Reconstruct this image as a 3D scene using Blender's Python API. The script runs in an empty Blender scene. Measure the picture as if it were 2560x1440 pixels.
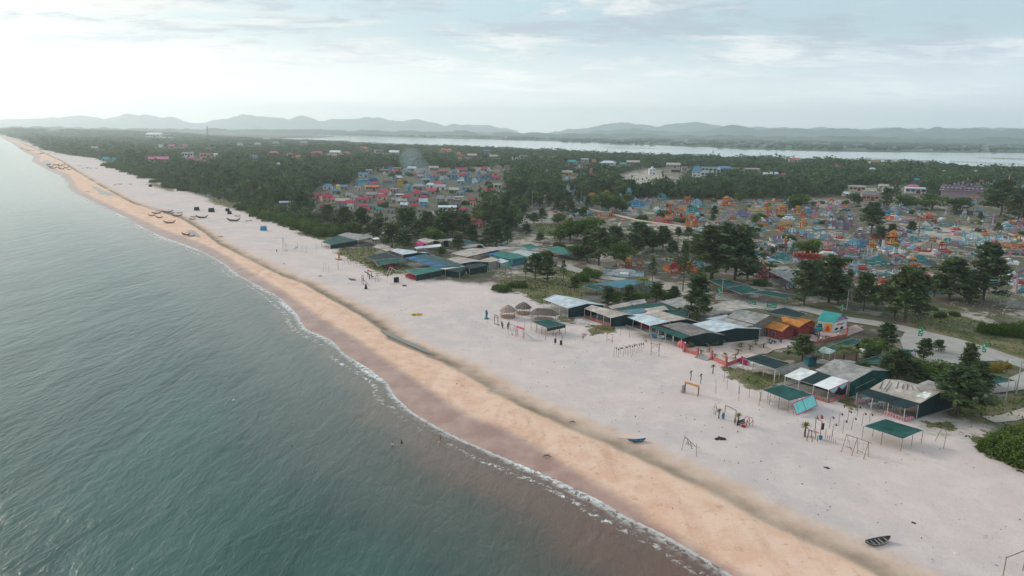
import bpy, math, random
import numpy as np
from mathutils import Vector, Matrix, noise as mnoise
SC = bpy.context.scene
R = math.radians
random.seed(7); rng = np.random.default_rng(7)
# ------------------------------------------------------------ camera
CAMH = 55.0; FPX = 1750.0; GZ = 0.5
PITCH = math.atan((720 - 327.5) / FPX); ROLL = math.asin(35 / 2560)
cam_d = bpy.data.cameras.new('camera'); cam = bpy.data.objects.new('camera', cam_d)
SC.collection.objects.link(cam); SC.camera = cam
cam_d.sensor_width = 36; cam_d.lens = 36 * FPX / 2560; cam_d.clip_start = 0.5; cam_d.clip_end = 80000
CM = (Matrix.Rotation(math.pi / 2 - PITCH, 3, 'X') @ Matrix.Rotation(ROLL, 3, 'Z'))
cam.matrix_world = Matrix.Translation((0, 0, CAMH)) @ CM.to_4x4()
# ------------------------------------------------------------ sky and sun
SUN_EL = 22; SUN_AZ = -58          # degrees, azimuth from +Y towards +X
w = bpy.data.worlds.new('World'); SC.world = w; w.use_nodes = True
nt = w.node_tree; N = nt.nodes; L = nt.links; N.clear()
def nd(t, **k):
    n = N.new(t)
    for a, b in k.items(): setattr(n, a, b)
    return n
def wmath(op, a, b=None, c=None, clamp=False):
    n = nd('ShaderNodeMath', operation=op, use_clamp=clamp)
    for i, v in enumerate((a, b, c)):
        if v is None: continue
        if isinstance(v, (int, float)): n.inputs[i].default_value = v
        else: L.new(v, n.inputs[i])
    return n.outputs[0]
def wmix(f, a, b):
    n = nd('ShaderNodeMix', data_type='RGBA')
    for i, v in ((0, f), (6, a), (7, b)):
        if isinstance(v, (int, float)): n.inputs[i].default_value = v
        elif isinstance(v, tuple): n.inputs[i].default_value = (*v, 1)
        else: L.new(v, n.inputs[i])
    return n.outputs[2]
def wramp(v, lo, hi):
    n = nd('ShaderNodeMapRange', interpolation_type='SMOOTHSTEP')
    L.new(v, n.inputs[0]); n.inputs[1].default_value = lo; n.inputs[2].default_value = hi
    return n.outputs[0]
sky = nd('ShaderNodeTexSky', sky_type='NISHITA', sun_disc=False, sun_elevation=R(SUN_EL), sun_rotation=R(SUN_AZ), air_density=1.2, dust_density=3, ozone_density=1.5)
tc = nd('ShaderNodeTexCoord'); sep = nd('ShaderNodeSeparateXYZ'); L.new(tc.outputs['Generated'], sep.inputs[0])
dx, dy, dz = sep.outputs
zz = wmath('ADD', wmath('MAXIMUM', dz, 0.0), 0.09)
px_ = wmath('DIVIDE', dx, zz); py_ = wmath('DIVIDE', dy, zz)
comb = nd('ShaderNodeCombineXYZ'); L.new(px_, comb.inputs[0]); L.new(py_, comb.inputs[1])
def cloud(scale, det, rough, dist, loc, rot, sx, sy):
    m = nd('ShaderNodeMapping'); L.new(comb.outputs[0], m.inputs[0])
    m.inputs['Location'].default_value = loc; m.inputs['Rotation'].default_value = (0, 0, rot); m.inputs['Scale'].default_value = (sx, sy, 1)
    n = nd('ShaderNodeTexNoise'); L.new(m.outputs[0], n.inputs['Vector'])
    n.inputs['Scale'].default_value = scale; n.inputs['Detail'].default_value = det; n.inputs['Roughness'].default_value = rough; n.inputs['Distortion'].default_value = dist
    return n.outputs[0]
c1 = cloud(0.80, 9, 0.64, 0.5, (2.3, 0.9, 0), 0.25, 0.8, 1.0)     # thin sheet cover
c2 = cloud(0.75, 9, 0.64, 0.6, (5.2, 3.4, 0), -0.15, 0.7, 1.0)     # darker bellies
c3 = cloud(3.6, 7, 0.68, 0.5, (0.2, 7.1, 0), 0.3, 0.8, 1.1)       # small ripples
cover = wramp(wmath('ADD', c1, wmath('MULTIPLY', wmath('SUBTRACT', c3, 0.5), 0.50)), 0.42, 0.57)
bel = wramp(wmath('ADD', c2, wmath('MULTIPLY', wmath('SUBTRACT', c3, 0.5), 0.55)), 0.40, 0.60)
left = wramp(wmath('SUBTRACT', wmath('MULTIPLY', dx, -1.0), wmath('MULTIPLY', dz, 0.6)), -0.75, 0.55)     # towards the sun side
cl_hi = wmix(left, (7.5, 7.7, 7.8), (7.8, 7.6, 7.2))
cl_lo = wmix(left, (3.7, 4.5, 5.2), (4.6, 5.15, 5.6))
cl = wmix(bel, cl_hi, cl_lo)
blue = wmix(0.72, sky.outputs[0], (4.7, 6.3, 7.1))
col = wmix(cover, blue, cl)
low = wramp(dz, 0.14, 0.0)
hcol = wmix(left, (11.0, 11.6, 12.2), (15.5, 14.4, 13.0))
col = wmix(wmath('MULTIPLY', low, 0.85), col, hcol)
bg = nd('ShaderNodeBackground'); L.new(col, bg.inputs[0]); bg.inputs[1].default_value = 0.1
wo = nd('ShaderNodeOutputWorld'); L.new(bg.outputs[0], wo.inputs[0])
sd = bpy.data.lights.new('sun', 'SUN'); sun = bpy.data.objects.new('sun', sd); SC.collection.objects.link(sun)
sd.energy = 2.0; sd.angle = R(14); sd.color = (1, 0.9, 0.78)
el, az = R(SUN_EL), R(SUN_AZ)
sun.rotation_euler = Vector((math.sin(az) * math.cos(el), math.cos(az) * math.cos(el), math.sin(el))).to_track_quat('Z', 'Y').to_euler()
SC.view_settings.view_transform = 'Standard'; SC.view_settings.look = 'None'
SC.view_settings.exposure = 0.38; SC.view_settings.gamma = 1
SC.cycles.volume_bounces = 3; SC.cycles.max_bounces = 8; SC.cycles.diffuse_bounces = 3; SC.cycles.transparent_max_bounces = 12
# ------------------------------------------------------------ helpers
def ray(u, v):
    return CM @ Vector(((u - 1280) / FPX, (720 - v) / FPX, -1))
def G(u, v, z=GZ):                      # the point of the level z seen at photo position (u, v)
    d = ray(u, v); t = (z - CAMH) / d.z
    return Vector((d.x * t, d.y * t, z))
def proj(P):
    q = CM.transposed() @ (Vector(P) - Vector((0, 0, CAMH)))
    return (1280 + FPX * q.x / -q.z, 720 - FPX * q.y / -q.z, -q.z)
CMn = np.array(CM)
def projn(P):
    q = (P - np.array([0, 0, CAMH])) @ CMn
    return 1280 + FPX * q[:, 0] / -q[:, 2], 720 - FPX * q[:, 1] / -q[:, 2], -q[:, 2]
def link(o): SC.collection.objects.link(o); return o
def tag(o, label=None, cat=None, group=None, kind=None):
    if label: o['label'] = label
    if cat: o['category'] = cat
    if group: o['group'] = group
    if kind: o['kind'] = kind
    return o
def inpoly(X, Y, poly):
    ins = np.zeros(X.shape, bool); n = len(poly)
    for i in range(n):
        x0, y0 = poly[i][:2]; x1, y1 = poly[(i + 1) % n][:2]
        if y0 == y1: continue
        c = ((y0 > Y) != (y1 > Y)) & (X < (x1 - x0) * (Y - y0) / (y1 - y0) + x0)
        ins ^= c
    return ins
def segdist(X, Y, pl, closed=False):
    d = np.full(X.shape, 1e9); n = len(pl)
    for i in range(n if closed else n - 1):
        x0, y0 = pl[i][:2]; x1, y1 = pl[(i + 1) % n][:2]
        vx, vy = x1 - x0, y1 - y0; l2 = vx * vx + vy * vy + 1e-9
        t = np.clip(((X - x0) * vx + (Y - y0) * vy) / l2, 0, 1)
        d = np.minimum(d, np.hypot(X - x0 - t * vx, Y - y0 - t * vy))
    return d
def W(pts, z=GZ): return [tuple(G(u, v, z))[:2] for u, v in pts]
def npmesh(name, V, F, smooth=False, attrs=None):
    me = bpy.data.meshes.new(name); V = np.asarray(V, np.float32); F = np.asarray(F, np.int32)
    me.vertices.add(len(V)); me.vertices.foreach_set('co', V.ravel())
    k = F.shape[1]; me.loops.add(F.size); me.loops.foreach_set('vertex_index', F.ravel())
    me.polygons.add(len(F)); me.polygons.foreach_set('loop_start', np.arange(0, F.size, k, dtype=np.int32))
    me.polygons.foreach_set('loop_total', np.full(len(F), k, np.int32))
    me.polygons.foreach_set('use_smooth', np.full(len(F), smooth))
    for an, av in (attrs or {}).items():
        a = me.attributes.new(an, 'FLOAT', 'POINT'); a.data.foreach_set('value', np.asarray(av, np.float32))
    me.update(); me.validate(); return me
# material builder -------------------------------------------------
class NB:
    def __init__(s, name):
        s.m = bpy.data.materials.new(name); s.m.use_nodes = True; s.t = s.m.node_tree
        s.b = s.t.nodes['Principled BSDF']; s.out = s.t.nodes['Material Output']
    def n(s, t, **k):
        x = s.t.nodes.new(t)
        for a, b in k.items(): setattr(x, a, b)
        return x
    def put(s, sock, v):
        if isinstance(v, (int, float)): sock.default_value = v
        elif isinstance(v, tuple): sock.default_value = (*v, 1) if len(v) == 3 and sock.type == 'RGBA' else v
        else: s.t.links.new(v, sock)
    def math(s, op, a, b=None, c=None, clamp=False):
        x = s.n('ShaderNodeMath', operation=op, use_clamp=clamp)
        for i, v in enumerate((a, b, c)):
            if v is not None: s.put(x.inputs[i], v)
        return x.outputs[0]
    def mix(s, f, a, b, blend='MIX'):
        x = s.n('ShaderNodeMix', data_type='RGBA', blend_type=blend)
        s.put(x.inputs[0], f); s.put(x.inputs[6], a); s.put(x.inputs[7], b); return x.outputs[2]
    def ramp(s, v, lo, hi, a=0.0, b=1.0):
        x = s.n('ShaderNodeMapRange', interpolation_type='SMOOTHSTEP'); s.put(x.inputs[0], v)
        x.inputs[1].default_value = lo; x.inputs[2].default_value = hi; x.inputs[3].default_value = a; x.inputs[4].default_value = b
        return x.outputs[0]
    def attr(s, n): return s.n('ShaderNodeAttribute', attribute_name=n).outputs['Fac']
    def coord(s, kind='Object'): return s.n('ShaderNodeTexCoord').outputs[kind]
    def pos(s): return s.n('ShaderNodeNewGeometry').outputs['Position']
    def map(s, v, sc=(1, 1, 1), rot=(0, 0, 0)):
        x = s.n('ShaderNodeMapping'); s.put(x.inputs[0], v); x.inputs['Scale'].default_value = sc; x.inputs['Rotation'].default_value = rot
        return x.outputs[0]
    def noise(s, v, scale, det=4, rough=.55, dist=0):
        x = s.n('ShaderNodeTexNoise'); s.put(x.inputs['Vector'], v)
        x.inputs['Scale'].default_value = scale; x.inputs['Detail'].default_value = det
        x.inputs['Roughness'].default_value = rough; x.inputs['Distortion'].default_value = dist
        return x.outputs[0]
    def bump(s, h, strength=.3, dist=.1, nrm=None):
        x = s.n('ShaderNodeBump'); s.put(x.inputs['Height'], h); s.put(x.inputs['Strength'], strength); x.inputs['Distance'].default_value = dist
        if nrm is not None: s.put(x.inputs['Normal'], nrm)
        return x.outputs[0]
    def fin(s, col, rough=.8, nrm=None, spec=.3, metal=0.0):
        s.put(s.b.inputs['Base Color'], col); s.put(s.b.inputs['Roughness'], rough); s.b.inputs['Specular IOR Level'].default_value = spec
        s.put(s.b.inputs['Metallic'], metal)
        if nrm is not None: s.put(s.b.inputs['Normal'], nrm)
        return s.m
MATS = {}
def M(col, rough=.8, var=.25, scale=1.2, metal=0.0, tint=False, stain=None, key=None):
    k = key or (col, rough, var, scale, metal, tint, stain)
    if k in MATS: return MATS[k]
    b = NB('paint_%d' % len(MATS)); p = b.pos()
    f = b.noise(p, scale, 5, .6)
    c = b.mix(b.ramp(f, .3, .7), tuple(x * (1 - var) for x in col), tuple(min(1, x * (1 + var)) for x in col))
    if stain:
        g = b.noise(p, scale * .45, 6, .7, .6); c = b.mix(b.ramp(g, .5, .68, 0, .75), c, stain)
    if tint:
        t = b.attr('tint'); c = b.mix(1.0, c, b.mix(t, (.68, .68, .68), (1.25, 1.25, 1.25)), 'MULTIPLY')
    MATS[k] = b.fin(c, rough, b.bump(f, .3, .05), .3, metal)
    return MATS[k]
# ------------------------------------------------------------ the lie of the land, read off the shore lines
SHORE = [(-60,325),(0,341),(30,357),(62,380),(86,392),(80,402),(108,418),(152,438),(172,458),(172,472),(205,492),(262,518),(318,545),(352,566),(405,592),(470,614),(520,636),(562,660),(600,690),(650,716),(700,745),(742,785),(762,822),(828,850),(860,885),(922,922),(968,958),(985,990),(1032,1032),(1100,1072),(1160,1102),(1230,1132),(1300,1162),(1370,1190),(1422,1215),(1500,1252),(1560,1290),(1650,1332),(1720,1372),(1770,1402),(1838,1445),(1950,1515),(2200,1650),(2600,1850),(3300,2150)]
WETIN = [(-60,323.5),(0,339),(40,357),(80,380),(100,392),(96,403),(120,415),(170,437),(186,458),(190,470),(235,495),(300,525),(345,546),(400,572),(480,600),(545,628),(600,665),(660,700),(722,738),(800,796),(872,838),(962,900),(1012,936),(1092,990),(1162,1040),(1242,1068),(1342,1120),(1402,1160),(1500,1216),(1580,1262),(1620,1300),(1700,1342),(1772,1392),(1865,1440),(1990,1515),(2260,1650),(2660,1850),(3400,2150)]
ORIN = [(-60,322),(0,337.5),(45,354),(90,374),(120,388),(150,402),(185,425),(245,462),(300,492),(330,508),(395,528),(450,545),(500,575),(545,610),(620,648),(700,688),(762,710),(792,730),(842,756),(902,790),(948,822),(966,846),(1062,888),(1152,930),(1250,990),(1330,1030),(1400,1062),(1500,1102),(1600,1147),(1700,1196),(1800,1242),(1880,1290),(1980,1340),(2060,1372),(2140,1410),(2220,1450),(2420,1550),(2800,1740),(3600,2100)]
VEG = [(-60,320),(0,336),(60,350),(110,376),(165,388),(235,396),(255,408),(330,438),(390,455),(430,474),(520,500),(620,530),(700,555),(765,580),(830,608),(900,640),(1010,700),(1240,722),(1330,745),(1400,800),(1480,800),(1600,860),(1700,880),(1850,905),(1900,975),(2100,1010),(2160,1060),(2300,1050),(2420,1075),(2440,1130),(2560,1165),(2800,1230),(3600,1500)]
sh_w, wet_w, or_w, veg_w = W(SHORE, 0), W(WETIN), W(ORIN), W(VEG)
def signed(X, Y, pl):                    # + on the inland side
    d = segdist(X, Y, pl); far = [(pl[-1][0], pl[-1][1] - 4000), (-90000, pl[-1][1] - 4000), (-90000, pl[0][1] + 1), (pl[0][0], pl[0][1] + 1)]
    return np.where(inpoly(X, Y, list(pl) + far), -d, d)
LAGOON = [(225,322.5),(400,327),(640,333),(890,340),(1090,346),(1280,350.5),(1530,358.5),(1705,366),(1792,369),(1855,374),(1920,375),(2070,379),(2220,381),(2560,383),(2900,387),(3300,392),(3300,450),(2900,440),(2560,430),(2350,421),(2170,408),(1920,401),(1780,396),(1530,386),(1280,374),(1140,368),(1015,363),(815,353),(640,346),(425,335),(362,332)]
lag_w = W(LAGOON)
GRASS = [[(930,620),(985,655),(1030,680),(960,690),(890,655),(835,632),(850,620)],[(760,570),(820,590),(850,612),(800,600),(740,585)],
 [(1310,700),(1450,690),(1500,705),(1440,735),(1500,745),(1480,765),(1340,760),(1310,735),(1240,722),(1255,700)],[(1465,812),(1545,812),(1540,832),(1480,838)],[(1395,785),(1440,790),(1440,808),(1400,805)],
 [(1800,915),(1900,930),(1980,940),(1960,975),(1880,975),(1830,945)],[(1150,672),(1220,675),(1200,690),(1130,690)],[(1335,560),(1450,560),(1430,590),(1340,590)],
 [(2330,1015),(2440,1000),(2560,982),(2700,960),(2900,1030),(2560,1045),(2440,1055)],[(2280,760),(2560,830),(2900,900),(2900,1000),(2560,925),(2450,905),(2300,840),(2240,790)],[(2430,905),(2540,915),(2545,940),(2440,935)],
 [(2300,1050),(2380,1055),(2400,1080),(2330,1070)],[(2430,1095),(2560,1040),(2700,1060),(2700,1200),(2560,1160),(2450,1130)],
 [(1350,680),(1420,670),(1500,690),(1440,700)],[(2120,985),(2150,1010),(2130,1030),(2095,1000)],[(520,490),(640,520),(700,548),(640,540),(520,505)],[(380,455),(440,470),(430,480),(370,462)]]
SANDY = [[(1545,440),(1600,424),(1640,425),(1690,445),(1660,455),(1700,470),(1640,482),(1560,470)],[(1270,545),(1330,530),(1400,525),(1370,560),(1290,565)],[(1290,595),(1360,580),(1390,590),(1350,610),(1290,612)],
 [(1550,532),(1600,524),(1615,535),(1570,545)],[(1600,555),(1700,560),(1740,575),(1690,580),(1600,562)],[(1690,600),(1760,580),(1740,640),(1700,640)],[(1440,655),(1520,640),(1560,660),(1480,680)],[(1600,705),(1720,700),(1740,725),(1640,740)],
 [(2230,560),(2400,565),(2480,580),(2420,605),(2330,640),(2270,610)],[(1990,560),(2120,590),(2140,610),(2020,590)],[(2290,600),(2330,600),(2350,640),(2300,640)],[(1900,690),(2000,680),(1980,720),(1880,735)],[(1860,640),(1960,640),(2000,660),(1900,665)],[(1230,620),(1340,590),(1380,640),(1290,690),(1200,660)],
 [(2400,790),(2470,785),(2480,800),(2430,805)],[(2300,1050),(2420,1070),(2560,1045),(2560,1060),(2440,1095),(2300,1085)],[(2100,470),(2260,470),(2250,480),(2120,480)],[(1320,400),(1400,395),(1395,405),(1340,408)],[(1180,405),(1290,398),(1280,425),(1210,430)],[(2050,500),(2100,500),(2080,515),(2030,515)]]
ROADS = [[(3000,1120),(2700,985),(2560,930),(2500,905),(2420,870),(2310,842),(2240,810),(2160,806),(2105,790),(2040,775)],]
grass_w = [W(p) for p in GRASS]; sandy_w = [W(p) for p in SANDY]
# ------------------------------------------------------------ ground sheet: rings growing with distance
def fan(angs, rad):
    A, RR = np.meshgrid(angs, rad); X = RR * np.sin(A); Y = RR * np.cos(A)
    na, nr = len(angs), len(rad)
    i = np.arange(nr - 1)[:, None] * na + np.arange(na - 1)[None]
    F = np.stack([i, i + 1, i + na + 1, i + na], -1).reshape(-1, 4)
    return X.ravel(), Y.ravel(), F[:, ::-1]
dense = np.radians(np.arange(-43, 43.01, 0.14))
angs = np.concatenate([np.radians(np.arange(-110, -43, 2.0)), dense, np.radians(np.arange(45, 111, 2.0))])
rad = [12.0]
while rad[-1] < 400: rad.append(rad[-1] * 1.0105)
while rad[-1] < 16900: rad.append(rad[-1] * 1.02)
rad = np.array(rad)
X, Y, F = fan(angs, rad)
dsh = signed(X, Y, sh_w); dwet = signed(X, Y, wet_w); dor = signed(X, Y, or_w); dveg = signed(X, Y, veg_w)
def soft(X, Y, polys, wd):
    m = np.zeros(X.shape)
    for p in polys:
        s = np.where(inpoly(X, Y, p), 1, -1) * segdist(X, Y, p, True); rr = max(2.0, .012 * math.hypot(*p[0][:2])) * wd
        m = np.maximum(m, 1 / (1 + np.exp(-np.clip(s / rr, -30, 30))))
    return m
g_grass = soft(X, Y, grass_w, .5); g_sand = soft(X, Y, sandy_w, 1.6)
g_town = soft(X, Y, [W([(770,485),(830,462),(920,420),(1240,412),(1290,470),(1180,522),(1150,556),(1040,560),(870,552),(780,528)])], .6)
lagd = np.where(inpoly(X, Y, lag_w), -1, 1) * segdist(X, Y, lag_w, True)
farland = (np.array([G(220, 322)[1]])[0] * 0 + inpoly(X, Y, lag_w[:18] + [(90000, lag_w[17][1]), (90000, 90000), (-90000, 90000), (-90000, lag_w[0][1])])).astype(float)
def vnoise(X, Y, s, seed=0):
    f = 0
    r2 = np.random.default_rng(seed)
    for k in range(7):
        a = r2.uniform(0, 6.28); fr = s * r2.uniform(.5, 2.2); f = f + np.sin(X * math.cos(a) * fr + Y * math.sin(a) * fr + r2.uniform(0, 6.28) + 1.3 * np.sin(X * fr * .6 * math.sin(a) + Y * fr * .5))
    return f / 7
def ground_z(X, Y, dsh, dor):
    z = np.where(dsh > 0, GZ * np.clip(dsh / 6, 0, 1) ** .8, np.clip(dsh * .06, -4, 0))
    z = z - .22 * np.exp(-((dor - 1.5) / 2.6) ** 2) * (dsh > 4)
    z = z + np.where(dsh > 8, .05 * vnoise(X, Y, .25, 1) + .06 * vnoise(X, Y, .09, 2), 0)
    return z
Z = ground_z(X, Y, dsh, dor)
# the wooded dune ridge at the far left end of the coast
rx, ry = G(-40, 334)[:2]
Z = Z + np.where(dveg > 10, 26 * np.exp(-(((X - rx) / 900) ** 2 + ((Y - ry - 300) / 900) ** 2)), 0) * np.clip((dveg - 10) / 120, 0, 1)
def hill_z(x, y):
    dv = float(signed(np.array([x]), np.array([y]), veg_w)[0])
    return 0 if dv < 10 else 26 * math.exp(-(((x - rx) / 900) ** 2 + ((y - ry - 300) / 900) ** 2)) * min(1, (dv - 10) / 120)
ground = link(bpy.data.objects.new('ground', npmesh('ground', np.stack([X, Y, Z], -1), F, True,
    dict(dsh=dsh, dwet=dwet, dor=dor, dveg=dveg, grass=g_grass, sandy=g_sand, far=farland, town=g_town))))
tag(ground, kind='structure')
b = NB('ground_mix'); p = b.pos()
big = b.noise(p, .035, 5, .6); mid = b.noise(p, .16, 6, .62); fine = b.noise(p, 1.1, 7, .7); grit = b.noise(p, 5, 4, .7)
along = b.noise(b.map(p, (1, .16, 1), (0, 0, -.45)), .28, 6, .62, .4)
white = b.mix(b.ramp(big, .38, .66), (.62, .50, .465), (.53, .46, .45))
white = b.mix(b.ramp(mid, .42, .66, 0, .6), white, (.68, .57, .52))
white = b.mix(b.ramp(fine, .5, .75, 0, .3), white, (.36, .32, .30))
white = b.mix(b.ramp(grit, .62, .70, 0, .6), white, (.28, .24, .21)); white = b.mix(b.ramp(b.noise(p, 2.3, 6, .75), .52, .68, 0, .32), white, (.40, .34, .31)); white = b.mix(b.ramp(b.noise(b.map(p, (1, .3, 1), (0, 0, .9)), .5, 6, .7), .55, .72, 0, .3), white, (.70, .62, .58))
orange = b.mix(b.ramp(mid, .36, .62), (.69, .425, .30), (.77, .53, .40))
orange = b.mix(b.ramp(along, .5, .7, 0, .4), orange, (.46, .26, .16))
orange = b.mix(b.ramp(fine, .48, .72, 0, .5), orange, (.80, .58, .44)); orange = b.mix(b.ramp(b.noise(p, .55, 7, .72, .4), .54, .68, 0, .55), orange, (.43, .235, .15))
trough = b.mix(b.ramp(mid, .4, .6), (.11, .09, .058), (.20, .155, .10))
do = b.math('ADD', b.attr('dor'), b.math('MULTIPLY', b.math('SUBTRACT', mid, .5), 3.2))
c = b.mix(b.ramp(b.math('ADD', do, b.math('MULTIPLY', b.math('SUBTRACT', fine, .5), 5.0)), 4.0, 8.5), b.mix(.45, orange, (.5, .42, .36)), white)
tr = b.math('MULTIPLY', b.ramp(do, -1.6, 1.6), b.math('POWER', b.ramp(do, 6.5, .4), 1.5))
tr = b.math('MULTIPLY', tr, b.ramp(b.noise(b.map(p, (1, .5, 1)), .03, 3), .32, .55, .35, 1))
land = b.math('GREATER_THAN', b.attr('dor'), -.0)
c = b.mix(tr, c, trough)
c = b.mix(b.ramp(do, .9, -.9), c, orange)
dw = b.math('ADD', b.attr('dwet'), b.math('MULTIPLY', b.math('SUBTRACT', fine, .5), 1.2))
wetc = b.mix(b.ramp(mid, .35, .65), (.33, .195, .16), (.44, .285, .235))
c = b.mix(b.ramp(dw, 2.2, -1.2), c, wetc)
# inland soils
dirt = b.mix(b.ramp(mid, .38, .62), (.070, .055, .038), (.13, .10, .075))
dirt = b.mix(b.ramp(big, .42, .62, 0, .7), dirt, (.080, .100, .032))
dirt = b.mix(b.ramp(b.noise(p, .09, 7, .7), .53, .62, 0, .9), dirt, (.36, .31, .265))
dirt = b.mix(b.ramp(fine, .55, .7, 0, .5), dirt, (.05, .055, .03))
dv = b.math('ADD', b.attr('dveg'), b.math('MULTIPLY', b.math('SUBTRACT', mid, .5), 16.0))
c = b.mix(b.ramp(dv, 1, 9), c, dirt)
c = b.mix(b.math('MULTIPLY', b.attr('town'), .8), c, b.mix(b.ramp(mid, .4, .6), (.045, .055, .028), (.12, .105, .08)))
sp = b.math('ADD', b.attr('sandy'), b.math('MULTIPLY', b.math('SUBTRACT', b.noise(p, .11, 8, .75), .5), 3.4))
c = b.mix(b.ramp(sp, .4, .75, 0, .85), c, b.mix(b.ramp(fine, .4, .7), (.50, .44, .385), (.27, .22, .17)))
gp = b.math('ADD', b.attr('grass'), b.math('MULTIPLY', b.math('SUBTRACT', b.noise(p, .45, 6, .7), .5), 2.0))
gcol = b.mix(b.ramp(fine, .35, .65), (.05, .065, .018), (.13, .13, .04)); gcol = b.mix(b.ramp(mid, .42, .6, 0, .8), gcol, (.20, .155, .085))
c = b.mix(b.ramp(gp, .42, .62), c, gcol)
fl = b.mix(b.ramp(b.noise(b.map(p, (.35, 1, 1)), .004, 5, .6), .4, .6), (.028, .055, .03), (.085, .13, .05))
fl = b.mix(b.ramp(b.noise(b.map(p, (.4, 1, 1)), .012, 5, .7), .60, .68, 0, .8), fl, (.2, .2, .16))
c = b.mix(b.attr('far'), c, fl)
rg = b.mix(b.ramp(dw, 2.0, -.5), (.9, .9, .9), (.38, .38, .38))
hgt = b.math('ADD', b.math('MULTIPLY', fine, .6), b.math('MULTIPLY', grit, .4))
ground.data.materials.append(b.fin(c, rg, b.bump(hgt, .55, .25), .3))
# ------------------------------------------------------------ sea
keep = (dsh[F].min(1) < 1.5); Fs = F[keep]; used = np.unique(Fs); remap = np.zeros(len(X), int); remap[used] = np.arange(len(used))
Xs, Ys = X[used], Y[used]; ds = dsh[used]
swell = .10 * np.sin((ds + 2.5 * vnoise(Xs, Ys, .05, 5)) * .42) * np.clip(-ds / 6, 0, 1) * np.exp(ds / 60)
sea = link(bpy.data.objects.new('sea', npmesh('sea', np.stack([Xs, Ys, .02 + swell], -1), remap[Fs], True, dict(dsh=ds))))
tag(sea, kind='structure')
b = NB('sea_water'); p = b.pos(); d = b.attr('dsh')
n1 = b.noise(b.map(p, (1, .42, 1), (0, 0, -.35)), .55, 6, .6, .5); n2 = b.noise(b.map(p, (1, .5, 1), (0, 0, .5)), 1.9, 5, .65, .3); n3 = b.noise(b.map(p, (1, .4, 1), (0, 0, -.5)), .05, 4, .6)
dn = b.math('ADD', d, b.math('MULTIPLY', b.math('SUBTRACT', b.noise(p, .06, 4), .5), 14.0))
near = b.ramp(G(0, 900)[1] * 0 + 1.0, 0, 1) if False else None
sepx = b.n('ShaderNodeSeparateXYZ'); b.put(sepx.inputs[0], p)
nearf = b.ramp(sepx.outputs[1], 180, 60)
deep = b.mix(b.ramp(n3, .35, .65), (.017, .060, .050), (.040, .100, .084))
shal = b.mix(nearf, (.17, .155, .12), (.135, .075, .055))
wid = b.math('ADD', dn, b.math('MULTIPLY', nearf, 9.0))
col = b.mix(b.ramp(wid, -19, -1.0), deep, shal)
mid_ = b.mix(nearf, (.11, .13, .11), (.065, .08, .065))
col = b.mix(b.math('MULTIPLY', b.ramp(dn, -40, -14), b.ramp(wid, -2, -14)), col, mid_)
fo = b.noise(p, .8, 7, .72, .5); fo2 = b.noise(b.map(p, (1, 1, 1)), .11, 3, .5)
d2 = b.math('ADD', d, b.math('MULTIPLY', b.math('SUBTRACT', fo2, .5), 3.0))
edge = b.math('MULTIPLY', b.ramp(b.math('ADD', d, b.math('MULTIPLY', b.math('SUBTRACT', b.noise(p, .05, 3), .5), 5.0)), -2.3, -.5), b.ramp(fo, .42, .56))
pp = b.math('ADD', b.math('MULTIPLY', nearf, .5), .5)
line2 = b.math('MULTIPLY', b.math('MULTIPLY', b.ramp(d2, -4.2, -3.4), b.ramp(d2, -2.2, -3.2)), b.ramp(fo, .50, .62))
patch = b.ramp(b.noise(p, .018, 3, .5), .42, .56, .2, 1)
foam = b.math('MAXIMUM', edge, line2); foam = b.math('MULTIPLY', foam, patch)
rim = b.math('MULTIPLY', b.ramp(d, -.9, -.3), .6)
foam = b.math('MAXIMUM', foam, b.math('MULTIPLY', rim, b.ramp(fo, .35, .5)))
col = b.mix(foam, col, (.78, .77, .76))
rough = b.mix(foam, (.16, .16, .16), (.8, .8, .8))
h = b.math('ADD', n1, b.math('MULTIPLY', n2, .3)); h = b.math('ADD', h, b.math('MULTIPLY', b.noise(b.map(p, (1, .30, 1), (0, 0, -.3)), .16, 3, .5, .6), 1.6))
sea.data.materials.append(b.fin(col, rough, b.bump(h, b.ramp(sepx.outputs[1], 130, 600, .50, .10), .62), .5)); b.b.inputs['IOR'].default_value = 1.33
# ------------------------------------------------------------ lagoon
def flatpoly(name, pts, z, mat, kind='structure'):
    me = bpy.data.meshes.new(name); me.from_pydata([(x, y, z) for x, y in pts], [], [list(range(len(pts)))]); me.update()
    if me.polygons[0].normal.z < 0: me.flip_normals()
    o = link(bpy.data.objects.new(name, me)); me.materials.append(mat)
    if kind: tag(o, kind=kind)
    return o
b = NB('lagoon_water'); p = b.pos()
f = b.noise(b.map(p, (.12, 1, 1)), .02, 5, .7)
lw = b.fin(b.mix(b.ramp(f, .4, .65), (.12, .15, .16), (.22, .24, .24)), .07, b.bump(b.noise(p, .5, 3), .04, .1), .6)
lagoon = flatpoly('lagoon', lag_w, GZ + .35, lw)
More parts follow.
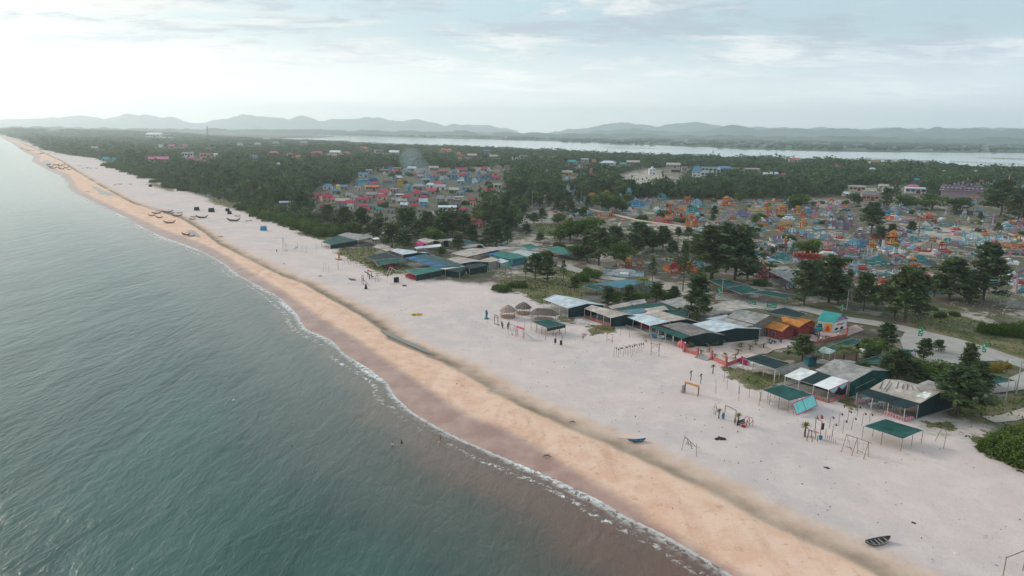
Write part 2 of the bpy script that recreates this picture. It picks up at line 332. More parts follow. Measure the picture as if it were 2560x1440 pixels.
# ------------------------------------------------------------ mountains beyond the lagoon
def ridge(name, prof, dist, depth, rough, seed, mat):
    us = np.arange(prof[0][0], prof[-1][0] + 1, 4.0); pv = np.interp(us, [a for a, _ in prof], [c for _, c in prof])
    nd_ = 16; V = []
    for k in range(nd_):
        t = k / (nd_ - 1)
        for u, v in zip(us, pv + (.22 if prof[0][1] < 312 else .12) * np.clip(322 - pv, 0, 60) - np.array([5.0 * mnoise.fractal((a * .022 + seed * 9, seed, 0), .9, 2, 6) for a in us])):
            d = ray(u, v); hh = math.hypot(d.x, d.y); top = CAMH + d.z / hh * dist
            D = dist - depth * (1 - t); x, y = d.x / hh * D, d.y / hh * D
            env = math.sin(t * math.pi / 2) ** 1.3
            z = max(0.2, top) * env * (1 + (1 - t) * rough * mnoise.fractal((x / 700 + seed, y / 500, seed), 1, 2, 5) * 1.6)
            z += 9 * rough * mnoise.fractal((x / 160, y / 160, seed), 1, 2, 4) * env
            V.append((x, y, z if k else -2))
    for u in us:
        d = ray(u, 330); hh = math.hypot(d.x, d.y); V.append((d.x / hh * (dist + depth * .7), d.y / hh * (dist + depth * .7), -2))
    n = len(us); i = np.arange(nd_)[:, None] * n + np.arange(n - 1)[None]
    F_ = np.stack([i, i + 1, i + n + 1, i + n], -1).reshape(-1, 4)
    o = link(bpy.data.objects.new(name, npmesh(name, V, F_, True))); o.data.materials.append(mat); tag(o, kind='structure'); return o
mm = NB('mountain_forest'); p = mm.pos(); mmat = mm.fin(mm.mix(mm.ramp(mm.noise(p, .004, 5), .35, .65), (.03, .05, .035), (.075, .09, .06)), .95)
ridge('far_mountains', [(-400,306),(-200,300),(0,293),(60,290),(120,288),(190,278),(225,282),(262,290),(310,276),(370,277),(430,288),(500,304),(560,290),(610,277),(650,281),(720,290),(760,284),(800,295),(850,293),(910,285),(950,287),(990,302),(1040,290),(1100,306),(1180,310),(1260,318),(1300,330)], 16500, 2400, .5, 3.1, mmat)
ridge('far_mountains', [(1300,332),(1400,328),(1500,315),(1570,308),(1640,314),(1690,306),(1760,307),(1820,318),(1900,316),(1960,322),(2060,318),(2120,322),(2300,318),(2500,322),(2700,318),(3000,320)], 15500, 2000, .5, 7.7, mmat)
ridge('mountains', [(1080,334),(1160,324),(1200,327),(1240,330),(1300,338),(1440,334),(1500,326),(1540,322),(1580,320),(1640,326),(1700,330),(1770,326),(1800,316),(1826,312),(1850,318),(1890,326),(1940,324),(1990,321),(2040,326),(2080,320),(2120,322),(2160,329),(2220,321),(2250,322),(2300,328),(2345,321),(2380,323),(2420,320),(2450,321),(2500,325),(2540,323),(2600,330),(2800,320),(3100,326)], 11000, 1500, .5, 1.4, mmat)
ridge('foothills', [(-300,324),(0,318),(200,320),(420,321),(640,325),(900,327),(1100,330),(1140,326),(1200,331),(1500,334),(1700,338),(2000,341),(2300,345),(2560,345),(3000,350)], 7600, 500, .8, 5.2, mmat)
# ------------------------------------------------------------ mesh building
class MB:
    def __init__(s): s.v = []; s.f = []; s.t = []
    def quad(s, a, b, c, d, t=.5):
        i = len(s.v); s.v += [tuple(a), tuple(b), tuple(c), tuple(d)]; s.t += [t] * 4; s.f.append((i, i + 1, i + 2, i + 3)); return s
    def poly(s, pts, t=.5):
        i = len(s.v); s.v += [tuple(p) for p in pts]; s.t += [t] * len(pts); s.f.append(tuple(range(i, i + len(pts)))); return s
    def box(s, c, size, rz=0, t=.5):
        x, y, z = size[0] / 2, size[1] / 2, size[2] / 2; ca, sa = math.cos(rz), math.sin(rz); i = len(s.v)
        for dz in (-z, z):
            for ax, ay in ((-x, -y), (x, -y), (x, y), (-x, y)):
                s.v.append((c[0] + ax * ca - ay * sa, c[1] + ax * sa + ay * ca, c[2] + dz)); s.t.append(t)
        s.f += [tuple(i + k for k in q) for q in ((3, 2, 1, 0), (4, 5, 6, 7), (0, 1, 5, 4), (1, 2, 6, 5), (2, 3, 7, 6), (3, 0, 4, 7))]; return s
    def tube(s, pts, r, n=6, t=.5, caps=True):
        pts = [Vector(p) for p in pts]; rs = r if isinstance(r, (list, tuple)) else [r] * len(pts); i0 = len(s.v)
        for k, p in enumerate(pts):
            d = (pts[min(k + 1, len(pts) - 1)] - pts[max(k - 1, 0)]).normalized()
            a = d.cross(Vector((0, 0, 1))); a = Vector((1, 0, 0)) if a.length < .01 else a.normalized(); bb = d.cross(a)
            for j in range(n):
                q = 2 * math.pi * j / n; s.v.append(tuple(p + (a * math.cos(q) + bb * math.sin(q)) * rs[k])); s.t.append(t)
        for k in range(len(pts) - 1):
            for j in range(n):
                s.f.append((i0 + k * n + j, i0 + k * n + (j + 1) % n, i0 + (k + 1) * n + (j + 1) % n, i0 + (k + 1) * n + j))
        if caps: s.f += [tuple(i0 + j for j in range(n))[::-1], tuple(i0 + (len(pts) - 1) * n + j for j in range(n))]
        return s
    def lathe(s, c, prof, n=10, t=.5, sq=False):
        i0 = len(s.v)
        for r, z in prof:
            for j in range(n):
                q = 2 * math.pi * (j + (.5 if sq else 0)) / n; s.v.append((c[0] + r * math.cos(q), c[1] + r * math.sin(q), c[2] + z)); s.t.append(t)
        for k in range(len(prof) - 1):
            for j in range(n): s.f.append((i0 + k * n + j, i0 + k * n + (j + 1) % n, i0 + (k + 1) * n + (j + 1) % n, i0 + (k + 1) * n + j))
        s.f += [tuple(i0 + j for j in range(n))[::-1], tuple(i0 + (len(prof) - 1) * n + j for j in range(n))]; return s
    def grid(s, P, nx, ny, thick=.06, jit=.25, jz=.0, panels=True):
        """P(s,t)->Vector ; a slab of panels, each panel with its own tint"""
        for i in range(nx):
            for j in range(ny):
                q = [P(i / nx, j / ny), P((i + 1) / nx, j / ny), P((i + 1) / nx, (j + 1) / ny), P(i / nx, (j + 1) / ny)]
                t = .5 + random.uniform(-jit, jit); dz = random.uniform(0, jz)
                s.quad(*[(a.x, a.y, a.z + dz) for a in q], t=t); s.quad(*[(a.x, a.y, a.z + dz - thick) for a in q[::-1]], t=t)
                for k in range(4):
                    if (k == 0 and j == 0) or (k == 1 and i == nx - 1) or (k == 2 and j == ny - 1) or (k == 3 and i == 0) or jz:
                        a, b_ = q[k], q[(k + 1) % 4]; s.quad((a.x, a.y, a.z + dz - thick), (b_.x, b_.y, b_.z + dz - thick), (b_.x, b_.y, b_.z + dz), (a.x, a.y, a.z + dz), t=t)
        return s
    def build(s, name, mat, parent=None, smooth=False, origin=None):
        me = bpy.data.meshes.new(name); o_ = Vector(origin or (0, 0, 0))
        if parent is not None and origin is None: o_ = Vector(parent.get('_o', (0, 0, 0)))
        me.from_pydata([(a[0] - o_.x, a[1] - o_.y, a[2] - o_.z) for a in s.v], [], s.f)
        at = me.attributes.new('tint', 'FLOAT', 'POINT'); at.data.foreach_set('value', s.t)
        if smooth: me.polygons.foreach_set('use_smooth', [True] * len(me.polygons))
        me.update(); o = link(bpy.data.objects.new(name, me)); me.materials.append(mat)
        if parent is not None: o.parent = parent
        elif origin is not None: o.location = origin
        return o
def thing(name, label, cat, loc=(0, 0, 0), group=None):
    o = link(bpy.data.objects.new(name, None)); o.location = loc; o['_o'] = tuple(loc); o.empty_display_size = .5
    return tag(o, label, cat, group)
def sub(mb, name, mat, part, smooth=False):          # a sub-part: same local frame as its part
    root = part.parent; o = mb.build(name, mat, part, smooth, origin=tuple(root.get('_o', (0, 0, 0)))); return o
def copy_tree(o, parent=None):
    c = o.copy(); SC.collection.objects.link(c); c.parent = parent
    for ch in o.children: copy_tree(ch, c)
    return c
PROTO = []
def proto(o): PROTO.append([o, False]); return o
def place(pr, loc, rz=0, sc=1.0, label=None, group=None, cat=None, scz=None, mats=None):
    """put a copy (or, the first time, the thing itself) of a built kind"""
    ent = next(e for e in PROTO if e[0] is pr)
    o = copy_tree(pr) if ent[1] else pr; ent[1] = True
    o.location = loc; o.rotation_euler = (0, 0, rz); o.scale = (sc, sc, scz or sc)
    if label: o['label'] = label
    if group: o['group'] = group
    elif 'group' in o: del o['group']
    if cat: o['category'] = cat
    return o
def cleanup():
    for e in PROTO:
        if not e[1]:
            for ch in list(e[0].children_recursive): bpy.data.objects.remove(ch)
            bpy.data.objects.remove(e[0])
# ------------------------------------------------------------ foliage
def foliage(name, ca, cb, hue=.3):
    b = NB(name); t = b.attr('tint'); oi = b.n('ShaderNodeObjectInfo').outputs['Random']; p = b.pos()
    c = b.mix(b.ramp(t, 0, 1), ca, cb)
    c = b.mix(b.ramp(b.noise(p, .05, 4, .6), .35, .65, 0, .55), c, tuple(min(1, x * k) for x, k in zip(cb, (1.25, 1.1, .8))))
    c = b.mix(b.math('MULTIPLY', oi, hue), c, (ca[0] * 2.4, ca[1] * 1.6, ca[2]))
    m = b.fin(c, .75, None, .2)
    tr = b.n('ShaderNodeBsdfTranslucent'); b.put(tr.inputs[0], c); mx = b.n('ShaderNodeMixShader'); mx.inputs[0].default_value = .25
    b.t.links.new(b.b.outputs[0], mx.inputs[1]); b.t.links.new(tr.outputs[0], mx.inputs[2]); b.t.links.new(mx.outputs[0], b.out.inputs[0])
    return m
F_CAS = foliage('needles', (.022, .050, .024), (.085, .128, .052)); F_RND = foliage('leaves', (.036, .075, .014), (.12, .20, .042))
F_BSH = foliage('shrub_leaves', (.022, .05, .010), (.095, .16, .032)); F_FOR = foliage('wood_leaves', (.018, .048, .028), (.095, .150, .055))
F_PLM = foliage('palm_leaves', (.07, .11, .03), (.24, .25, .07)); F_YEL = foliage('yellow_leaves', (.13, .12, .02), (.30, .24, .05)); F_PNK = foliage('pink_leaves', (.25, .10, .14), (.45, .25, .3))
BARK = M((.11, .09, .075), .9, .35, 3.0)
def quads(C, sx, sy, rnd, droop=0.0):
    n = len(C); d = rnd.normal(size=(n, 3)); d[:, 2] = d[:, 2] * (1 - droop) - droop * 1.2; d /= np.linalg.norm(d, axis=1)[:, None]
    e = rnd.normal(size=(n, 3)); e -= (e * d).sum(1)[:, None] * d; e /= np.linalg.norm(e, axis=1)[:, None]
    a = d * (np.asarray(sy) * rnd.uniform(.6, 1.3, n))[:, None] / 2; b_ = e * (np.asarray(sx) * rnd.uniform(.6, 1.3, n))[:, None] / 2
    return np.stack([C - a - b_ * .6, C - a * .2 + b_, C + a + b_ * .3, C + a * .3 - b_], 1)
def crown_cas(rnd, H=10.0, n_l=30, per=42, wid=1.0, sx=.32, sy=.75, low=.16):
    C = []; T = []; limbs = []
    for k in range(n_l):
        f = low + (.97 - low) * (k / n_l) ** .85; z0 = H * f; az = k * 2.4 + rnd.uniform(-.5, .5)
        ln = H * .27 * wid * (1.05 - f) ** .55 * rnd.uniform(.55, 1.25) + .25; up = .35 + .9 * f + rnd.uniform(-.15, .2)
        dirv = np.array([math.cos(az), math.sin(az), up]); dirv /= np.linalg.norm(dirv); tip = np.array([0, 0, z0]) + dirv * ln
        limbs.append((np.array([0, 0, z0]), tip))
        m = int(per * rnd.uniform(.5, 1.2)); t = rnd.uniform(.25, 1.08, m) ** .8
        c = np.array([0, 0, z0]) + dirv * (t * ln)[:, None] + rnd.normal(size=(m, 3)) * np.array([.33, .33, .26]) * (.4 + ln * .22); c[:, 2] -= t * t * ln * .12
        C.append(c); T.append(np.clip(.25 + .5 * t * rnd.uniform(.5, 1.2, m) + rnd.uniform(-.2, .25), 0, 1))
    C = np.concatenate(C); T = np.concatenate(T); return quads(C, sx, sy, rnd, .35), T, limbs
def crown_rnd(rnd, H=7.0, Wd=6.5, lumps=11, per=130, s=.42, flat=.75):
    C = []; T = []; limbs = []
    for k in range(lumps):
        az = rnd.uniform(0, 6.28); rr = Wd * .34 * math.sqrt(rnd.uniform(0, 1)); cz = H * (.5 + .28 * rnd.uniform(-1, 1) * (1 - rr / Wd))
        c0 = np.array([rr * math.cos(az), rr * math.sin(az), cz]); rad_ = Wd * rnd.uniform(.14, .26)
        limbs.append((np.array([0, 0, H * .22]), c0)); d = rnd.normal(size=(per, 3)); d /= np.linalg.norm(d, axis=1)[:, None]
        c = c0 + d * rad_ * rnd.uniform(.65, 1.12, per)[:, None] * np.array([1, 1, flat]); C.append(c)
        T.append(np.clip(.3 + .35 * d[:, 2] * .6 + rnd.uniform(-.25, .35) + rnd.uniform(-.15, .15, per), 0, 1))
    return quads(np.concatenate(C), s, s * 1.1, rnd), np.concatenate(T), limbs
def crown_bush(rnd, Wd=5.0, H=2.2, lumps=9, per=330, s=.19):
    C = []; T = []
    for k in range(lumps):
        az = rnd.uniform(0, 6.28); rr = Wd * .36 * math.sqrt(rnd.uniform(0, 1)); hh = H * rnd.uniform(.55, 1) * (1 - .5 * rr / Wd)
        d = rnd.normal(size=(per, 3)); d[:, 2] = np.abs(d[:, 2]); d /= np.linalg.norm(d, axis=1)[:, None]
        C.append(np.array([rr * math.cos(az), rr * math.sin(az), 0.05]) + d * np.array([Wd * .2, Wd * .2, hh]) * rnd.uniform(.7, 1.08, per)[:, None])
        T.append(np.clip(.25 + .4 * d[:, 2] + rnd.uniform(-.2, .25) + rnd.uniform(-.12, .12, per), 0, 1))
    return quads(np.concatenate(C), s, s, rnd), np.concatenate(T)
def qmesh(name, Q, T, mat):
    n = len(Q); me = npmesh(name, Q.reshape(-1, 3), np.arange(n * 4).reshape(n, 4), False, dict(tint=np.repeat(T, 4))); me.materials.append(mat); return me
TPLF = []
for k in range(3): _q, _t, _l = crown_rnd(np.random.default_rng(900 + k), 1.0, 1.1, 4, 5, .5); TPLF.append((_q, _t))
def make_tree(name, Q, T, limbs, mat, H, tr=.16, lean=0.0, nl=7):
    root = thing(name, None, 'tree'); link_o = lambda n, me: (lambda o: (setattr(o, 'parent', root), o)[1])(link(bpy.data.objects.new(n, me)))
    link_o('crown', qmesh('crown', Q, T, mat))
    tb = MB().tube([(0, 0, -.4), (.05, 0, H * .2), (-.06, .05, H * .5), (0, 0, H * .86)], [tr * 1.2, tr, tr * .7, tr * .2], 6)
    for a, b_ in limbs[::max(1, len(limbs) // nl)]:
        mid_p = a * .5 + b_ * .5 - np.array([0, 0, .1 * np.linalg.norm(b_ - a)]); tb.tube([tuple(a), tuple(mid_p), tuple(b_)], [tr * .42, tr * .3, tr * .1], 4)
    tb.build('trunk', BARK, root); return proto(root)
CAS = []; 
for k in range(5):
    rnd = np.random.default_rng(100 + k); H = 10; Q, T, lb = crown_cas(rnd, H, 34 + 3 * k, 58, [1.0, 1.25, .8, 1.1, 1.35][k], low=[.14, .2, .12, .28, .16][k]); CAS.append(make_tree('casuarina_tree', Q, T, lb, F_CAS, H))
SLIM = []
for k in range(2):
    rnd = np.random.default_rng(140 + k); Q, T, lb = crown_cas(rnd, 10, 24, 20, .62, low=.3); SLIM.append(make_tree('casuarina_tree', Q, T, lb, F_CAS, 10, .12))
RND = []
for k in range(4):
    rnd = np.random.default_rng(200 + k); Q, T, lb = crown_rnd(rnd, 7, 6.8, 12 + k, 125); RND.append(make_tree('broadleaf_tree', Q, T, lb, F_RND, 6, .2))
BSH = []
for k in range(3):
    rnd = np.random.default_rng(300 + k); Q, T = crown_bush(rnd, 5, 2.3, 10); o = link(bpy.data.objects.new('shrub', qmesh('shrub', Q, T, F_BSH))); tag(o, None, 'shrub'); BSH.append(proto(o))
def palm_proto(trunk=2.4, nf=13, fl=2.3, mat=None, spiky=False):
    root = thing('coconut_palm', None, 'palm tree'); fb = MB()
    for k in range(nf):
        az = k * 2.399; el_ = random.uniform(.2, 1.1) if not spiky else random.uniform(-.1, 1.3); pr = None
        for j in range(9):
            t = j / 8; rr = fl * t * math.cos(el_) * (1 - .15 * t); z = trunk + fl * (math.sin(el_) * t - (.75 if not spiky else .3) * t * t); p = Vector((rr * math.cos(az), rr * math.sin(az), z))
            if pr is not None:
                sdv = Vector((-math.sin(az), math.cos(az), 0)); wl = (.5 if not spiky else .42) * fl * .4 * math.sin(math.pi * min(1, t + .08)) + .03
                for sg in (-1, 1):
                    if spiky: fb.quad(pr, p, p + sdv * sg * wl * .3, pr + sdv * sg * wl * .3, t=random.random())
                    else:
                        for q in (0, .5):
                            a = pr.lerp(p, q); b2 = pr.lerp(p, q + .3); fb.quad(a, b2, b2 + sdv * sg * wl + Vector((0, 0, -.35 * wl)) + (p - pr) * .4, a + sdv * sg * wl * .9 + Vector((0, 0, -.4 * wl)) + (p - pr) * .4, t=random.random())
            pr = p
    fb.build('fronds', mat or F_PLM, root); MB().tube([(0, 0, -.3), (.05, 0, trunk * .5), (0, 0, trunk + .1)], [.16, .12, .11], 7).build('trunk', BARK, root)
    return proto(root)
PALM = palm_proto(3.0, 15, 2.9); YPALM = palm_proto(.9, 9, 1.3, F_PLM); PAND = palm_proto(1.7, 38, 1.15, F_PLM, True)
def hpx(u, yb, yt):                       # metres of a thing standing at (u,yb) whose top shows at yt
    P = G(u, yb); lo, hi = 0.0, 60.0
    for _ in range(30):
        m = (lo + hi) / 2
        if proj(P + Vector((0, 0, m)))[1] > yt: lo = m
        else: hi = m
    return lo
def wpx(u, yb, dpx): return dpx * proj(G(u, yb))[2] / FPX
NTREE = [0]
def tree(kind, u, yb, yt, label=None, group=None, wf=1.0):
    P = G(u, yb); P.z = GZ - .05; h = hpx(u, yb, yt); NTREE[0] += kind in 'csrpn'; wf *= 1.16 if kind == 'c' and yb > 560 else 1
    pool, base = {'c': (CAS, 10.2), 's': (SLIM, 10.2), 'r': (RND, 6.6), 'b': (BSH, 2.2), 'p': ([PALM], 4.3), 'y': ([YPALM], 1.7), 'n': ([PAND], 2.6)}[kind]
    k = random.randrange(len(pool)); s = h / base
    return place(pool[k], P, random.uniform(0, 6.28), s * wf * (1.38 if kind == 'c' else 1.05), label, group, scz=s)
HAND = [
 ('c',1742,803,684,'tall casuarina rising between the grey roofs of the beach restaurants',1.0),
 ('c',1338,700,634,'tallest casuarina of the small grove above the sand bushes',1.1),('c',1368,704,640,'casuarina in the middle of the small grove above the sand bushes',1.0),('s',1314,697,648,'slim casuarina at the left edge of the small beach grove',1.0),
 ('s',1408,705,648,'slim casuarina at the right edge of the small beach grove',1.0),('c',1436,728,690,'low young casuarina beside the grass right of the grove',1.0),
 ('s',1630,706,641,'slim pointed casuarina left of the orange and red tombs',1.2),
 ('c',1497,664,570,'large dark casuarina above the green net roofs',1.2),('c',1468,655,575,'dark casuarina just left of the largest one above the nets',1.0),('c',1536,648,566,'dark casuarina just right of the largest one above the nets',1.0),
 ('r',1425,600,545,'bright green broadleaf tree with rounded crown above the dune',1.5),('r',1468,600,538,'tallest bright green broadleaf tree above the dune',1.4),('r',1400,605,560,'low green broadleaf tree at the left end of the bright green clump',1.3),
 ('c',1598,628,556,'dark casuarina above the small red shrine gate',1.3),('r',1632,625,566,'green broadleaf tree right of the small red shrine gate',1.3),('c',1657,628,566,'casuarina at the right end of the clump behind the shrine gate',1.0),('c',1695,598,568,'small casuarina left of the huge tree by the tombs',1.0),
 ('c',1779,704,566,'huge spreading casuarina left of the magenta tomb walls',1.45),('c',1836,700,566,'second huge casuarina touching the magenta tomb walls',1.3),('s',1707,728,600,'lanky leaning casuarina with a bare lower trunk by the tombs',1.0),('c',1745,650,588,'smaller casuarina between the lanky one and the huge tree',1.1),('c',1868,702,610,'narrow casuarina on the right flank of the two huge trees',.9),
 ('r',2020,640,590,'round dark green broadleaf tree alone among the coloured tombs',1.5),('c',2178,584,507,'dark casuarina standing alone in the middle of the tomb field',1.1),
 ('c',2010,762,652,'tall casuarina left of the dark row behind the teal roofed shop',1.0),('c',2072,758,638,'tallest casuarina of the dark row behind the teal roofed shop',1.1),('s',2119,742,672,'slim casuarina second from right in the dark row behind the shop',1.3),('c',2158,778,684,'sparse casuarina at the right end of the dark row behind the shop',.8),('c',2040,735,650,'casuarina squeezed between the two tallest of the dark row',.9),
 ('c',2262,806,668,'broad black green casuarina by the bare field right of the shop',1.2),('c',2236,800,690,'lower casuarina leaning on the left side of the broad black green one',1.1),
 ('c',2372,752,645,'grey green casuarina above the bare field near the right edge',1.3),('c',2458,752,606,'slender tall casuarina beside the stone pillar near the right edge',1.0),('c',2410,745,680,'small casuarina between the grey green and the slender ones',1.0),
 ('c',2215,872,806,'bushy casuarina beside the road left of the green banner',1.3),('r',2178,890,842,'green broadleaf tree left of the bushy roadside casuarina',1.4),('c',2308,902,845,'pointed casuarina at the edge of the paved forecourt',1.1),
 ('c',2414,955,858,'wispy casuarina between the forecourt and the road',.9),('c',2240,955,872,'casuarina in front of the dark green net by the forecourt',1.2),('c',2212,958,890,'darker casuarina left of the one before the green net',1.1),
 ('r',2300,948,898,'bright green layered almond tree behind the corrugated roofs',1.9),('r',2352,948,902,'second layered almond tree to the right behind the roofs',1.7),
 ('c',2392,1036,920,'massive dark casuarina beside the rightmost corrugated roof',1.5),('c',2004,907,838,'bushy casuarina growing out between the grey roof and the red wall',1.2),('c',2440,1000,905,'casuarina behind the massive dark one at the low concrete tank',1.0),
 ('p',2108,903,856,'coconut palm behind the big grey roof below the red wall',1.3),('p',2140,905,868,'smaller coconut palm next to the white water tank',1.0),('p',1608,735,684,'coconut palm beside the blue long roof',1.0),
 ('c',1520,768,716,'casuarina sapling left end of the thicket above the shade nets',1.3),('r',1545,760,722,'dense shrubby tree in the thicket above the shade nets',1.4),('c',1572,762,712,'second sapling of the thicket above the shade nets',1.2),('r',1600,758,722,'rounded green tree of the thicket above the shade nets',1.4),('c',1640,755,708,'tallest sapling of the thicket above the shade nets',1.2),('r',1660,757,722,'low rounded tree near the right end of the thicket',1.3),('c',1685,756,716,'sapling at the right end of the thicket above the shade nets',1.2),
 ('c',1240,618,548,'tall casuarina left of the small paved square',1.2),('c',1222,612,560,'casuarina leaning to the left of the one at the paved square',1.1),('c',1268,610,562,'casuarina right of the tall one at the paved square',1.0),('c',1205,620,597,'young casuarina in front of the tents near the square',1.0),
 ('c',1145,628,585,'small casuarina among the blue and grey roofs',1.1),('r',1100,640,612,'small leafy tree beside the pink roof',1.0),('r',1050,648,625,'small leafy tree under the white roof',1.0),
 ('c',1160,600,535,'casuarina behind the white tents, left of the orange shrine',1.2),('c',1120,595,530,'wide casuarina above the pink roof',1.2),('c',1070,590,528,'dark casuarina above the brown tiled roofs',1.2),('c',1015,590,520,'dark casuarina behind the beach tents',1.2),('c',980,622,560,'casuarina just behind the leftmost grey roofs',1.2),('c',1010,628,572,'casuarina between the grey roofs and the pink roof',1.1),('c',945,600,545,'casuarina above the leftmost white roof',1.2),
 ('c',905,580,520,'casuarina at the sand end of the village belt',1.2),('c',862,575,517,'first casuarina above the bright shrub belt',1.3),('c',820,565,512,'casuarina above the shrub belt under the red roofs',1.2),('c',752,540,478,'tall dark casuarina left of the red roofed houses',1.3),
 ('r',2090,492,470,'round green tree left of the dark gate',1.3),('r',1988,520,480,'wide round green tree before the tomb field',1.6),('r',2135,510,478,'green tree right of the dark ornamental gate',1.2),('c',1355,556,520,'casuarina by the utility pole left of the asphalt lane',1.2),('r',1520,532,478,'round dark green tree above the teal tomb',1.5),('r',1556,530,500,'lower green tree right of the round dark one',1.2),
 ('r',1890,560,535,'small olive tree among the pale blue tombs',1.0),('c',1785,545,515,'dark young casuarina left of the blue and pink tombs',1.0),('r',1925,520,505,'small olive tree left of the yellow wall',1.3),
 ('r',2330,524,480,'low spreading tree in front of the purple temple',1.6),('r',2400,526,486,'spreading tree in front of the pink end of the temple',1.6),('r',2260,520,480,'round tree left of the stone gate',1.5),('c',2215,520,470,'dark casuarina left of the round tree by the stone gate',1.2),('c',2500,545,450,'tall dark casuarina right of the purple temple',1.4),('c',2545,560,470,'dark casuarina at the right photo edge behind the tombs',1.3),
 ('c',1420,520,480,'casuarina in the dark clump left of the round dark tree',1.3),('c',1392,532,500,'low casuarina above the asphalt lane',1.2),('c',1305,548,508,'casuarina at the bend of the asphalt lane',1.2)]
for kd, u, yb, yt, lb, wf in HAND: tree(kd, u, yb, yt, lb, None, wf)
# shrub belts and single shrubs
SHR = [(1253,727,707,'round dense green shrub, the left of the two on the sand'),(1293,717,699,'round dense green shrub, the right of the two on the sand')]
for u, yb, yt, lb in SHR: tree('b', u, yb, yt, lb, None, 1.35)
for u, yb, yt in [(632,532,517),(650,540,520),(672,546,523),(690,552,527),(712,557,532),(728,563,538),(745,566,540),(760,572,546),(776,578,551),(790,584,558),(806,588,562),(822,590,566),(838,588,566),(852,582,560),(735,552,530),(758,560,538),(781,566,545),(805,574,552),(826,578,556),(842,574,554),(700,545,524),(720,548,526),(862,578,560)]:
    tree('b', u, yb, yt, 'bright green shrub in the belt between the sand and the village', 'green shrubs between sand and village', 1.1)
for u, yb, yt in [(268,415,404),(290,420,407),(312,424,409),(335,430,414),(352,436,420),(380,445,428),(388,456,447),(440,468,452),(455,470,455),(470,476,462),(330,418,404),(300,412,401),(360,425,412),(410,455,442),(425,462,448),(620,525,510),(600,518,508)]:
    tree('b', u, yb, yt, 'low green shrub on the dune edge of the long beach forest', 'dune shrubs along the forest', 1.6)
for u, yb, yt in [(2455,1130,1098),(2478,1135,1090),(2500,1142,1085),(2525,1150,1080),(2550,1158,1078),(2580,1165,1080),(2470,1112,1080),(2495,1118,1072),(2520,1124,1066),(2548,1130,1060),(2575,1135,1058),(2500,1100,1064),(2530,1105,1056),(2560,1110,1050),(2600,1120,1050),(2450,1118,1095),(2545,1090,1048),(2590,1095,1045)]:
    tree('b', u + 22, yb, yt + 6, 'dense green shrub of the thicket at the right photo edge', 'shrubs of the thicket at the right edge', .95)
for u, yb, yt in [(2470,832,806),(2490,836,802),(2510,838,806),(2530,836,800),(2550,842,808),(2575,846,806)]:
    tree('b', u, yb, yt, 'dark low shrub of the fenced row beyond the road', 'fenced row of dark shrubs', .8)
for u, yb, yt, lb in [(1782,930,908,'tufted agave like plant on the sand in front of the red gate')]: tree('n', u, yb + 4, yt, lb)
for u, yb, yt in [(1398,618,603),(1365,640,625),(1290,645,632),(1665,540,522),(1605,548,535),(1480,690,668),(1455,700,680),(1900,545,532),(1700,555,542),(1975,600,585),(1880,660,644),(1905,712,694),(2060,560,548),(2290,700,685),(2350,792,778),(2385,788,776),(2330,775,765),(1960,690,676),(2120,655,643),(2440,560,550),(1330,545,533),(1460,560,545)]:
    tree('b', u, yb, yt, 'small wild shrub among the tombs and dunes', 'wild shrubs among tombs and dunes', 1.2)
for u, yb, yt in [(2475,925,902),(2488,928,905),(2505,922,905),(2517,920,902)]:
    o = tree('b', u, yb, yt, 'yellow leaved shrub in the roadside bed', 'yellow shrubs in the roadside bed', .55); 
    nm = o.data.copy() if 'yl' not in globals() else yl
    if 'yl' not in globals(): yl = nm; yl.materials.clear(); yl.materials.append(F_YEL)
    o.data = yl
# ------------------------------------------------------------ labels by place
ORD = ['first','second','third','fourth','fifth','sixth','seventh','eighth','ninth','tenth','eleventh','twelfth','thirteenth','fourteenth','fifteenth','sixteenth','seventeenth','eighteenth','nineteenth','twentieth']
def ordw(i):
    if i < 20: return ORD[i]
    i += 1; t = {2: ('twentieth', 'twenty'), 3: ('thirtieth', 'thirty'), 4: ('fortieth', 'forty'), 5: ('fiftieth', 'fifty'), 6: ('sixtieth', 'sixty'), 7: ('seventieth', 'seventy'), 8: ('eightieth', 'eighty'), 9: ('ninetieth', 'ninety')}[min(i // 10, 9)]
    return t[0] if i % 10 == 0 else t[1] + '-' + ORD[i % 10 - 1]
AUTO = []                                  # (object, description, place phrase)
def auto(o, desc, where='', group=None):
    AUTO.append((o, desc, where)); 
    if group: o['group'] = group
    return o
def autolabels():
    d = {}
    for o, ds, wh in AUTO: d.setdefault((ds, wh), []).append(o)
    for (ds, wh), L_ in d.items():
        L_.sort(key=lambda o: proj(o.matrix_world.translation if o.parent else o.location)[0])
        for i, o in enumerate(L_):
            full = (ds + ' ' + wh).strip() if len(L_) == 1 else (ds + ', ' + ordw(i) + ' from left ' + wh if i < len(L_) - 1 else ds + ', rightmost ' + wh)
            if len(full.split()) > 16: full = ds + (', ' + ordw(i) + ' from left' if len(L_) > 1 else '')
            o['label'] = ' '.join(full.split()[:16])
OPENINGS = []
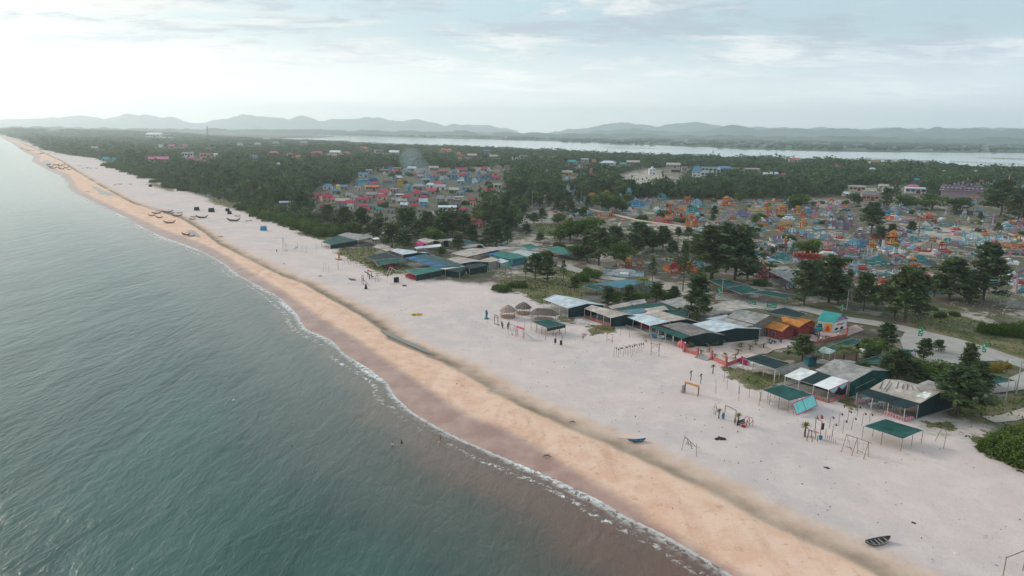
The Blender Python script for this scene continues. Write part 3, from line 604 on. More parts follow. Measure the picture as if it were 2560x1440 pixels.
# ------------------------------------------------------------ materials of the built things
m_grey = M((.30, .285, .27), .85, .2, .8, 0, True, (.17, .15, .13)); m_tan = M((.42, .37, .33), .85, .18, .7, 0, True, (.24, .19, .15))
m_pale = M((.50, .56, .60), .5, .12, .6, 0, True, (.36, .38, .39)); m_white = M((.70, .70, .68), .7, .08, 1.0, 0, True); m_dgrey = M((.19, .175, .165), .88, .22, .8, 0, True, (.10, .09, .08))
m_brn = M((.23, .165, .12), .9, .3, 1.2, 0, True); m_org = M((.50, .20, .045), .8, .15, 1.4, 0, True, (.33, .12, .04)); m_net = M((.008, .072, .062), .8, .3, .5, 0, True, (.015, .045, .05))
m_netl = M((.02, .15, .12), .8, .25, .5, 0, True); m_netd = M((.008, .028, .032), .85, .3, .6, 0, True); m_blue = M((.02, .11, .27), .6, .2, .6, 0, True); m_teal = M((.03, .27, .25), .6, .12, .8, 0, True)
m_tealb = M((.035, .15, .20), .5, .15, .5, 0, True); m_post = M((.50, .47, .44), .8, .2, 3); m_wood = M((.21, .14, .095), .9, .3, 4); m_dark = M((.035, .03, .03), .9, .3, 3); m_conc = M((.30, .285, .27), .9, .2, 1.0)
m_rail = M((.42, .13, .12), .8, .2, 2.0); m_pink = M((.60, .25, .30), .8, .15, 2.0); m_mag = M((.50, .03, .16), .75, .15, 1.0, 0, True); m_red = M((.42, .035, .05), .75, .15, 1.0, 0, True); m_redw = M((.23, .045, .045), .85, .25, 2.0)
m_cloth = M((.22, .62, .58), .8, .1, .8); m_ctrim = M((.48, .03, .22), .8, .1, 1.0); m_purp = M((.38, .20, .36), .8, .1, 2); m_glass = M((.05, .07, .09), .2, .1, 1); m_thatch = M((.15, .12, .10), .95, .35, 4, 0, True); m_thatch2 = M((.33, .24, .19), .95, .25, 4, 0, True)
m_sandst = M((.50, .42, .34), .9, .15, 1); m_pave = M((.40, .27, .25), .9, .15, .6); m_lamp = M((.85, .85, .80), .4, .02, 1)
def pt(c, h=None):
    return G(c[0], c[1], GZ + (c[2] if h is None else h))
def Zc(k, X, Y): 
    ox, oy = {1: (640, 450), 2: (1100, 600), 3: (1500, 600), 4: (1920, 600), 5: (1660, 880), 6: (1920, 800), 7: (1920, 1080), 0: (0, 240), 8: (640, 240), 9: (1280, 300), 10: (1920, 300)}[k]
    return (ox + X / 4, oy + Y / 4)
def bil(a, b_, c, d): return lambda s, t: (a * (1 - s) + b_ * s) * (1 - t) + (d * (1 - s) + c * s) * t
def posts(root, pts, mat=None, r=.075):
    for p in pts: MB().tube([(p.x, p.y, GZ - .3), (p.x, p.y, p.z - .05)], r, 6).build('post', mat or m_post, root)
def shed(label, z, A, B, Q, P, he, hr, mat, kind='gable', npost=4, walls='', wmat=None, floor=True, name='beach_shelter', cat='shelter', extra=None, pm=None, sheets=None, group=None):
    A, B, Q, P = [Zc(z, *c) if z is not None else c for c in (A, B, Q, P)]
    a, b_, q, p = pt(A, he), pt(B, he), pt(Q, hr), pt(P, hr)
    ctr = (a + b_ + q + p) / 4; root = thing(name, label, cat, (ctr.x, ctr.y, GZ), group)
    nx = max(2, int((b_ - a).length / 1.1)); ny = max(2, int((p - a).length / 1.7))
    if sheets: nx, ny = sheets
    if kind == 'gable': a2, b2 = p * 2 - a, q * 2 - b_; a2.z = b2.z = a.z
    else: a2, b2 = p, q
    MB().grid(bil(a, b_, q, p), nx, ny, .05, .32, .03).build('roof', mat, root)
    if kind == 'gable': MB().grid(bil(p, q, b2, a2), nx, ny, .05, .32, .03).build('roof', mat, root)
    ins = lambda P_: Vector((P_.x + (ctr.x - P_.x) * .04, P_.y + (ctr.y - P_.y) * .04, P_.z))
    if npost:
        posts(root, [ins(a.lerp(b_, k / (npost - 1))) for k in range(npost)], pm)
        posts(root, [ins(a2.lerp(b2, k / (npost - 1))) for k in range(npost)], pm)
    if floor:
        fl = [Vector((v.x, v.y, GZ + .09)) for v in (a, b_, b2, a2)]; mb = MB(); mb.poly(fl)
        for k in range(4): x, y = fl[k], fl[(k + 1) % 4]; mb.quad((x.x, x.y, GZ - .3), (y.x, y.y, GZ - .3), y, x)
        mb.build('floor', m_conc, root)
    ed = {'f': (a, b_), 'b': (a2, b2), 'l': (a, a2), 'r': (b_, b2)}
    for ch in walls:
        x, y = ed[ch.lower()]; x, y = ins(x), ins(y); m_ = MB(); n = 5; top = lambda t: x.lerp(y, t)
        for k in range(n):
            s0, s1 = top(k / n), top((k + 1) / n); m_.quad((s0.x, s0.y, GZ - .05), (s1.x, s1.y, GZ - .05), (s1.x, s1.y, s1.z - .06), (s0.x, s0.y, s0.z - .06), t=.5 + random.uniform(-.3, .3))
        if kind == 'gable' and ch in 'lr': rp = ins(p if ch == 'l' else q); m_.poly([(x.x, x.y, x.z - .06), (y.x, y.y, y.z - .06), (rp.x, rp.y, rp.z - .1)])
        m_.build('net_or_shade_sheet' if (wmat or m_netd) in (m_netd, m_net) else 'wall', wmat or m_netd, root)
    if extra: extra(root, a, b_, q, p)
    return root
def net(label, z, cs, mat, sag=.3, np_=2, name='shade_net', cat='awning', skirt=None, hts=None, group=None, pm=None, rpost=.055):
    P4 = [G(*(Zc(z, c[0], c[1]) if z is not None else c[:2]), GZ + c[2]) for c in cs]; ctr = sum(P4, Vector()) / 4; root = thing(name, label, cat, (ctr.x, ctr.y, GZ), group)
    f0 = bil(*P4); sd_ = random.uniform(0, 50)
    def P(s, t):
        v = f0(s, t); e = math.sin(math.pi * s) * math.sin(math.pi * t); v.z -= sag * e * (.6 + .8 * abs(mnoise.noise((s * 3 + sd_, t * 3, 0)))) - .10 * mnoise.noise((s * 9 + sd_, t * 7, 2)); return v
    mb = MB(); n = 14; vs = {}
    for i in range(n + 1):
        for j in range(n + 1):
            v = P(i / n, j / n); vs[i, j] = len(mb.v); mb.v.append(tuple(v)); mb.t.append(.5 + .8 * mnoise.noise((i * .35 + sd_, j * .25, 5)))
    for i in range(n):
        for j in range(n): mb.f.append((vs[i, j], vs[i + 1, j], vs[i + 1, j + 1], vs[i, j + 1]))
    o = mb.build('cloth', mat, root, True); sm = o.modifiers.new('thickness', 'SOLIDIFY'); sm.thickness = .02
    ed = []
    for k in range(4):
        for j in range(np_ if np_ else 0): ed.append(P4[k].lerp(P4[(k + 1) % 4], j / np_))
    posts(root, ed, pm or m_wood, rpost)
    fr = MB()
    for k in range(4): fr.tube([P4[k] + Vector((0, 0, .02)), P4[(k + 1) % 4] + Vector((0, 0, .02))], .035, 4)
    fr.build('frame', m_post, root)
    if skirt:
        for k, dh in skirt:
            x, y = P4[k], P4[(k + 1) % 4]; m_ = MB(); nn = 8
            for j in range(nn):
                s0, s1 = x.lerp(y, j / nn), x.lerp(y, (j + 1) / nn); off = .06 * math.sin(j * 2.3)
                m_.quad(s0 - Vector((off, 0, dh)), s1 - Vector((-off, 0, dh)), s1, s0, t=.5 + random.uniform(-.3, .3))
            m_.build('net_or_shade_sheet', m_netd, root)
    return root
# ------------------------------------------------------------ right hand row of restaurants
def rail(root, a, b_, h=.75, mat=None, n=None):
    mb = MB(); L_ = (b_ - a).length; n = n or max(3, int(L_ / .5)); mb.tube([(a.x, a.y, GZ + h), (b_.x, b_.y, GZ + h)], .06, 4); mb.tube([(a.x, a.y, GZ + .15), (b_.x, b_.y, GZ + .15)], .06, 4)
    for k in range(n + 1): c = a.lerp(b_, k / n); mb.box((c.x, c.y, GZ + h / 2), (.14, .14, h), .4)
    mb.build('railing', mat or m_rail, root)
def gr(v): return Vector((v.x, v.y, GZ))
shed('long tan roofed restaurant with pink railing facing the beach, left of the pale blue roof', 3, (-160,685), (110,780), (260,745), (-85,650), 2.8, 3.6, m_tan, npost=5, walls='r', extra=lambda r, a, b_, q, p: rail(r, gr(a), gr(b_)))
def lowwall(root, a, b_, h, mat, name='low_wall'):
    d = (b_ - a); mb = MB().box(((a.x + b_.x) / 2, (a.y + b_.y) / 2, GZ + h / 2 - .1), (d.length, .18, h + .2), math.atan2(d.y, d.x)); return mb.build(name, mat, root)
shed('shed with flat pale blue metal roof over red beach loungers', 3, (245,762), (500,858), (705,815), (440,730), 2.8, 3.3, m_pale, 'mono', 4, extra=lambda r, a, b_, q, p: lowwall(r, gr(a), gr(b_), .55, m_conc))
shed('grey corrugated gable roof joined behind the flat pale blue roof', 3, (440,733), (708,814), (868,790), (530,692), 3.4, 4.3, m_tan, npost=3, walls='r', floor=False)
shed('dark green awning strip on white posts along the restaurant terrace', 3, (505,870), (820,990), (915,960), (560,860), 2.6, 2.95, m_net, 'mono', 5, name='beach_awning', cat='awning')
shed('brown grey weathered roof behind the dark green awning strip', 3, (620,852), (912,962), (1085,925), (800,822), 3.05, 3.9, m_dgrey, npost=0, walls='rf')  # front side is open, its dark sheet paints the shade inside
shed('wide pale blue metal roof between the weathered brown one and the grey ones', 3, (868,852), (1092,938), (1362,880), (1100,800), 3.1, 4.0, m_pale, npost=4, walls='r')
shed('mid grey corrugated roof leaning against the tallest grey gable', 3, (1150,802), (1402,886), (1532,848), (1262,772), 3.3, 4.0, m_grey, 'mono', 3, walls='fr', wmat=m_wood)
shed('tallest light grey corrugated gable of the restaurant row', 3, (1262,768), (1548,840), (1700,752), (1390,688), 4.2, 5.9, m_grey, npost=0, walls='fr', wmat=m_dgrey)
shed('narrow light grey roof strip left of the tallest grey gable', 3, (1060,787), (1150,802), (1290,768), (1272,745), 3.2, 3.5, m_pale, 'mono', 2)
def redhouse(label, A, B, Q, P, he=2.7, hr=4.0, door=True):
    A, B, Q, P = [Zc(3, *c) for c in (A, B, Q, P)]; a, b_, q, p = pt(A, he), pt(B, he), pt(Q, hr), pt(P, hr); a2, b2 = p * 2 - a, q * 2 - b_; a2.z = b2.z = a.z
    c = (a + b_ + q + p) / 4; r = thing('wooden_bungalow', label, 'bungalow', (c.x, c.y, GZ)); 
    MB().grid(bil(a, b_, q, p), 9, 4, .09, .18, .02).build('roof', m_org, r); MB().grid(bil(p, q, b2, a2), 9, 4, .09, .18, .02).build('roof', m_org, r)
    I = lambda v, k=.10: Vector((v.x + (c.x - v.x) * k, v.y + (c.y - v.y) * k, v.z)); w_ = MB()
    ia, ib, ia2, ib2, ip, iq = I(a), I(b_), I(a2), I(b2), I(p), I(q)
    for x, y in ((ia, ib), (ib, ib2), (ib2, ia2), (ia2, ia)): w_.quad((x.x, x.y, GZ - .2), (y.x, y.y, GZ - .2), y - Vector((0, 0, .1)), x - Vector((0, 0, .1)))
    w_.poly([ib, ib2, iq]); w_.poly([ia2, ia, ip]); w_.build('wall', m_redw, r)
    f = lambda t, z, o=.03: (lambda v: Vector((v.x, v.y, z)) + (ia - ia2).normalized() * o)(ia.lerp(ib, t))
    for t0, t1, nm in ((.28, .42, 'door'), (.60, .74, 'window')):
        z0, z1 = (GZ + .05, GZ + 2.0) if nm == 'door' else (GZ + .8, GZ + 1.9); x0, x1 = f(t0, z0, .06), f(t1, z0, .06)
        mb = MB(); mb.quad(x0, x1, f(t1, z1, .06), f(t0, z1, .06)); dd = mb.build(nm, m_glass, r)
        fr = MB().tube([f(t0, z0, .08), f(t0, z1, .08), f(t1, z1, .08), f(t1, z0, .08)], .05, 4, caps=False); sub(fr, 'frame', m_post, dd)
    return r
redhouse('front bungalow with orange roof and dark red plank walls', (1585,855), (1822,915), (1898,852), (1685,795))
redhouse('second bungalow with orange roof, right behind the front orange one', (1760,800), (1992,872), (2062,826), (1838,760), 3.0, 4.3)
redhouse('small orange roof showing behind the right end of the second bungalow', (1950,800), (2065,826), (2118,800), (1990,778), 3.2, 4.0)
# shop with teal roof and painted front
a, b_, q, p = [pt(Zc(3, *c), h) for c, h in (((2165,800), 3.0), ((2345,828), 3.0), ((2425,740), 5.0), ((2240,705), 5.0))]
a2, b2 = p * 2 - a, q * 2 - b_; a2.z = b2.z = a.z; c = (a + b_ + q + p) / 4
sh = thing('painted_shop', 'small shop with teal roof, lilac gable and painted front walls', 'shop', (c.x, c.y, GZ))
MB().grid(bil(a, b_, q, p), 8, 4, .1, .12, .02).build('roof', m_teal, sh); MB().grid(bil(p, q, b2, a2), 8, 4, .1, .12, .02).build('roof', m_teal, sh)
e_ = (b_ - a).normalized(); dn_ = (b2 - b_).normalized(); bb, bb2 = b_ - e_ * .35, b2 - e_ * .35; ba = b_ - e_ * 3.2
qq = Vector(((bb.x + bb2.x) / 2, (bb.y + bb2.y) / 2, q.z - .15))
MB().quad(gr(a + e_ * .4), gr(bb), bb - Vector((0, 0, .1)), a + e_ * .4 - Vector((0, 0, .1))).quad(gr(a2 + e_ * .4), gr(bb2), bb2 - Vector((0, 0, .1)), a2 + e_ * .4 - Vector((0, 0, .1))).quad(gr(bb), gr(bb2), bb2, bb).quad(gr(a2 + e_ * .4), gr(a + e_ * .4), a + e_ * .4, a2 + e_ * .4).build('wall', M((.55, .58, .56), .8, .1, 1), sh)
MB().poly([bb + Vector((0, 0, .05)) + e_ * .06, bb2 + Vector((0, 0, .05)) + e_ * .06, qq + e_ * .06]).build('gable_end', m_purp, sh)
side = -dn_                                        # normal of the left long wall
def panel(o, x0, x1, z0, z1, nrm, off, mat, nm, par): 
    u0, u1 = o(x0), o(x1); n = nrm * off; mb = MB().quad(Vector((u0.x, u0.y, GZ + z0)) + n, Vector((u1.x, u1.y, GZ + z0)) + n, Vector((u1.x, u1.y, GZ + z1)) + n, Vector((u0.x, u0.y, GZ + z1)) + n); return mb.build(nm, mat, par) if par.type == 'EMPTY' else sub(mb, nm, mat, par)
ow = lambda t: bb.lerp(bb2, t); ol = lambda t: a.lerp(bb, t)
mu = panel(ow, .06, .94, .1, 2.7, e_, .03, m_white, 'mural', sh)
def shp(o, pts, nrm, off, mat, nm, par): mb = MB().poly([Vector((o(x).x, o(x).y, GZ + z)) + nrm * off for x, z in pts]); return sub(mb, nm, mat, par)
for k in range(7):
    x = .28 + k * .075; z = 1.95 + .10 * math.sin(k * 1.1); shp(ow, [(x, z - .2), (x + .05, z - .2), (x + .062, z + .05), (x + .045, z + .25), (x + .01, z + .22), (x - .006, z)], e_, .06, m_red, 'painted_letters', mu)
for pts in ([(.14, .5), (.34, .5), (.4, .9), (.3, 1.2), (.18, 1.15)], [(.5, .3), (.72, .3), (.78, .7), (.66, 1.2), (.55, .95)]): shp(ow, pts, e_, .07, m_dark, 'painted_figure', mu)
om = panel(ol, .52, .97, .1, 2.5, side, .05, M((.75, .36, .06), .8, .15, 1.5), 'mural', sh)
shp(ol, [(.62, .3), (.82, .3), (.86, 1.0), (.78, 1.9), (.68, 1.9), (.6, 1.1)], side, .08, M((.62, .10, .05), .8, .1, 2), 'painted_figure', om)
panel(ol, .12, .38, .1, 2.1, side, .05, m_glass, 'door', sh)
# red terrace wall with lamps, steps and pillars
def wallrun(label, pts, h=.9, mat=None, name='terrace_wall', cat='wall', pil=None, lamps=False, cap=True, z=3, lampstep=3.4):
    P = [G(*Zc(z, *c)) for c in pts]; c = P[0]; r = thing(name, label, cat, (c.x, c.y, GZ))
    for x, y in zip(P, P[1:]):
        d = y - x; lowwall(r, x, y, h, mat or m_rail, 'wall'); n = max(1, int(d.length / lampstep))
        for k in range(n + 1):
            v = x.lerp(y, k / n); pl = MB().box((v.x, v.y, GZ + (h + .25) / 2 - .1), (.32, .32, h + .45), math.atan2(d.y, d.x)).build('pillar', mat or m_rail, r)
            if lamps: sub(MB().lathe((v.x, v.y, GZ + h + .3), [(.03, 0), (.05, .06), (.17, .14), (.20, .28), (.14, .42), (.02, .47)], 8), 'lamp_globe', m_lamp, pl)
    return r
wallrun('red terrace wall with white globe lamps running back beside the restaurants', [(850,1080),(1130,1010),(1560,935)], lamps=True)
wallrun('red beach front terrace wall left of the steps', [(835,1115),(965,1155)], 1.0)
wallrun('red beach front terrace wall right of the steps', [(1112,1192),(1262,1262)], 1.0)
wallrun('red terrace wall with globe lamps on the side of the net roofed cafe', [(1268,1262),(1420,1205)], .9)
wallrun('red rear wall with white globe lamps ending at the shop forecourt', [(2110,1055),(2290,1005),(2465,968)], lamps=True)
for (X, Y, h, lb) in ((972,1163,2.2,'tall red pillar left of the beach steps'),(1112,1196,2.3,'tall red pillar right of the beach steps'),(1256,1268,2.4,'tall red corner pillar of the terrace at the sand'),(838,1118,1.3,'short red corner pillar at the left end of the terrace'),(2460,968,2.6,'red gate pillar beside the shop forecourt')):
    v = G(*Zc(3, X, Y)); r = thing('gate_pillar', lb, 'pillar', v); MB().box((v.x, v.y, GZ + h / 2 - .2), (.5, .5, h + .4), .5).build('shaft', m_rail, r); MB().lathe((v.x, v.y, GZ + h), [(.42, 0), (.42, .12), (.3, .2), (.05, .35)], 4, sq=True).build('cap', m_rail, r)
flatpoly('terrace_sand', [tuple(G(*Zc(3, *c)))[:2] for c in ((850,1095),(1130,1025),(1560,950),(1800,985),(2080,1040),(1750,1100),(1420,1195),(1268,1240),(1112,1180),(965,1140))], GZ + .13, M((.56, .43, .39), .9, .12, .5))
st = thing('beach_steps', 'concrete steps between two red pillars leading up to the terrace', 'steps', G(*Zc(3, 1040, 1190)))
l_, r_ = G(*Zc(3, 965,1158)), G(*Zc(3, 1112,1200)); fw = Vector((l_ - r_).to_tuple()); nrm = Vector((-fw.y, fw.x, 0)).normalized()
if nrm.y > 0: nrm = -nrm
for k in range(4):
    m_ = l_.lerp(r_, .5) + nrm * (.25 + .42 * k); MB().box((m_.x, m_.y, GZ + .1 - .03 * k + (.30 - .09 * k) / 2), (fw.length - .7, .42, .30 - .09 * k), math.atan2(fw.y, fw.x)).build('step', m_conc, st)
# terrace paving rounds and little palms in rings
pv_w = [tuple(G(*Zc(3, *c)))[:2] for c in ((1950,1000),(2120,940),(2470,960),(2560,850),(2700,760),(2540,820),(2400,930),(2200,920),(1960,990))]
flatpoly('forecourt_paving', [tuple(G(*Zc(3, *c)))[:2] for c in ((2010,1045),(1990,1000),(2090,960),(2240,905),(2345,925),(2560,850),(2640,905),(2470,965),(2110,1048))], GZ + .16, m_pave)
flatpoly('terrace_paving', [(G(*Zc(3, 1510, 1085)).x + 5.2 * math.cos(t_ / 12 * 6.283), G(*Zc(3, 1510, 1085)).y + 5.2 * math.sin(t_ / 12 * 6.283)) for t_ in range(12)], GZ + .15, M((.40, .30, .26), .9, .2, 1))
YP = [(1010,1145),(1072,1075),(1090,1125),(1218,1045),(1150,1060),(1145,1185),(1250,1175),(1350,1190),(1395,1070),(1415,1075),(1380,1140),(1500,1105),(1555,1050),(1632,1080),(990,1060),(905,1075),(1690,1030),(2255,1000),(2180,1010)]
for X, Y in YP:
    P = G(*Zc(3, X, Y)); P.z = GZ - .05; o = place(YPALM, P, random.uniform(0, 6), random.uniform(1.0, 1.35)); auto(o, 'young potted palm on the sandy terrace', 'inside the red walls', 'young palms on the terrace'); o['category'] = 'palm tree'
    if X < 1900: 
        k = thing('planting_ring', None, 'planting ring', P); MB().lathe((P.x, P.y, GZ), [(.75, -.05), (.75, .16), (.62, .16), (.62, .02)], 14).build('kerb', m_conc, k); auto(k, 'round kerb ring under a young palm', 'on the sandy terrace', 'planting rings on the terrace')
# lower right restaurants
net('dark green rippled net roof over the cafe beside the red corner pillar', 5, [(790,68,2.6),(960,26,3.2),(1262,112,3.2),(1110,172,2.6)], m_netd, .35, 3, pm=m_post, rpost=.07)
shed('long grey roof behind the rippled cafe net', 4, (0,312), (250,432), (290,375), (95,268), 2.9, 3.6, m_grey, npost=3)
shed('small mossy grey gable between the cafe net and the striped roof', 5, (1215,218), (1455,165), (1390,95), (1108,178), 2.9, 3.6, m_dgrey, 'mono', 3)
def stripes(r, a, b_, q, p):
    f = bil(a, b_, q, p); up = Vector((0, 0, .06)); MB().grid(lambda s, t: f(.36 + .29 * s, t) + up, 3, 4, .03, .1).build('net_panel', m_netd, r)
    rail(r, gr(a.lerp(b_, .45)), gr(b_)); rail(r, gr(b_), gr(q))
    x, y = b_, q; mb = MB(); tb = MB()
    for s0 in (0, .5):
        n = 8; pts = [x.lerp(y, .05 + s0 * .9 + .42 * k / n) for k in range(n + 1)]
        low = [v - Vector((0, 0, .25 + .95 * math.sin(math.pi * (k / n)))) for k, v in enumerate(pts)]
        for k in range(n): mb.quad(low[k], low[k + 1], pts[k + 1], pts[k])
        tb.tube(low, .09, 4)
    tb.tube([x - Vector((0, 0, .05)), y - Vector((0, 0, .05))], .10, 4); mb.build('swag_cloth', m_cloth, r); tb.build('swag_trim', m_ctrim, r)
shed('open restaurant under a white roof with one dark net stripe and turquoise swags', 5, (1200,238), (1652,378), (1852,290), (1372,155), 2.9, 3.7, m_white, 'mono', 4, extra=stripes, walls='b')
shed('largest grey corrugated gable above the striped white roof', 5, (1512,180), (1868,302), (2085,182), (1702,72), 3.6, 5.0, m_grey, npost=0, walls='r', wmat=m_net)
net('small sagging green net beneath the eaves of the largest grey gable', 5, [(1850,320,1.9),(2000,240,2.7),(2110,270,2.7),(1920,360,1.9)], m_net, .4, 1)
r = net('green flat net canopy with a turquoise banner hanging off its corner', 5, [(975,378,2.5),(1190,325,2.7),(1490,427,2.7),(1250,492,2.5)], m_net, .45, 3)
x, y = G(*Zc(5, 1492, 425), GZ + 2.7), G(*Zc(5, 1285, 515), GZ + 2.3); dv_ = Vector((.5, -.9, -1.55)); mb = MB(); f_ = lambda s, t: y.lerp(x, s) + dv_ * 1.25 * t + Vector((0, 0, -.16 * math.sin(math.pi * s) * math.sin(math.pi * t)))
n = 8
for i in range(n):
    for j in range(n): mb.quad(f_(i / n, j / n), f_((i + 1) / n, j / n), f_((i + 1) / n, (j + 1) / n), f_(i / n, (j + 1) / n))
bn = mb.build('banner', m_cloth, r); sub(MB().tube([f_(0, 0), f_(.5, 0), f_(1, 0), f_(1, 1), f_(.5, 1), f_(0, 1), f_(0, 0)], .10, 4), 'border', m_ctrim, bn); sub(MB().tube([f_(.45, 0) + Vector((0, -.03, .03)), f_(.45, 1) + Vector((0, -.03, .03))], .03, 4), 'seam', m_dark, bn)
net('free standing green net canopy on thin poles, nearest the right edge', 6, [(955,1062,2.5),(1170,992,2.9),(1552,1102,2.6),(1345,1190,2.4)], m_net, .55, 2)
r8 = shed('rightmost large shed with patched boards on its corrugated roof', 6, (1015,688), (1520,834), (1715,725), (1180,590), 3.3, 4.5, m_tan, npost=0, walls='rb', wmat=m_netd,
     extra=lambda r, a, b_, q, p: [MB().tube([bil(a, b_, q, p)(s, t) + Vector((0, 0, .1)), bil(a, b_, q, p)(s + .12, t2) + Vector((0, 0, .1))], .05, 4).build('roof_batten', m_dark, r) for s, t, t2 in ((.02, .75, .2), (.10, .95, .25), (.18, .8, .1), (.25, .98, .5), (.35, .95, .55), (.42, .99, .6), (.5, .97, .7), (.6, .96, .8))] and MB().grid(lambda s, t: bil(a, b_, q, p)(.80 + .17 * s, .35 + .45 * t) + Vector((0, 0, .09)), 4, 3, .02, .5).build('roof_patch', m_white, r))
shed('dark net strip awning in front of the rightmost large shed', 6, (880,722), (1380,886), (1520,838), (1012,690), 2.7, 3.2, m_netd, 'mono', 4, name='beach_awning', cat='awning', extra=lambda r, a, b_, q, p: (rail(r, gr(a), gr(p), mat=m_pink), rail(r, gr(a.lerp(b_, .62)), gr(b_), mat=m_pink), rail(r, gr(b_), gr(b_.lerp(q, .6)), mat=m_pink)))
shed('pale curved roof peeking out behind the rightmost large shed', 6, (1500,640), (1700,700), (1742,640), (1600,600), 3.6, 4.2, m_grey, 'mono', 0)
net('green net triangle stretched over the lane at the right edge', 6, [(2060,600,3.0),(2130,505,3.2),(2482,606,3.0),(2120,665,2.6)], m_net, .5, 1)
net('dark green net behind the palms below the red rear wall', 4, [(570,1080,2.6),(840,980,3.0),(960,1010,3.0),(680,1115,2.6)], m_net, .3, 1)
shed('pale green roof between the palm and the rear net', 4, (450,1120), (620,1140), (680,1108), (560,1065), 2.8, 3.2, M((.30, .40, .36), .8, .15, .8, 0, True), 'mono', 2)
net('dark green net between the largest grey gable and the almond trees', 4, [(860,1225,3.0),(1050,1170,3.2),(1330,1110,3.2),(1120,1240,3.0)], m_net, .4, 1)
net('dark green net stretched behind the bushy roadside casuarina', 4, [(1110,1180,3.0),(1250,1090,3.2),(1480,1100,3.2),(1300,1200,3.0)], m_net, .4, 1)
r = thing('kiosk', 'narrow teal sheet metal kiosk behind the striped roof', 'kiosk', G(*Zc(4, 415, 1250))); v = G(*Zc(4, 415, 1250)); MB().box((v.x, v.y, GZ + 1.1), (2.6, 1.6, 2.4), .4).build('wall', m_tealb, r); MB().box((v.x, v.y, GZ + 2.38), (2.9, 1.9, .1), .4).build('roof', m_dgrey, r)
r = thing('water_tank', 'white cube water tank beside the palms', 'water tank', G(*Zc(4, 942, 1175))); v = r.location; MB().box((v.x, v.y, GZ + 1.5), (1.3, 1.3, 1.5), .4).build('tank', m_white, r); MB().box((v.x, v.y, GZ + .35), (1.2, 1.2, .8), .4).build('stand', m_conc, r)
r = wallrun('low grey concrete wall of the roadside pit', [(2010,845),(2130,800),(2240,735)], 1.1, m_conc, 'concrete_wall', z=6, lampstep=30)
r = wallrun('grey concrete embankment wall below the stone pillar at the right edge', [(2385,670),(2640,700)], 2.2, m_conc, 'retaining_wall', z=4, lampstep=40)
# ------------------------------------------------------------ roofs and nets behind the right row
net('green net awning beside the long blue roof', 2, [(1420,460,2.5),(1545,440,2.8),(1645,495,2.8),(1585,512,2.5)], m_net, .2, 1)
shed('long low shed with smooth blue roof behind the palms', 2, (1545,440), (1800,482), (1990,440), (1850,390), 2.8, 4.2, m_tealb, npost=2, walls='fr', wmat=m_dgrey)
shed('faded brown roof left of the shrubby thicket', 2, (1392,612), (1640,600), (1745,552), (1465,560), 2.4, 3.4, m_dgrey, 'mono', 2)
shed('small light roof patch at the left of the shade nets', 3, (75,660), (120,690), (322,652), (290,618), 2.8, 3.0, m_tan, 'mono', 2)
shed('small grey roof patch in the middle of the shade nets', 3, (288,612), (332,650), (468,628), (448,588), 3.0, 3.3, m_grey, 'mono', 2)
net('broad dark green net roofing the yard behind the tan restaurants', 3, [(110,700,2.8),(330,655,3.0),(640,620,3.0),(880,705,2.8)], m_net, .3, 2)
net('dark green net behind the grey gable left of the lone casuarina', 3, [(480,720,2.8),(690,700,3.0),(900,700,3.0),(880,770,2.8)], m_net, .3, 1)
shed('translucent blue grey roof in front of the broad yard net', 3, (205,705), (315,752), (460,715), (430,682), 2.9, 3.1, M((.10, .20, .24), .6, .15, .6, 0, True), 'mono', 2)
shed('small tan folded roof right of the translucent blue grey one', 3, (435,690), (480,716), (692,700), (640,656), 2.9, 3.3, m_tan, 'mono', 2)
shed('weathered grey roof left of the lone casuarina', 3, (600,617), (770,680), (905,650), (830,562), 3.1, 3.7, m_grey, npost=2)
shed('broad dusty grey roof right of the lone casuarina', 3, (950,700), (1112,752), (1402,690), (1180,637), 3.2, 3.9, m_tan, npost=2)
shed('flat dusty roof behind the broad dusty grey one', 3, (1180,620), (1400,690), (1640,688), (1385,600), 3.2, 3.4, m_grey, 'mono', 2)
net('dark net roof rising behind the tallest grey gable', 3, [(1640,722,2.9),(1850,672,3.6),(2075,742,3.0),(1980,778,2.8)], m_netd, .2, 1)
for lb, c4 in (('dark green net hung between the huge casuarinas', [(1080,400,3.0),(1220,390,3.2),(1440,440,3.2),(1250,482,3.0)]), ('middle green net of the three stretched over the rear lane', [(1262,482,2.8),(1462,446,3.4),(1600,512,3.0),(1420,542,2.8)]), ('right green net of the three stretched over the rear lane', [(1480,520,2.8),(1640,506,3.2),(1960,552,3.0),(1850,582,2.6)])):
    net(lb, 3, c4, m_net, .35, 1)
# ------------------------------------------------------------ the beach roofs at the left
shed('leftmost light grey roof of the whole restaurant strip', 1, (820,550), (1015,602), (1080,547), (905,524), 2.9, 3.6, m_grey, 'mono', 3)
shed('light grey roof wing joined right of the leftmost one', 1, (1015,602), (1170,572), (1150,524), (1070,547), 2.9, 3.5, m_grey, 'mono', 3)
net('leftmost dark green net roof reaching onto the sand', 1, [(655,622,2.2),(820,557,2.9),(1015,604,2.9),(745,648,2.0)], m_net, .2, 2, skirt=[(2, 1.9)])
shed('small pale canopy right of the leftmost grey roofs', 1, (1155,582), (1185,595), (1240,590), (1215,572), 2.6, 2.8, m_white, 'mono', 2)
shed('tan folded roof above the green creeper patch', 1, (1165,668), (1250,692), (1345,662), (1240,636), 2.7, 3.2, m_tan, 'mono', 3)
shed('tan square roof left of the bright white gable', 1, (1252,692), (1300,712), (1402,692), (1302,666), 2.6, 2.9, m_tan, 'mono', 2)
shed('bright white metal gable with dark end wall', 1, (1345,706), (1470,748), (1612,726), (1410,685), 2.7, 3.3, m_pale, npost=2, walls='r')
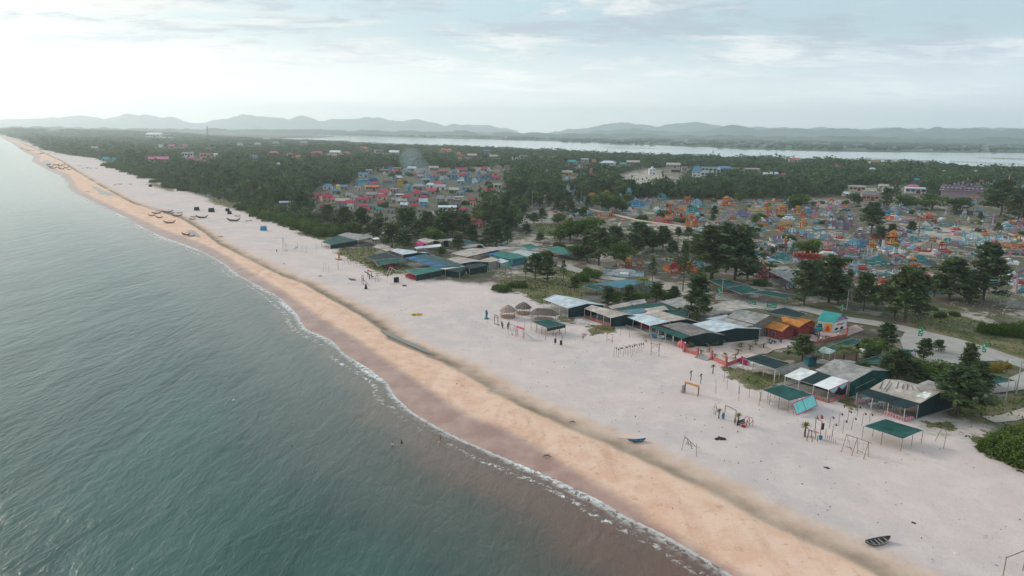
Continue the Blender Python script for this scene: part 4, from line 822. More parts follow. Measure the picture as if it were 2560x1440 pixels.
net('dark green net roof with curtain left of the blue strips', 1, [(1090,767,2.5),(1300,722,2.9),(1430,777,2.7),(1175,802,2.4)], m_netd, .2, 2)
net('second dark green net roof sloping to the sand before it', 1, [(1180,806,2.4),(1430,779,2.6),(1512,802,2.4),(1215,862,1.7)], m_net, .2, 2)
def tarps(r, a, b_, q, p):
    f = bil(a, b_, q, p)
    for k in range(4): MB().grid(lambda s, t: f(.02 + .245 * k + .17 * s, .02 + .40 * t) + Vector((0, 0, .07)), 2, 2, .03, .1).build('blue_tarp', m_blue, r)
shed('large teal roof with four blue tarpaulins along its front', 1, (1475,782), (1830,882), (2078,850), (1690,738), 2.8, 3.4, M((.02, .085, .095), .7, .2, .5, 0, True), 'mono', 5, extra=tarps)
shed('narrow white sheet roof at the lower end of the blue tarpaulins', 1, (1815,872), (1868,896), (2088,866), (2005,838), 2.7, 2.8, m_white, 'mono', 3)
r = net('bright green net roof with long dark curtain over red chairs', 1, [(1495,902,2.5),(1790,868,2.8),(1892,892,2.7),(1600,952,2.3)], m_netl, .15, 2, skirt=[(2, 2.2)])
shed('dark netted shed right of the bright green net roof', 1, (1890,900), (2040,925), (2095,880), (1990,868), 2.4, 2.6, m_netd, 'mono', 2, walls='fr')
shed('grey gable between the teal roof and the black netted shed', 1, (1912,790), (2042,836), (2192,814), (1995,768), 2.9, 3.5, m_tan, npost=2, walls='r')
shed('black netted shed with plank front left of the concrete hut', 1, (2075,860), (2135,892), (2320,852), (2205,812), 2.5, 2.9, m_netd, 'mono', 2, walls='fr')
shed('long tan patched roof above the teal one', 1, (1945,733), (2112,768), (2400,702), (2150,682), 3.0, 3.8, m_tan, npost=3)
shed('blue tarpaulin roof at the far corner of the long tan roof', 1, (2050,705), (2075,712), (2185,690), (2140,678), 3.4, 3.6, m_blue, 'mono', 2)
shed('blue tarpaulin roof joined to the big green one', 2, (428,127), (505,152), (642,117), (560,98), 3.0, 3.2, m_blue, 'mono', 2)
shed('big green net roof with teal curtain wall behind the concrete hut', 2, (512,148), (722,197), (872,168), (640,110), 3.0, 3.3, m_netl, 'mono', 3, walls='fr', wmat=m_tealb)
def hut(label, k, A, B, Q, P, h, wm, rm, doors=2, name='concrete_hut'):
    A, B, Q, P = [Zc(k, *c) if k is not None else c for c in (A, B, Q, P)]; a, b_, q, p = pt(A, h), pt(B, h), pt(Q, h + .25), pt(P, h + .25); c = (a + b_ + q + p) / 4
    r = thing(name, label, 'hut', (c.x, c.y, GZ)); MB().grid(bil(a, b_, q, p), 5, 3, .1, .25, .02).build('roof', rm, r); I = lambda v: Vector((v.x + (c.x - v.x) * .07, v.y + (c.y - v.y) * .07, v.z - .11))
    w_ = MB()
    for x, y in ((a, b_), (b_, q), (q, p), (p, a)): x, y = I(x), I(y); w_.quad((x.x, x.y, GZ - .2), (y.x, y.y, GZ - .2), y, x)
    w_.build('wall', wm, r); x, y = I(a), I(b_); nn = (y - x).cross(Vector((0, 0, 1))).normalized()
    if nn.y > 0: nn = -nn
    for j in range(doors):
        t = (j + .5) / doors; u = (y - x).normalized() * .42; cc = gr(x.lerp(y, t)) + nn * .03; MB().quad(cc - u, cc + u, cc + u + Vector((0, 0, 1.9)), cc - u + Vector((0, 0, 1.9))).build('door', m_redw, r)
    return r
hut('grey concrete hut with flat tan roof and two door openings', 2, (405,200), (482,224), (602,200), (520,165), 2.7, m_conc, m_tan)
hut('smaller concrete hut joined right of the grey one', 2, (560,212), (625,230), (692,208), (600,185), 2.5, m_conc, m_pale, 1)
net('pale worn tarpaulin spread behind the big green net roof', 2, [(720,122,2.6),(800,95,2.8),(1005,128,2.8),(872,166,2.6)], M((.38, .42, .40), .8, .15, .6, 0, True), .2, 1)
net('small teal net below the dune at the back', 2, [(800,58,2.6),(905,35,2.8),(1002,78,2.8),(880,95,2.6)], m_netl, .2, 1)
net('wide teal net under the large dark casuarinas', 2, [(1050,85,2.6),(1180,60,2.8),(1400,128,2.8),(1240,150,2.6)], m_netl, .25, 1)
shed('low magenta roof beside the white awnings', 1, (1570,658), (1640,662), (1685,640), (1612,615), 2.8, 3.6, m_mag, npost=2)
shed('left white awning in front of the magenta roof', 1, (1585,672), (1600,688), (1682,678), (1668,655), 2.8, 3.0, m_white, 'mono', 2, walls='f')  # dark front sheet stands in for shade below the awning
shed('long white awning with dark space under it', 1, (1672,660), (1682,682), (1862,666), (1845,638), 2.8, 3.0, m_white, 'mono', 3, walls='f')  # the dark space is a dark sheet painted in place of shade
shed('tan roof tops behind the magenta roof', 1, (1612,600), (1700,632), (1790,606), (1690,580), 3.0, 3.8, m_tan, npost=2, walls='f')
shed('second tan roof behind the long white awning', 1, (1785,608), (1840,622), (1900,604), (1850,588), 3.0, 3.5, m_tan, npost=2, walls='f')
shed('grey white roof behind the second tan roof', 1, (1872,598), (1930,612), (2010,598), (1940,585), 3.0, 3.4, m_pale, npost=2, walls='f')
net('green net with blue end above the grey yards', 1, [(2020,612,2.8),(2080,592,3.0),(2205,622,3.0),(2190,665,2.6)], m_net, .2, 1)
shed('low tan roof under the green net with blue end', 1, (2040,668), (2100,682), (2195,668), (2150,645), 2.6, 3.0, m_tan, npost=2)
net('black net lying over the yard before the orange shrine', 1, [(2110,560,2.4),(2150,540,2.6),(2310,560,2.6),(2290,580,2.4)], m_netd, .2, 1)
for k, (X, Y) in enumerate(((1280,530),(1400,520),(1370,545),(1245,492),(1480,500),(1530,515))):
    shed('', 1, (X - 45, Y), (X - 5, Y + 14), (X + 45, Y + 2), (X + 5, Y - 12), 2.5, 2.9, [m_white, m_pale, m_tan][k % 3], npost=2, name='small_shelter'); o = [x for x in bpy.data.objects if x.name.startswith('small_shelter')][-1]
for o in [x for x in bpy.data.objects if x.name.startswith('small_shelter')]: auto(o, 'small pale tin roof half hidden under the casuarinas', 'behind the left restaurants', 'tin roofs under the casuarinas')
# green canopy over the sand, thatched pavilions
net('green net canopy with hanging front flap, in front of the thatched hut', 2, [(912,817,2.5),(1092,790,2.7),(1255,846,2.6),(1072,882,2.4)], m_net, .25, 3, skirt=[(2, .9)])
shed('open building under light blue metal roof beside the green clearing', 2, (1030,593), (1282,685), (1472,636), (1150,546), 3.0, 4.0, m_pale, npost=4, walls='r')
def thatch(label, u, v, rad_, hw, ht, mat, n=12, long=0.0, rz=0.0, rm=None):
    c = G(u, v); r = thing('thatched_pavilion', label, 'pavilion', (c.x, c.y, GZ)); ca, sa = math.cos(rz), math.sin(rz); mb = MB(); rings = [(1.0, hw), (.93, hw + .12), (.62, hw + (ht - hw) * .48), (.3, hw + (ht - hw) * .8), (.02, ht)]
    for k, (rr, z) in enumerate(rings):
        for j in range(n * 2):
            q = math.pi * j / n; x = rad_ * rr * math.cos(q) * (1 + (.03 if j % 2 else -.02)) + math.copysign(long, math.cos(q)) * (1 if abs(math.cos(q)) > .01 else 0); y = rad_ * rr * math.sin(q)
            mb.v.append((c.x + x * ca - y * sa, c.y + x * sa + y * ca, GZ + z - (.15 * random.random() if k == 0 else 0))); mb.t.append(random.random())
    N_ = n * 2
    for k in range(len(rings) - 1):
        for j in range(N_): mb.f.append((k * N_ + j, k * N_ + (j + 1) % N_, (k + 1) * N_ + (j + 1) % N_, (k + 1) * N_ + j))
    mb.build('thatch_roof', mat, r)
    for j in range(8):
        q = math.pi * j / 4 + .2; x = rad_ * .8 * math.cos(q) + math.copysign(long, math.cos(q)); y = rad_ * .8 * math.sin(q); x, y = x * ca - y * sa, x * sa + y * ca
        MB().tube([(c.x + x, c.y + y, GZ - .3), (c.x + x, c.y + y, GZ + hw + .2)], .07, 5).build('post', m_wood, r)
    MB().lathe((c.x, c.y, GZ), [(rad_ * .85 + long * .5, -.1), (rad_ * .85 + long * .5, .35)], 12).build('floor', m_thatch2, r); return r
thatch('round light brown thatched pavilion with railings on the sand', 1270, 793, 2.6, 2.1, 3.9, m_thatch2)
rl = MB(); c = G(1270, 793)
for j in range(13): q = 6.283 * j / 12; rl.tube([(c.x + 2.35 * math.cos(q), c.y + 2.35 * math.sin(q), GZ + .9), (c.x + 2.35 * math.cos(q + .52), c.y + 2.35 * math.sin(q + .52), GZ + .9)], .05, 4).tube([(c.x + 2.35 * math.cos(q), c.y + 2.35 * math.sin(q), GZ + .35), (c.x + 2.35 * math.cos(q), c.y + 2.35 * math.sin(q), GZ + .9)], .04, 4)
rl.build('railing', m_thatch2, bpy.data.objects['thatched_pavilion'])
thatch('round dark thatched pavilion with peaked roof behind the light one', 1308, 784, 2.6, 2.0, 3.7, m_thatch)
thatch('oblong ragged grey thatched hut behind the green canopy', 1360, 800, 2.4, 2.0, 3.5, m_thatch, long=2.0, rz=-.25)
# the tomb field lane, roads
def road(name, pts, wd, mat, z, kind='structure'):
    P = [G(u, v) for u, v in pts]; mb = MB(); prev = None
    for k, p in enumerate(P):
        d = (P[min(k + 1, len(P) - 1)] - P[max(k - 1, 0)]).normalized(); nn = Vector((-d.y, d.x, 0)) * wd / 2; a, b_ = p + nn, p - nn; a.z = b_.z = z
        if prev: mb.quad(prev[0], prev[1], b_, a)
        prev = (a, b_)
    o = mb.build(name, mat); tag(o, kind=kind); return o
m_road = M((.36, .335, .31), .9, .10, .25, stain=(.28, .25, .22)); m_lane = M((.24, .24, .24), .9, .12, .5)
road('road', [(2900,1030),(2700,960),(2560,912),(2470,880),(2380,852),(2310,836),(2250,820),(2180,808),(2110,798),(2050,782),(1990,768)], 6.5, m_road, GZ + .16)
flatpoly('forecourt', [tuple(G(u, v))[:2] for u, v in ((2262,832),(2350,850),(2440,880),(2500,903),(2440,905),(2400,930),(2330,915),(2260,880),(2250,850))], GZ + .17, m_road)
road('lane', [(1180,556),(1230,552),(1290,544),(1320,534),(1355,526),(1385,518)], 5, m_lane, GZ + .15)
road('sandy_lane', [(1405,662),(1440,676),(1480,686),(1520,696),(1560,700)], 6, m_road, GZ + .15)
road('sandy_lane', [(1470,522),(1540,538),(1600,552),(1680,562),(1760,575),(1850,580)], 4, m_sandst, GZ + .15)
road('sandy_lane', [(2590,610),(2540,590),(2490,575),(2520,555),(2590,545)], 3.5, m_sandst, GZ + .15)
road('gravel_track', [(2470,1050),(2520,1046),(2600,1020),(2700,990)], 3, m_sandst, GZ + .14)
flatpoly('yard', [tuple(G(*Zc(3, X, Y)))[:2] for X, Y in ((1160,540),(1420,540),(1560,590),(1900,640),(2100,700),(1900,730),(1640,700),(1400,620),(1150,600))], GZ + .14, M((.27, .245, .22), .9, .2, .6))
flatpoly('forecourt', [(G(u, v).x, G(u, v).y) for u, v in ((2490,960),(2560,930),(2700,960),(2700,1010),(2560,975),(2480,985))], GZ + .17, m_road)
# ------------------------------------------------------------ village houses
def opening(u, vb, wp, hp): OPENINGS.append((u - wp / 2 - 2, vb - hp, u + wp / 2 + 2, vb))
ROOFC = {'red': M((.40, .05, .085), .75, .15, .8, 0, True), 'rose': M((.42, .13, .16), .8, .15, .8, 0, True), 'grey': m_grey, 'tan': m_tan, 'dark': m_dgrey, 'blue': M((.10, .22, .32), .7, .15, .8, 0, True), 'pale': m_pale, 'white': m_white, 'orange': M((.55, .16, .05), .8, .15, 1, 0, True), 'teal': m_teal, 'brown': m_brn, 'pink': M((.50, .12, .24), .8, .12, 1, 0, True)}
WALLC = {'grey': m_conc, 'white': M((.62, .62, .62), .8, .1, .8), 'peach': M((.55, .30, .22), .8, .1, .8), 'blue': M((.16, .36, .48), .8, .12, .8), 'cream': M((.58, .50, .36), .8, .1, .8), 'yellow': M((.62, .48, .14), .8, .1, .8), 'pink': M((.50, .22, .27), .8, .12, .8), 'brown': m_sandst, 'dark': m_dark}
def house(u, vb, wp, hp, rc, wc, desc, where, floors=1, roof='gable', rz=None, group=None, label=None, dm=.9):
    P = G(u, vb); wd = wpx(u, vb, wp); H = max(2.2, wpx(u, vb, hp)); P.z = GZ + hill_z(P.x, P.y) * 0; rz = rz if rz is not None else math.atan2(-P.x, P.y) * .6 + random.uniform(-.3, .3)
    d = wd * dm; r = thing('house', label, 'house', tuple(P), group); wh = H * (.60 if roof in ('gable', 'hip') else .95); cr, sr = math.cos(rz), math.sin(rz)
    T_ = lambda x, y, z: (P.x + x * cr - y * sr, P.y + x * sr + y * cr, P.z + z)
    c = T_(0, 0, 0); MB().box((c[0], c[1], P.z + wh / 2 - .3), (wd * .9, d * .88, wh + .6), rz).build('wall', WALLC[wc], r)
    mb = MB(); x, y = wd / 2, d / 2
    V = lambda *a: Vector(T_(*a))
    if roof == 'gable':
        n = max(3, int(wd / 1.4)); mb.grid(bil(V(-x, -y, wh), V(x, -y, wh), V(x, 0, H), V(-x, 0, H)), n, 3, .08, .2, .02); mb.grid(bil(V(-x, 0, H), V(x, 0, H), V(x, y, wh), V(-x, y, wh)), n, 3, .08, .2, .02)
        MB().poly([V(-x * .9, -y * .88, wh), V(-x * .9, y * .88, wh), V(-x * .9, 0, H - .15)]).poly([V(x * .9, -y * .88, wh), V(x * .9, y * .88, wh), V(x * .9, 0, H - .15)]).build('gable_end', WALLC[wc], r)
    elif roof == 'hip':
        k = x * .55; a, b_, c2, d2, e, f = V(-x, -y, wh), V(x, -y, wh), V(x, y, wh), V(-x, y, wh), V(-k, 0, H), V(k, 0, H); mb.quad(a, b_, f, e, .6).quad(c2, d2, e, f, .4).poly([b_, c2, f], .5).poly([d2, a, e], .45).quad(d2, c2, b_, a)
    else: mb.grid(bil(V(-x, -y, wh), V(x, -y, wh), V(x, y, wh + .2), V(-x, y, wh + .2)), 4, 3, .15, .2, .01)
    mb.build('roof', ROOFC[rc], r)
    if wp > 14:
        nw = 2 if wd < 12 else 4
        for fl in range(floors):
            z0 = wh * fl / floors; hh = wh / floors
            for k in range(nw):
                xx = wd * .9 * (-.5 + (k + .5) / nw); yy = -d * .44 - .03; ww = wd * .09; door = (fl == 0 and k == nw // 2); za, zb = (z0 + .05, z0 + hh * .72) if door else (z0 + hh * .35, z0 + hh * .75)
                MB().quad(T_(xx - ww, yy, za), T_(xx + ww, yy, za), T_(xx + ww, yy, zb), T_(xx - ww, yy, zb)).build('door' if door else 'window', m_redw if door else m_glass, r)
    opening(u, vb, wp, hp)
    if not label: auto(r, desc, where)
    return r
VW = 'in the village behind the beach'
VIL = [ # X, Yroof, W (zoom of the village quarter), roof, wall, floors, kind, description
 (705,165,115,'red','peach',2,'gable','two storey peach house with red roof and flanking rooms'),(610,152,80,'red','pink',1,'gable','wide low maroon roofed house'),(1180,40,90,'red','blue',1,'gable','red roofed house before the blue temple towers'),
 (1295,120,110,'red','white',1,'gable','red roofed house'),(1262,163,112,'red','cream',1,'gable','red roofed house'),(1070,190,112,'red','grey',1,'gable','red roofed house'),(1498,167,110,'red','grey',1,'gable','red roofed house'),(1612,134,92,'red','grey',1,'gable','red roofed house'),(1755,103,130,'red','grey',1,'hip','red hipped roof house'),
 (948,222,112,'red','grey',1,'gable','red roofed house'),(858,235,72,'red','blue',1,'gable','red roofed house'),(1085,256,120,'red','grey',1,'gable','red roofed house'),(1250,230,84,'red','blue',1,'hip','red hipped roof house'),(1105,292,90,'red','grey',1,'hip','red hipped roof house'),(668,268,62,'red','pink',1,'gable','small red roofed house'),(1585,258,104,'red','grey',1,'gable','red roofed house'),
 (800,172,70,'grey','white',1,'hip','grey roofed house'),(870,202,150,'tan','grey',1,'gable','long tan roofed house'),(935,150,84,'grey','grey',1,'hip','grey roofed house'),(1035,145,96,'dark','grey',1,'gable','dark roofed house'),(1160,143,110,'grey','grey',1,'gable','grey roofed house'),(1065,330,92,'tan','cream',1,'gable','cream gabled house'),(945,255,66,'tan','white',1,'gable','tan roofed house'),
 (1400,195,92,'grey','grey',1,'gable','grey roofed house'),(1455,208,110,'tan','grey',1,'gable','tan roofed house'),(1385,262,110,'brown','grey',1,'gable','brown roofed house'),(1170,262,96,'dark','grey',1,'gable','dark roofed house'),(1675,215,92,'pale','blue',2,'gable','bright blue walled two storey house'),(1845,64,115,'tan','white',1,'gable','white walled house with cream roof'),
 (1845,185,92,'grey','grey',2,'hip','grey concrete house'),(1940,185,90,'grey','grey',1,'gable','grey roofed house'),(2010,215,84,'dark','grey',2,'flat','unfinished grey concrete house'),(1915,278,190,'pale','white',1,'flat','long flat house with pale blue roof'),(1488,245,90,'pale','grey',1,'gable','pale roofed house'),(1655,292,92,'brown','grey',1,'gable','brown roofed house'),
 (1630,60,130,'grey','grey',1,'hip','grey roofed house'),(1985,95,110,'tan','grey',1,'gable','tan roofed house'),(1160,75,150,'orange','peach',1,'flat','long peach walled building with flat roof'),(825,72,42,'white','yellow',2,'flat','small bright yellow building'),(720,60,92,'blue','white',1,'hip','blue and white roofed house'),(320,232,172,'pale','grey',1,'flat','flat grey hut standing apart left of the village'),(1745,48,84,'pale','white',1,'hip','pale roofed house'),(1230,290,70,'teal','grey',1,'gable','teal roofed house'),(760,290,90,'dark','grey',1,'gable','dark roofed house'),(1560,205,80,'dark','grey',1,'gable','dark roofed house'),(2190,560,60,'dark','grey',1,'gable','dark roofed house'),(1350,300,80,'dark','grey',1,'gable','dark roofed house'),(1740,330,90,'tan','grey',1,'gable','tan roofed house'),(990,170,70,'grey','white',1,'gable','grey roofed house')]
for X, Y, Wd, rc, wc, fl, kd, ds in VIL:
    u, v = Zc(1, X, Y); w_ = Wd / 4 * .98; hh = (13.5 if fl == 1 else 19) * (.75 if kd == 'flat' else 1); house(u, v + hh * .60, w_, hh, rc, wc, ds, VW if X > 400 else '', fl, kd)
# farther houses in the woods
FW = 'in the far part of the wooded town'
FAR = [(8,180,575,90,'rose','pink'),(8,340,592,60,'pink','pink'),(8,425,612,50,'orange','peach'),(8,610,578,100,'red','pink'),(8,800,572,110,'white','cream'),(8,770,602,90,'grey','pink'),(8,910,578,70,'rose','pink'),(8,1080,528,60,'orange','peach'),(8,1230,562,90,'brown','grey'),(8,1385,570,100,'white','white'),(8,1880,545,60,'orange','peach'),(8,1935,542,40,'orange','peach'),(8,2030,578,40,'orange','peach'),(8,2040,628,40,'orange','peach'),(8,2160,602,100,'tan','grey'),(8,2300,562,80,'grey','blue'),(8,2380,612,90,'tan','grey'),(8,240,688,60,'pale','pink'),(8,480,475,70,'tan','grey'),(8,110,440,80,'tan','grey'),(8,200,480,70,'grey','grey'),(8,20,490,60,'tan','grey'),
 (0,1590,642,200,'pink','pink'),(0,1880,590,110,'tan','white'),(0,1920,625,60,'pink','pink'),(0,2065,600,130,'red','peach'),(0,2010,645,50,'pink','pink'),(0,1715,505,60,'pink','pink'),(0,1610,503,40,'grey','white'),(0,1850,503,50,'rose','grey'),(0,1065,634,70,'teal','blue'),(0,1145,636,40,'teal','blue'),(0,2400,484,50,'grey','white'),(0,2160,592,40,'white','white'),(0,2540,612,60,'grey','blue'),(0,1560,397,150,'white','white'),(0,1660,404,80,'white','white'),(0,950,525,60,'tan','grey'),(0,545,330,60,'pale','grey'),
 (9,115,378,80,'grey','grey'),(9,30,395,60,'tan','grey'),(9,600,425,100,'teal','blue'),(9,730,405,80,'grey','white'),(9,820,415,50,'rose','peach'),(9,960,438,150,'pale','white'),(9,1210,432,130,'tan','grey'),(9,1110,448,70,'teal','grey'),(9,1610,458,140,'tan','cream'),(9,2120,490,120,'blue','blue'),(9,2400,515,140,'tan','grey'),(9,2530,545,60,'pale','white'),(9,700,460,60,'dark','grey'),(9,1720,490,60,'grey','grey'),(9,1640,505,90,'dark','dark'),
 (10,50,545,90,'pale','white'),(10,150,550,36,'pink','pink'),(10,680,460,36,'red','pink'),(10,260,405,110,'rose','white'),(10,1040,498,60,'pale','white'),(10,1070,425,100,'brown','brown'),(10,800,745,120,'pale','cream'),(10,1470,712,200,'pale','white'),(10,1450,672,110,'pink','pink'),(10,1480,604,60,'blue','blue'),(10,1150,665,90,'tan','cream'),(10,2070,522,40,'white','white'),(10,1760,522,30,'white','white'),(10,880,690,160,'tan','cream'),(10,2480,660,60,'grey','grey')]
CN = {'rose': 'dull rose', 'pink': 'pink', 'orange': 'orange', 'red': 'red', 'white': 'white', 'tan': 'tan', 'grey': 'grey', 'brown': 'brown', 'pale': 'pale blue', 'teal': 'teal', 'blue': 'blue', 'dark': 'dark'}
for z, X, Y, Wd, rc, wc in FAR:
    u, v = Zc(z, X, Y); w_ = Wd / 4; house(u, v + 4, w_, 8 + w_ * .10, rc, wc, CN[rc] + ' roofed house with ' + wc + ' walls', FW, 1, random.choice(['gable', 'gable', 'hip', 'flat']))
house(*Zc(10, 1010, 800), 42, 22, 'dark', 'peach', '', '', 1, 'hip', label='big dark brown tiled hall with peach walls behind the tomb field', dm=.8)
# white three part building with blue roof
r = house(1741, 447, 24, 31, 'blue', 'white', '', '', 3, 'hip', rz=-.35, label='tall white front wing of the big white building with dark blue hipped roof', dm=.9)
r = house(1772, 441, 42, 24, 'blue', 'white', '', '', 2, 'flat', rz=-.35, label='long white rear wing of the big white building with blue roof', dm=.5)
r = house(*Zc(9, 1398, 545), 17, 15, 'white', 'white', '', '', 2, 'flat', label='white shrine house with a little dome, left of the round tree', dm=.9)
P = G(*Zc(9, 1398, 545)); MB().lathe((P.x, P.y, P.z + wpx(*Zc(9, 1398, 545), 14)), [(1.6, 0), (1.6, 1), (2.0, 1.2), (1.7, 2.2), (.9, 3), (.1, 3.6)], 10).build('dome', WALLC['white'], r)
house(*Zc(9, 550, 552), 28, 12, 'tan', 'yellow', '', '', 1, 'gable', label='yellow walled house left of the wooded sand clearing')
# ------------------------------------------------------------ tombs
COL = {'blue': M((0.086, 0.233, 0.389), .7, .2, 1.0), 'sky': M((0.249, 0.404, 0.473), .75, .2, 1.0), 'teal': M((0.082, 0.246, 0.246), .8, .2, 1.0), 'white': M((0.564, 0.581, 0.581), .8, .15, 1.0), 'grey': M((0.263, 0.271, 0.271), .85, .2, 1.0), 'pink': M((0.484, 0.208, 0.268), .75, .2, 1.0), 'purple': M((0.249, 0.172, 0.258), .8, .2, 1.0), 'orange': M((0.564, 0.176, 0.065), .75, .2, 1.0), 'red': M((0.381, 0.058, 0.058), .75, .2, 1.0), 'gold': M((0.573, 0.366, 0.089), .7, .2, 1.0), 'stone': M((0.383, 0.339, 0.287), .9, .2, 1.0), 'magenta': M((0.454, 0.049, 0.127), .75, .15, 1.0), 'dark': M((0.088, 0.097, 0.106), .9, .2, 1.0), 'mauve': M((0.401, 0.298, 0.349), .8, .2, 1.0)}
def curved_roof(mb, c, hw, hd, z, h, rz=0, up=.35, n=8):
    ca, sa = math.cos(rz), math.sin(rz)
    def P(s, t):
        x, y = (s * 2 - 1), (t * 2 - 1); m = max(abs(x), abs(y)); zz = z + h * (1 - m) ** 1.5 + up * (abs(x) ** 4) * (abs(y) ** 4) + up * .3 * m ** 3; return (c[0] + x * hw * ca - y * hd * sa, c[1] + x * hw * sa + y * hd * ca, c[2] + zz)
    g = [[P(i / n, j / n) for j in range(n + 1)] for i in range(n + 1)]
    for i in range(n):
        for j in range(n): mb.quad(g[i][j], g[i + 1][j], g[i + 1][j + 1], g[i][j + 1]); mb.quad(*[(q[0], q[1], q[2] - .12) for q in (g[i][j + 1], g[i + 1][j + 1], g[i + 1][j], g[i][j])])
    ridge_ = [(c[0] + s * hw * .5 * ca, c[1] + s * hw * .5 * sa, c[2] + z + h * (.98 + .25 * s * s * s * s)) for s in (-1, -.5, 0, .5, 1)]; mb.tube(ridge_, .1, 4); return mb
def spikes(mb, c, hw, z, n, h, rz=0):
    for k in range(n):
        s = (k + .5) / n * 2 - 1; x = s * hw; hh = h * (.6 + .5 * (1 - abs(s)) + random.uniform(-.15, .15)); px, py = c[0] + x * math.cos(rz), c[1] + x * math.sin(rz)
        mb.tube([(px, py, c[2] + z), (px + random.uniform(-.15, .15), py, c[2] + z + hh * .5), (px + random.uniform(-.3, .3), py + random.uniform(-.1, .1), c[2] + z + hh)], [.20, .26, .03], 5)
    return mb
NT = {'E': ('tomb_enclosure', 'tomb enclosure', 'walled tomb plot'), 'G': ('ornamental_gate', 'tomb gate', 'pillared tomb gate with tiered roof'), 'P': ('shrine_pavilion', 'shrine', 'shrine with flame like roof ridge'), 'C': ('lotus_pillars', 'tomb', 'tomb ringed by bud topped pillars'), 'S': ('grave', 'grave', 'low grave with headstone'), 'T': ('temple_front', 'temple', 'many tiered temple front')}
def tomb(kd, u, vb, wp, hp, c1, c2, label=None, where='in the tomb field', rz=None):
    P = G(u, vb); P.z = GZ; wd = wpx(u, vb, wp); H = max(.8, wpx(u, vb, hp) * 1.0); nm, ct, ds = NT[kd]; r = thing(nm, label, ct, tuple(P)); rz = rz if rz is not None else random.choice([-.5, -.35, .9, .2, -.2]) + random.uniform(-.15, .15)
    A, B = COL[c1], COL[c2]; ca, sa = math.cos(rz), math.sin(rz); D = wd * random.uniform(.6, .85)
    X = lambda x, y, z=0: (P.x + x * ca - y * sa, P.y + x * sa + y * ca, P.z + z); S_ = max(.5, min(1.6, H / 2.4)); small = wp < 13
    def post_(mb, x, y, h, w=.24, bud=True):
        p = X(x, y); mb.box((p[0], p[1], P.z + h / 2 - .15), (w, w, h + .3), rz)
        if bud: mb.lathe((p[0], p[1], P.z + h), [(w * .5, 0), (w * .85, w * .5), (w * .6, w * 1.1), (.02, w * 1.7)], 6)
    if kd in 'EC':
        mb = MB(); h = .55 * S_; x, y = wd / 2, D / 2
        for (x0, y0, x1, y1) in ((-x, -y, -x * .25, -y), (x * .25, -y, x, -y), (x, -y, x, y), (x, y, -x, y), (-x, y, -x, -y)):
            a, b_ = X(x0, y0), X(x1, y1); L_ = math.hypot(b_[0] - a[0], b_[1] - a[1]); mb.box(((a[0] + b_[0]) / 2, (a[1] + b_[1]) / 2, P.z + h / 2 - .15), (L_, .16, h + .3), math.atan2(b_[1] - a[1], b_[0] - a[0]))
            n = max(1, int(L_ / (1.6 if kd == 'E' else 1.2)))
            for k in range(n + 1): post_(mb, x0 + (x1 - x0) * k / n, y0 + (y1 - y0) * k / n, h * (1.35 if kd == 'E' else 1.9))
        mb.build('enclosure_wall', A, r)
        p = X(0, 0, .05); MB().poly([X(-x, -y, .06), X(x, -y, .06), X(x, y, .06), X(-x, y, .06)]).build('paved_floor', COL['grey'] if c1 != 'grey' else COL['stone'], r)
        sl = MB().box((p[0], p[1], P.z + .25 * S_), (wd * .28, D * .42, .5 * S_), rz).box((p[0], p[1], P.z + .55 * S_), (wd * .20, D * .34, .22 * S_), rz).build('grave_mound', B, r)
        b2 = X(0, D * .36); scr = MB(); hw = wd * .30; ch = H * .8
        pts = [(-hw, 0), (hw, 0), (hw, ch * .55), (hw * .75, ch * .62), (hw * .7, ch * .8), (hw * .3, ch * .86), (0, ch), (-hw * .3, ch * .86), (-hw * .7, ch * .8), (-hw * .75, ch * .62), (-hw, ch * .55)]
        f = [X(a_, D * .36 - .14, z_) for a_, z_ in pts]; k_ = [X(a_, D * .36 + .14, z_) for a_, z_ in pts]; scr.poly(f).poly(k_[::-1])
        for i in range(len(f)): scr.quad(f[i], f[(i + 1) % len(f)], k_[(i + 1) % len(f)], k_[i])
        scr.build('shrine_screen', B, r)
        if not small:
            for s_ in (-1, 1): gp = MB(); post_(gp, s_ * x * .25, -y, H * .62, .34); gp.build('gate_pillar', A, r)
    elif kd == 'S':
        p = X(0, 0); MB().box((p[0], p[1], P.z + H * .14), (wd * .9, D, H * .4), rz).box((p[0], p[1], P.z + H * .45), (wd * .6, D * .7, H * .3), rz).build('grave_mound', A, r)
        q = X(0, D * .45); MB().box((q[0], q[1], P.z + H * .45), (wd * .5, .22, H * .9), rz).lathe((q[0], q[1], P.z + H * .88), [(wd * .22, 0), (wd * .12, .25), (.03, .5)], 6).build('headstone', B, r)
    elif kd == 'P':
        ph = H * .10; base = MB().box((P.x, P.y, P.z + ph / 2 - .1), (wd, D, ph + .2), rz).build('platform', B, r); cm = MB(); x, y = wd * .34, D * .34; zc = H * .52
        for sx in (-1, 1):
            for sy in (-1, 1): c = X(sx * x, sy * y); MB().lathe((c[0], c[1], P.z + ph), [(.24 * S_, 0), (.16 * S_, .15), (.15 * S_, zc - ph), (.24 * S_, zc - ph + .05)], 8).build('column', A if c1 != 'orange' else COL['red'], r)
        rf = MB(); curved_roof(rf, P, wd * .46, D * .46, zc, H * .16, rz, .35 * S_); cc = P + Vector((0, 0, 0)); rf.box((P.x, P.y, P.z + zc + H * .17), (wd * .42, D * .42, H * .14), rz); curved_roof(rf, P, wd * .32, D * .32, zc + H * .22, H * .12, rz, .3 * S_); rf.build('roof', A, r)
        sp = spikes(MB(), P, wd * .34, zc + H * .26, 7, H * .24, rz); spikes(sp, X(0, -D * .35), wd * .40, zc + H * .08, 6, H * .16, rz); sp.build('ridge_ornament', COL['gold'] if c1 in ('orange', 'red') else A, r)
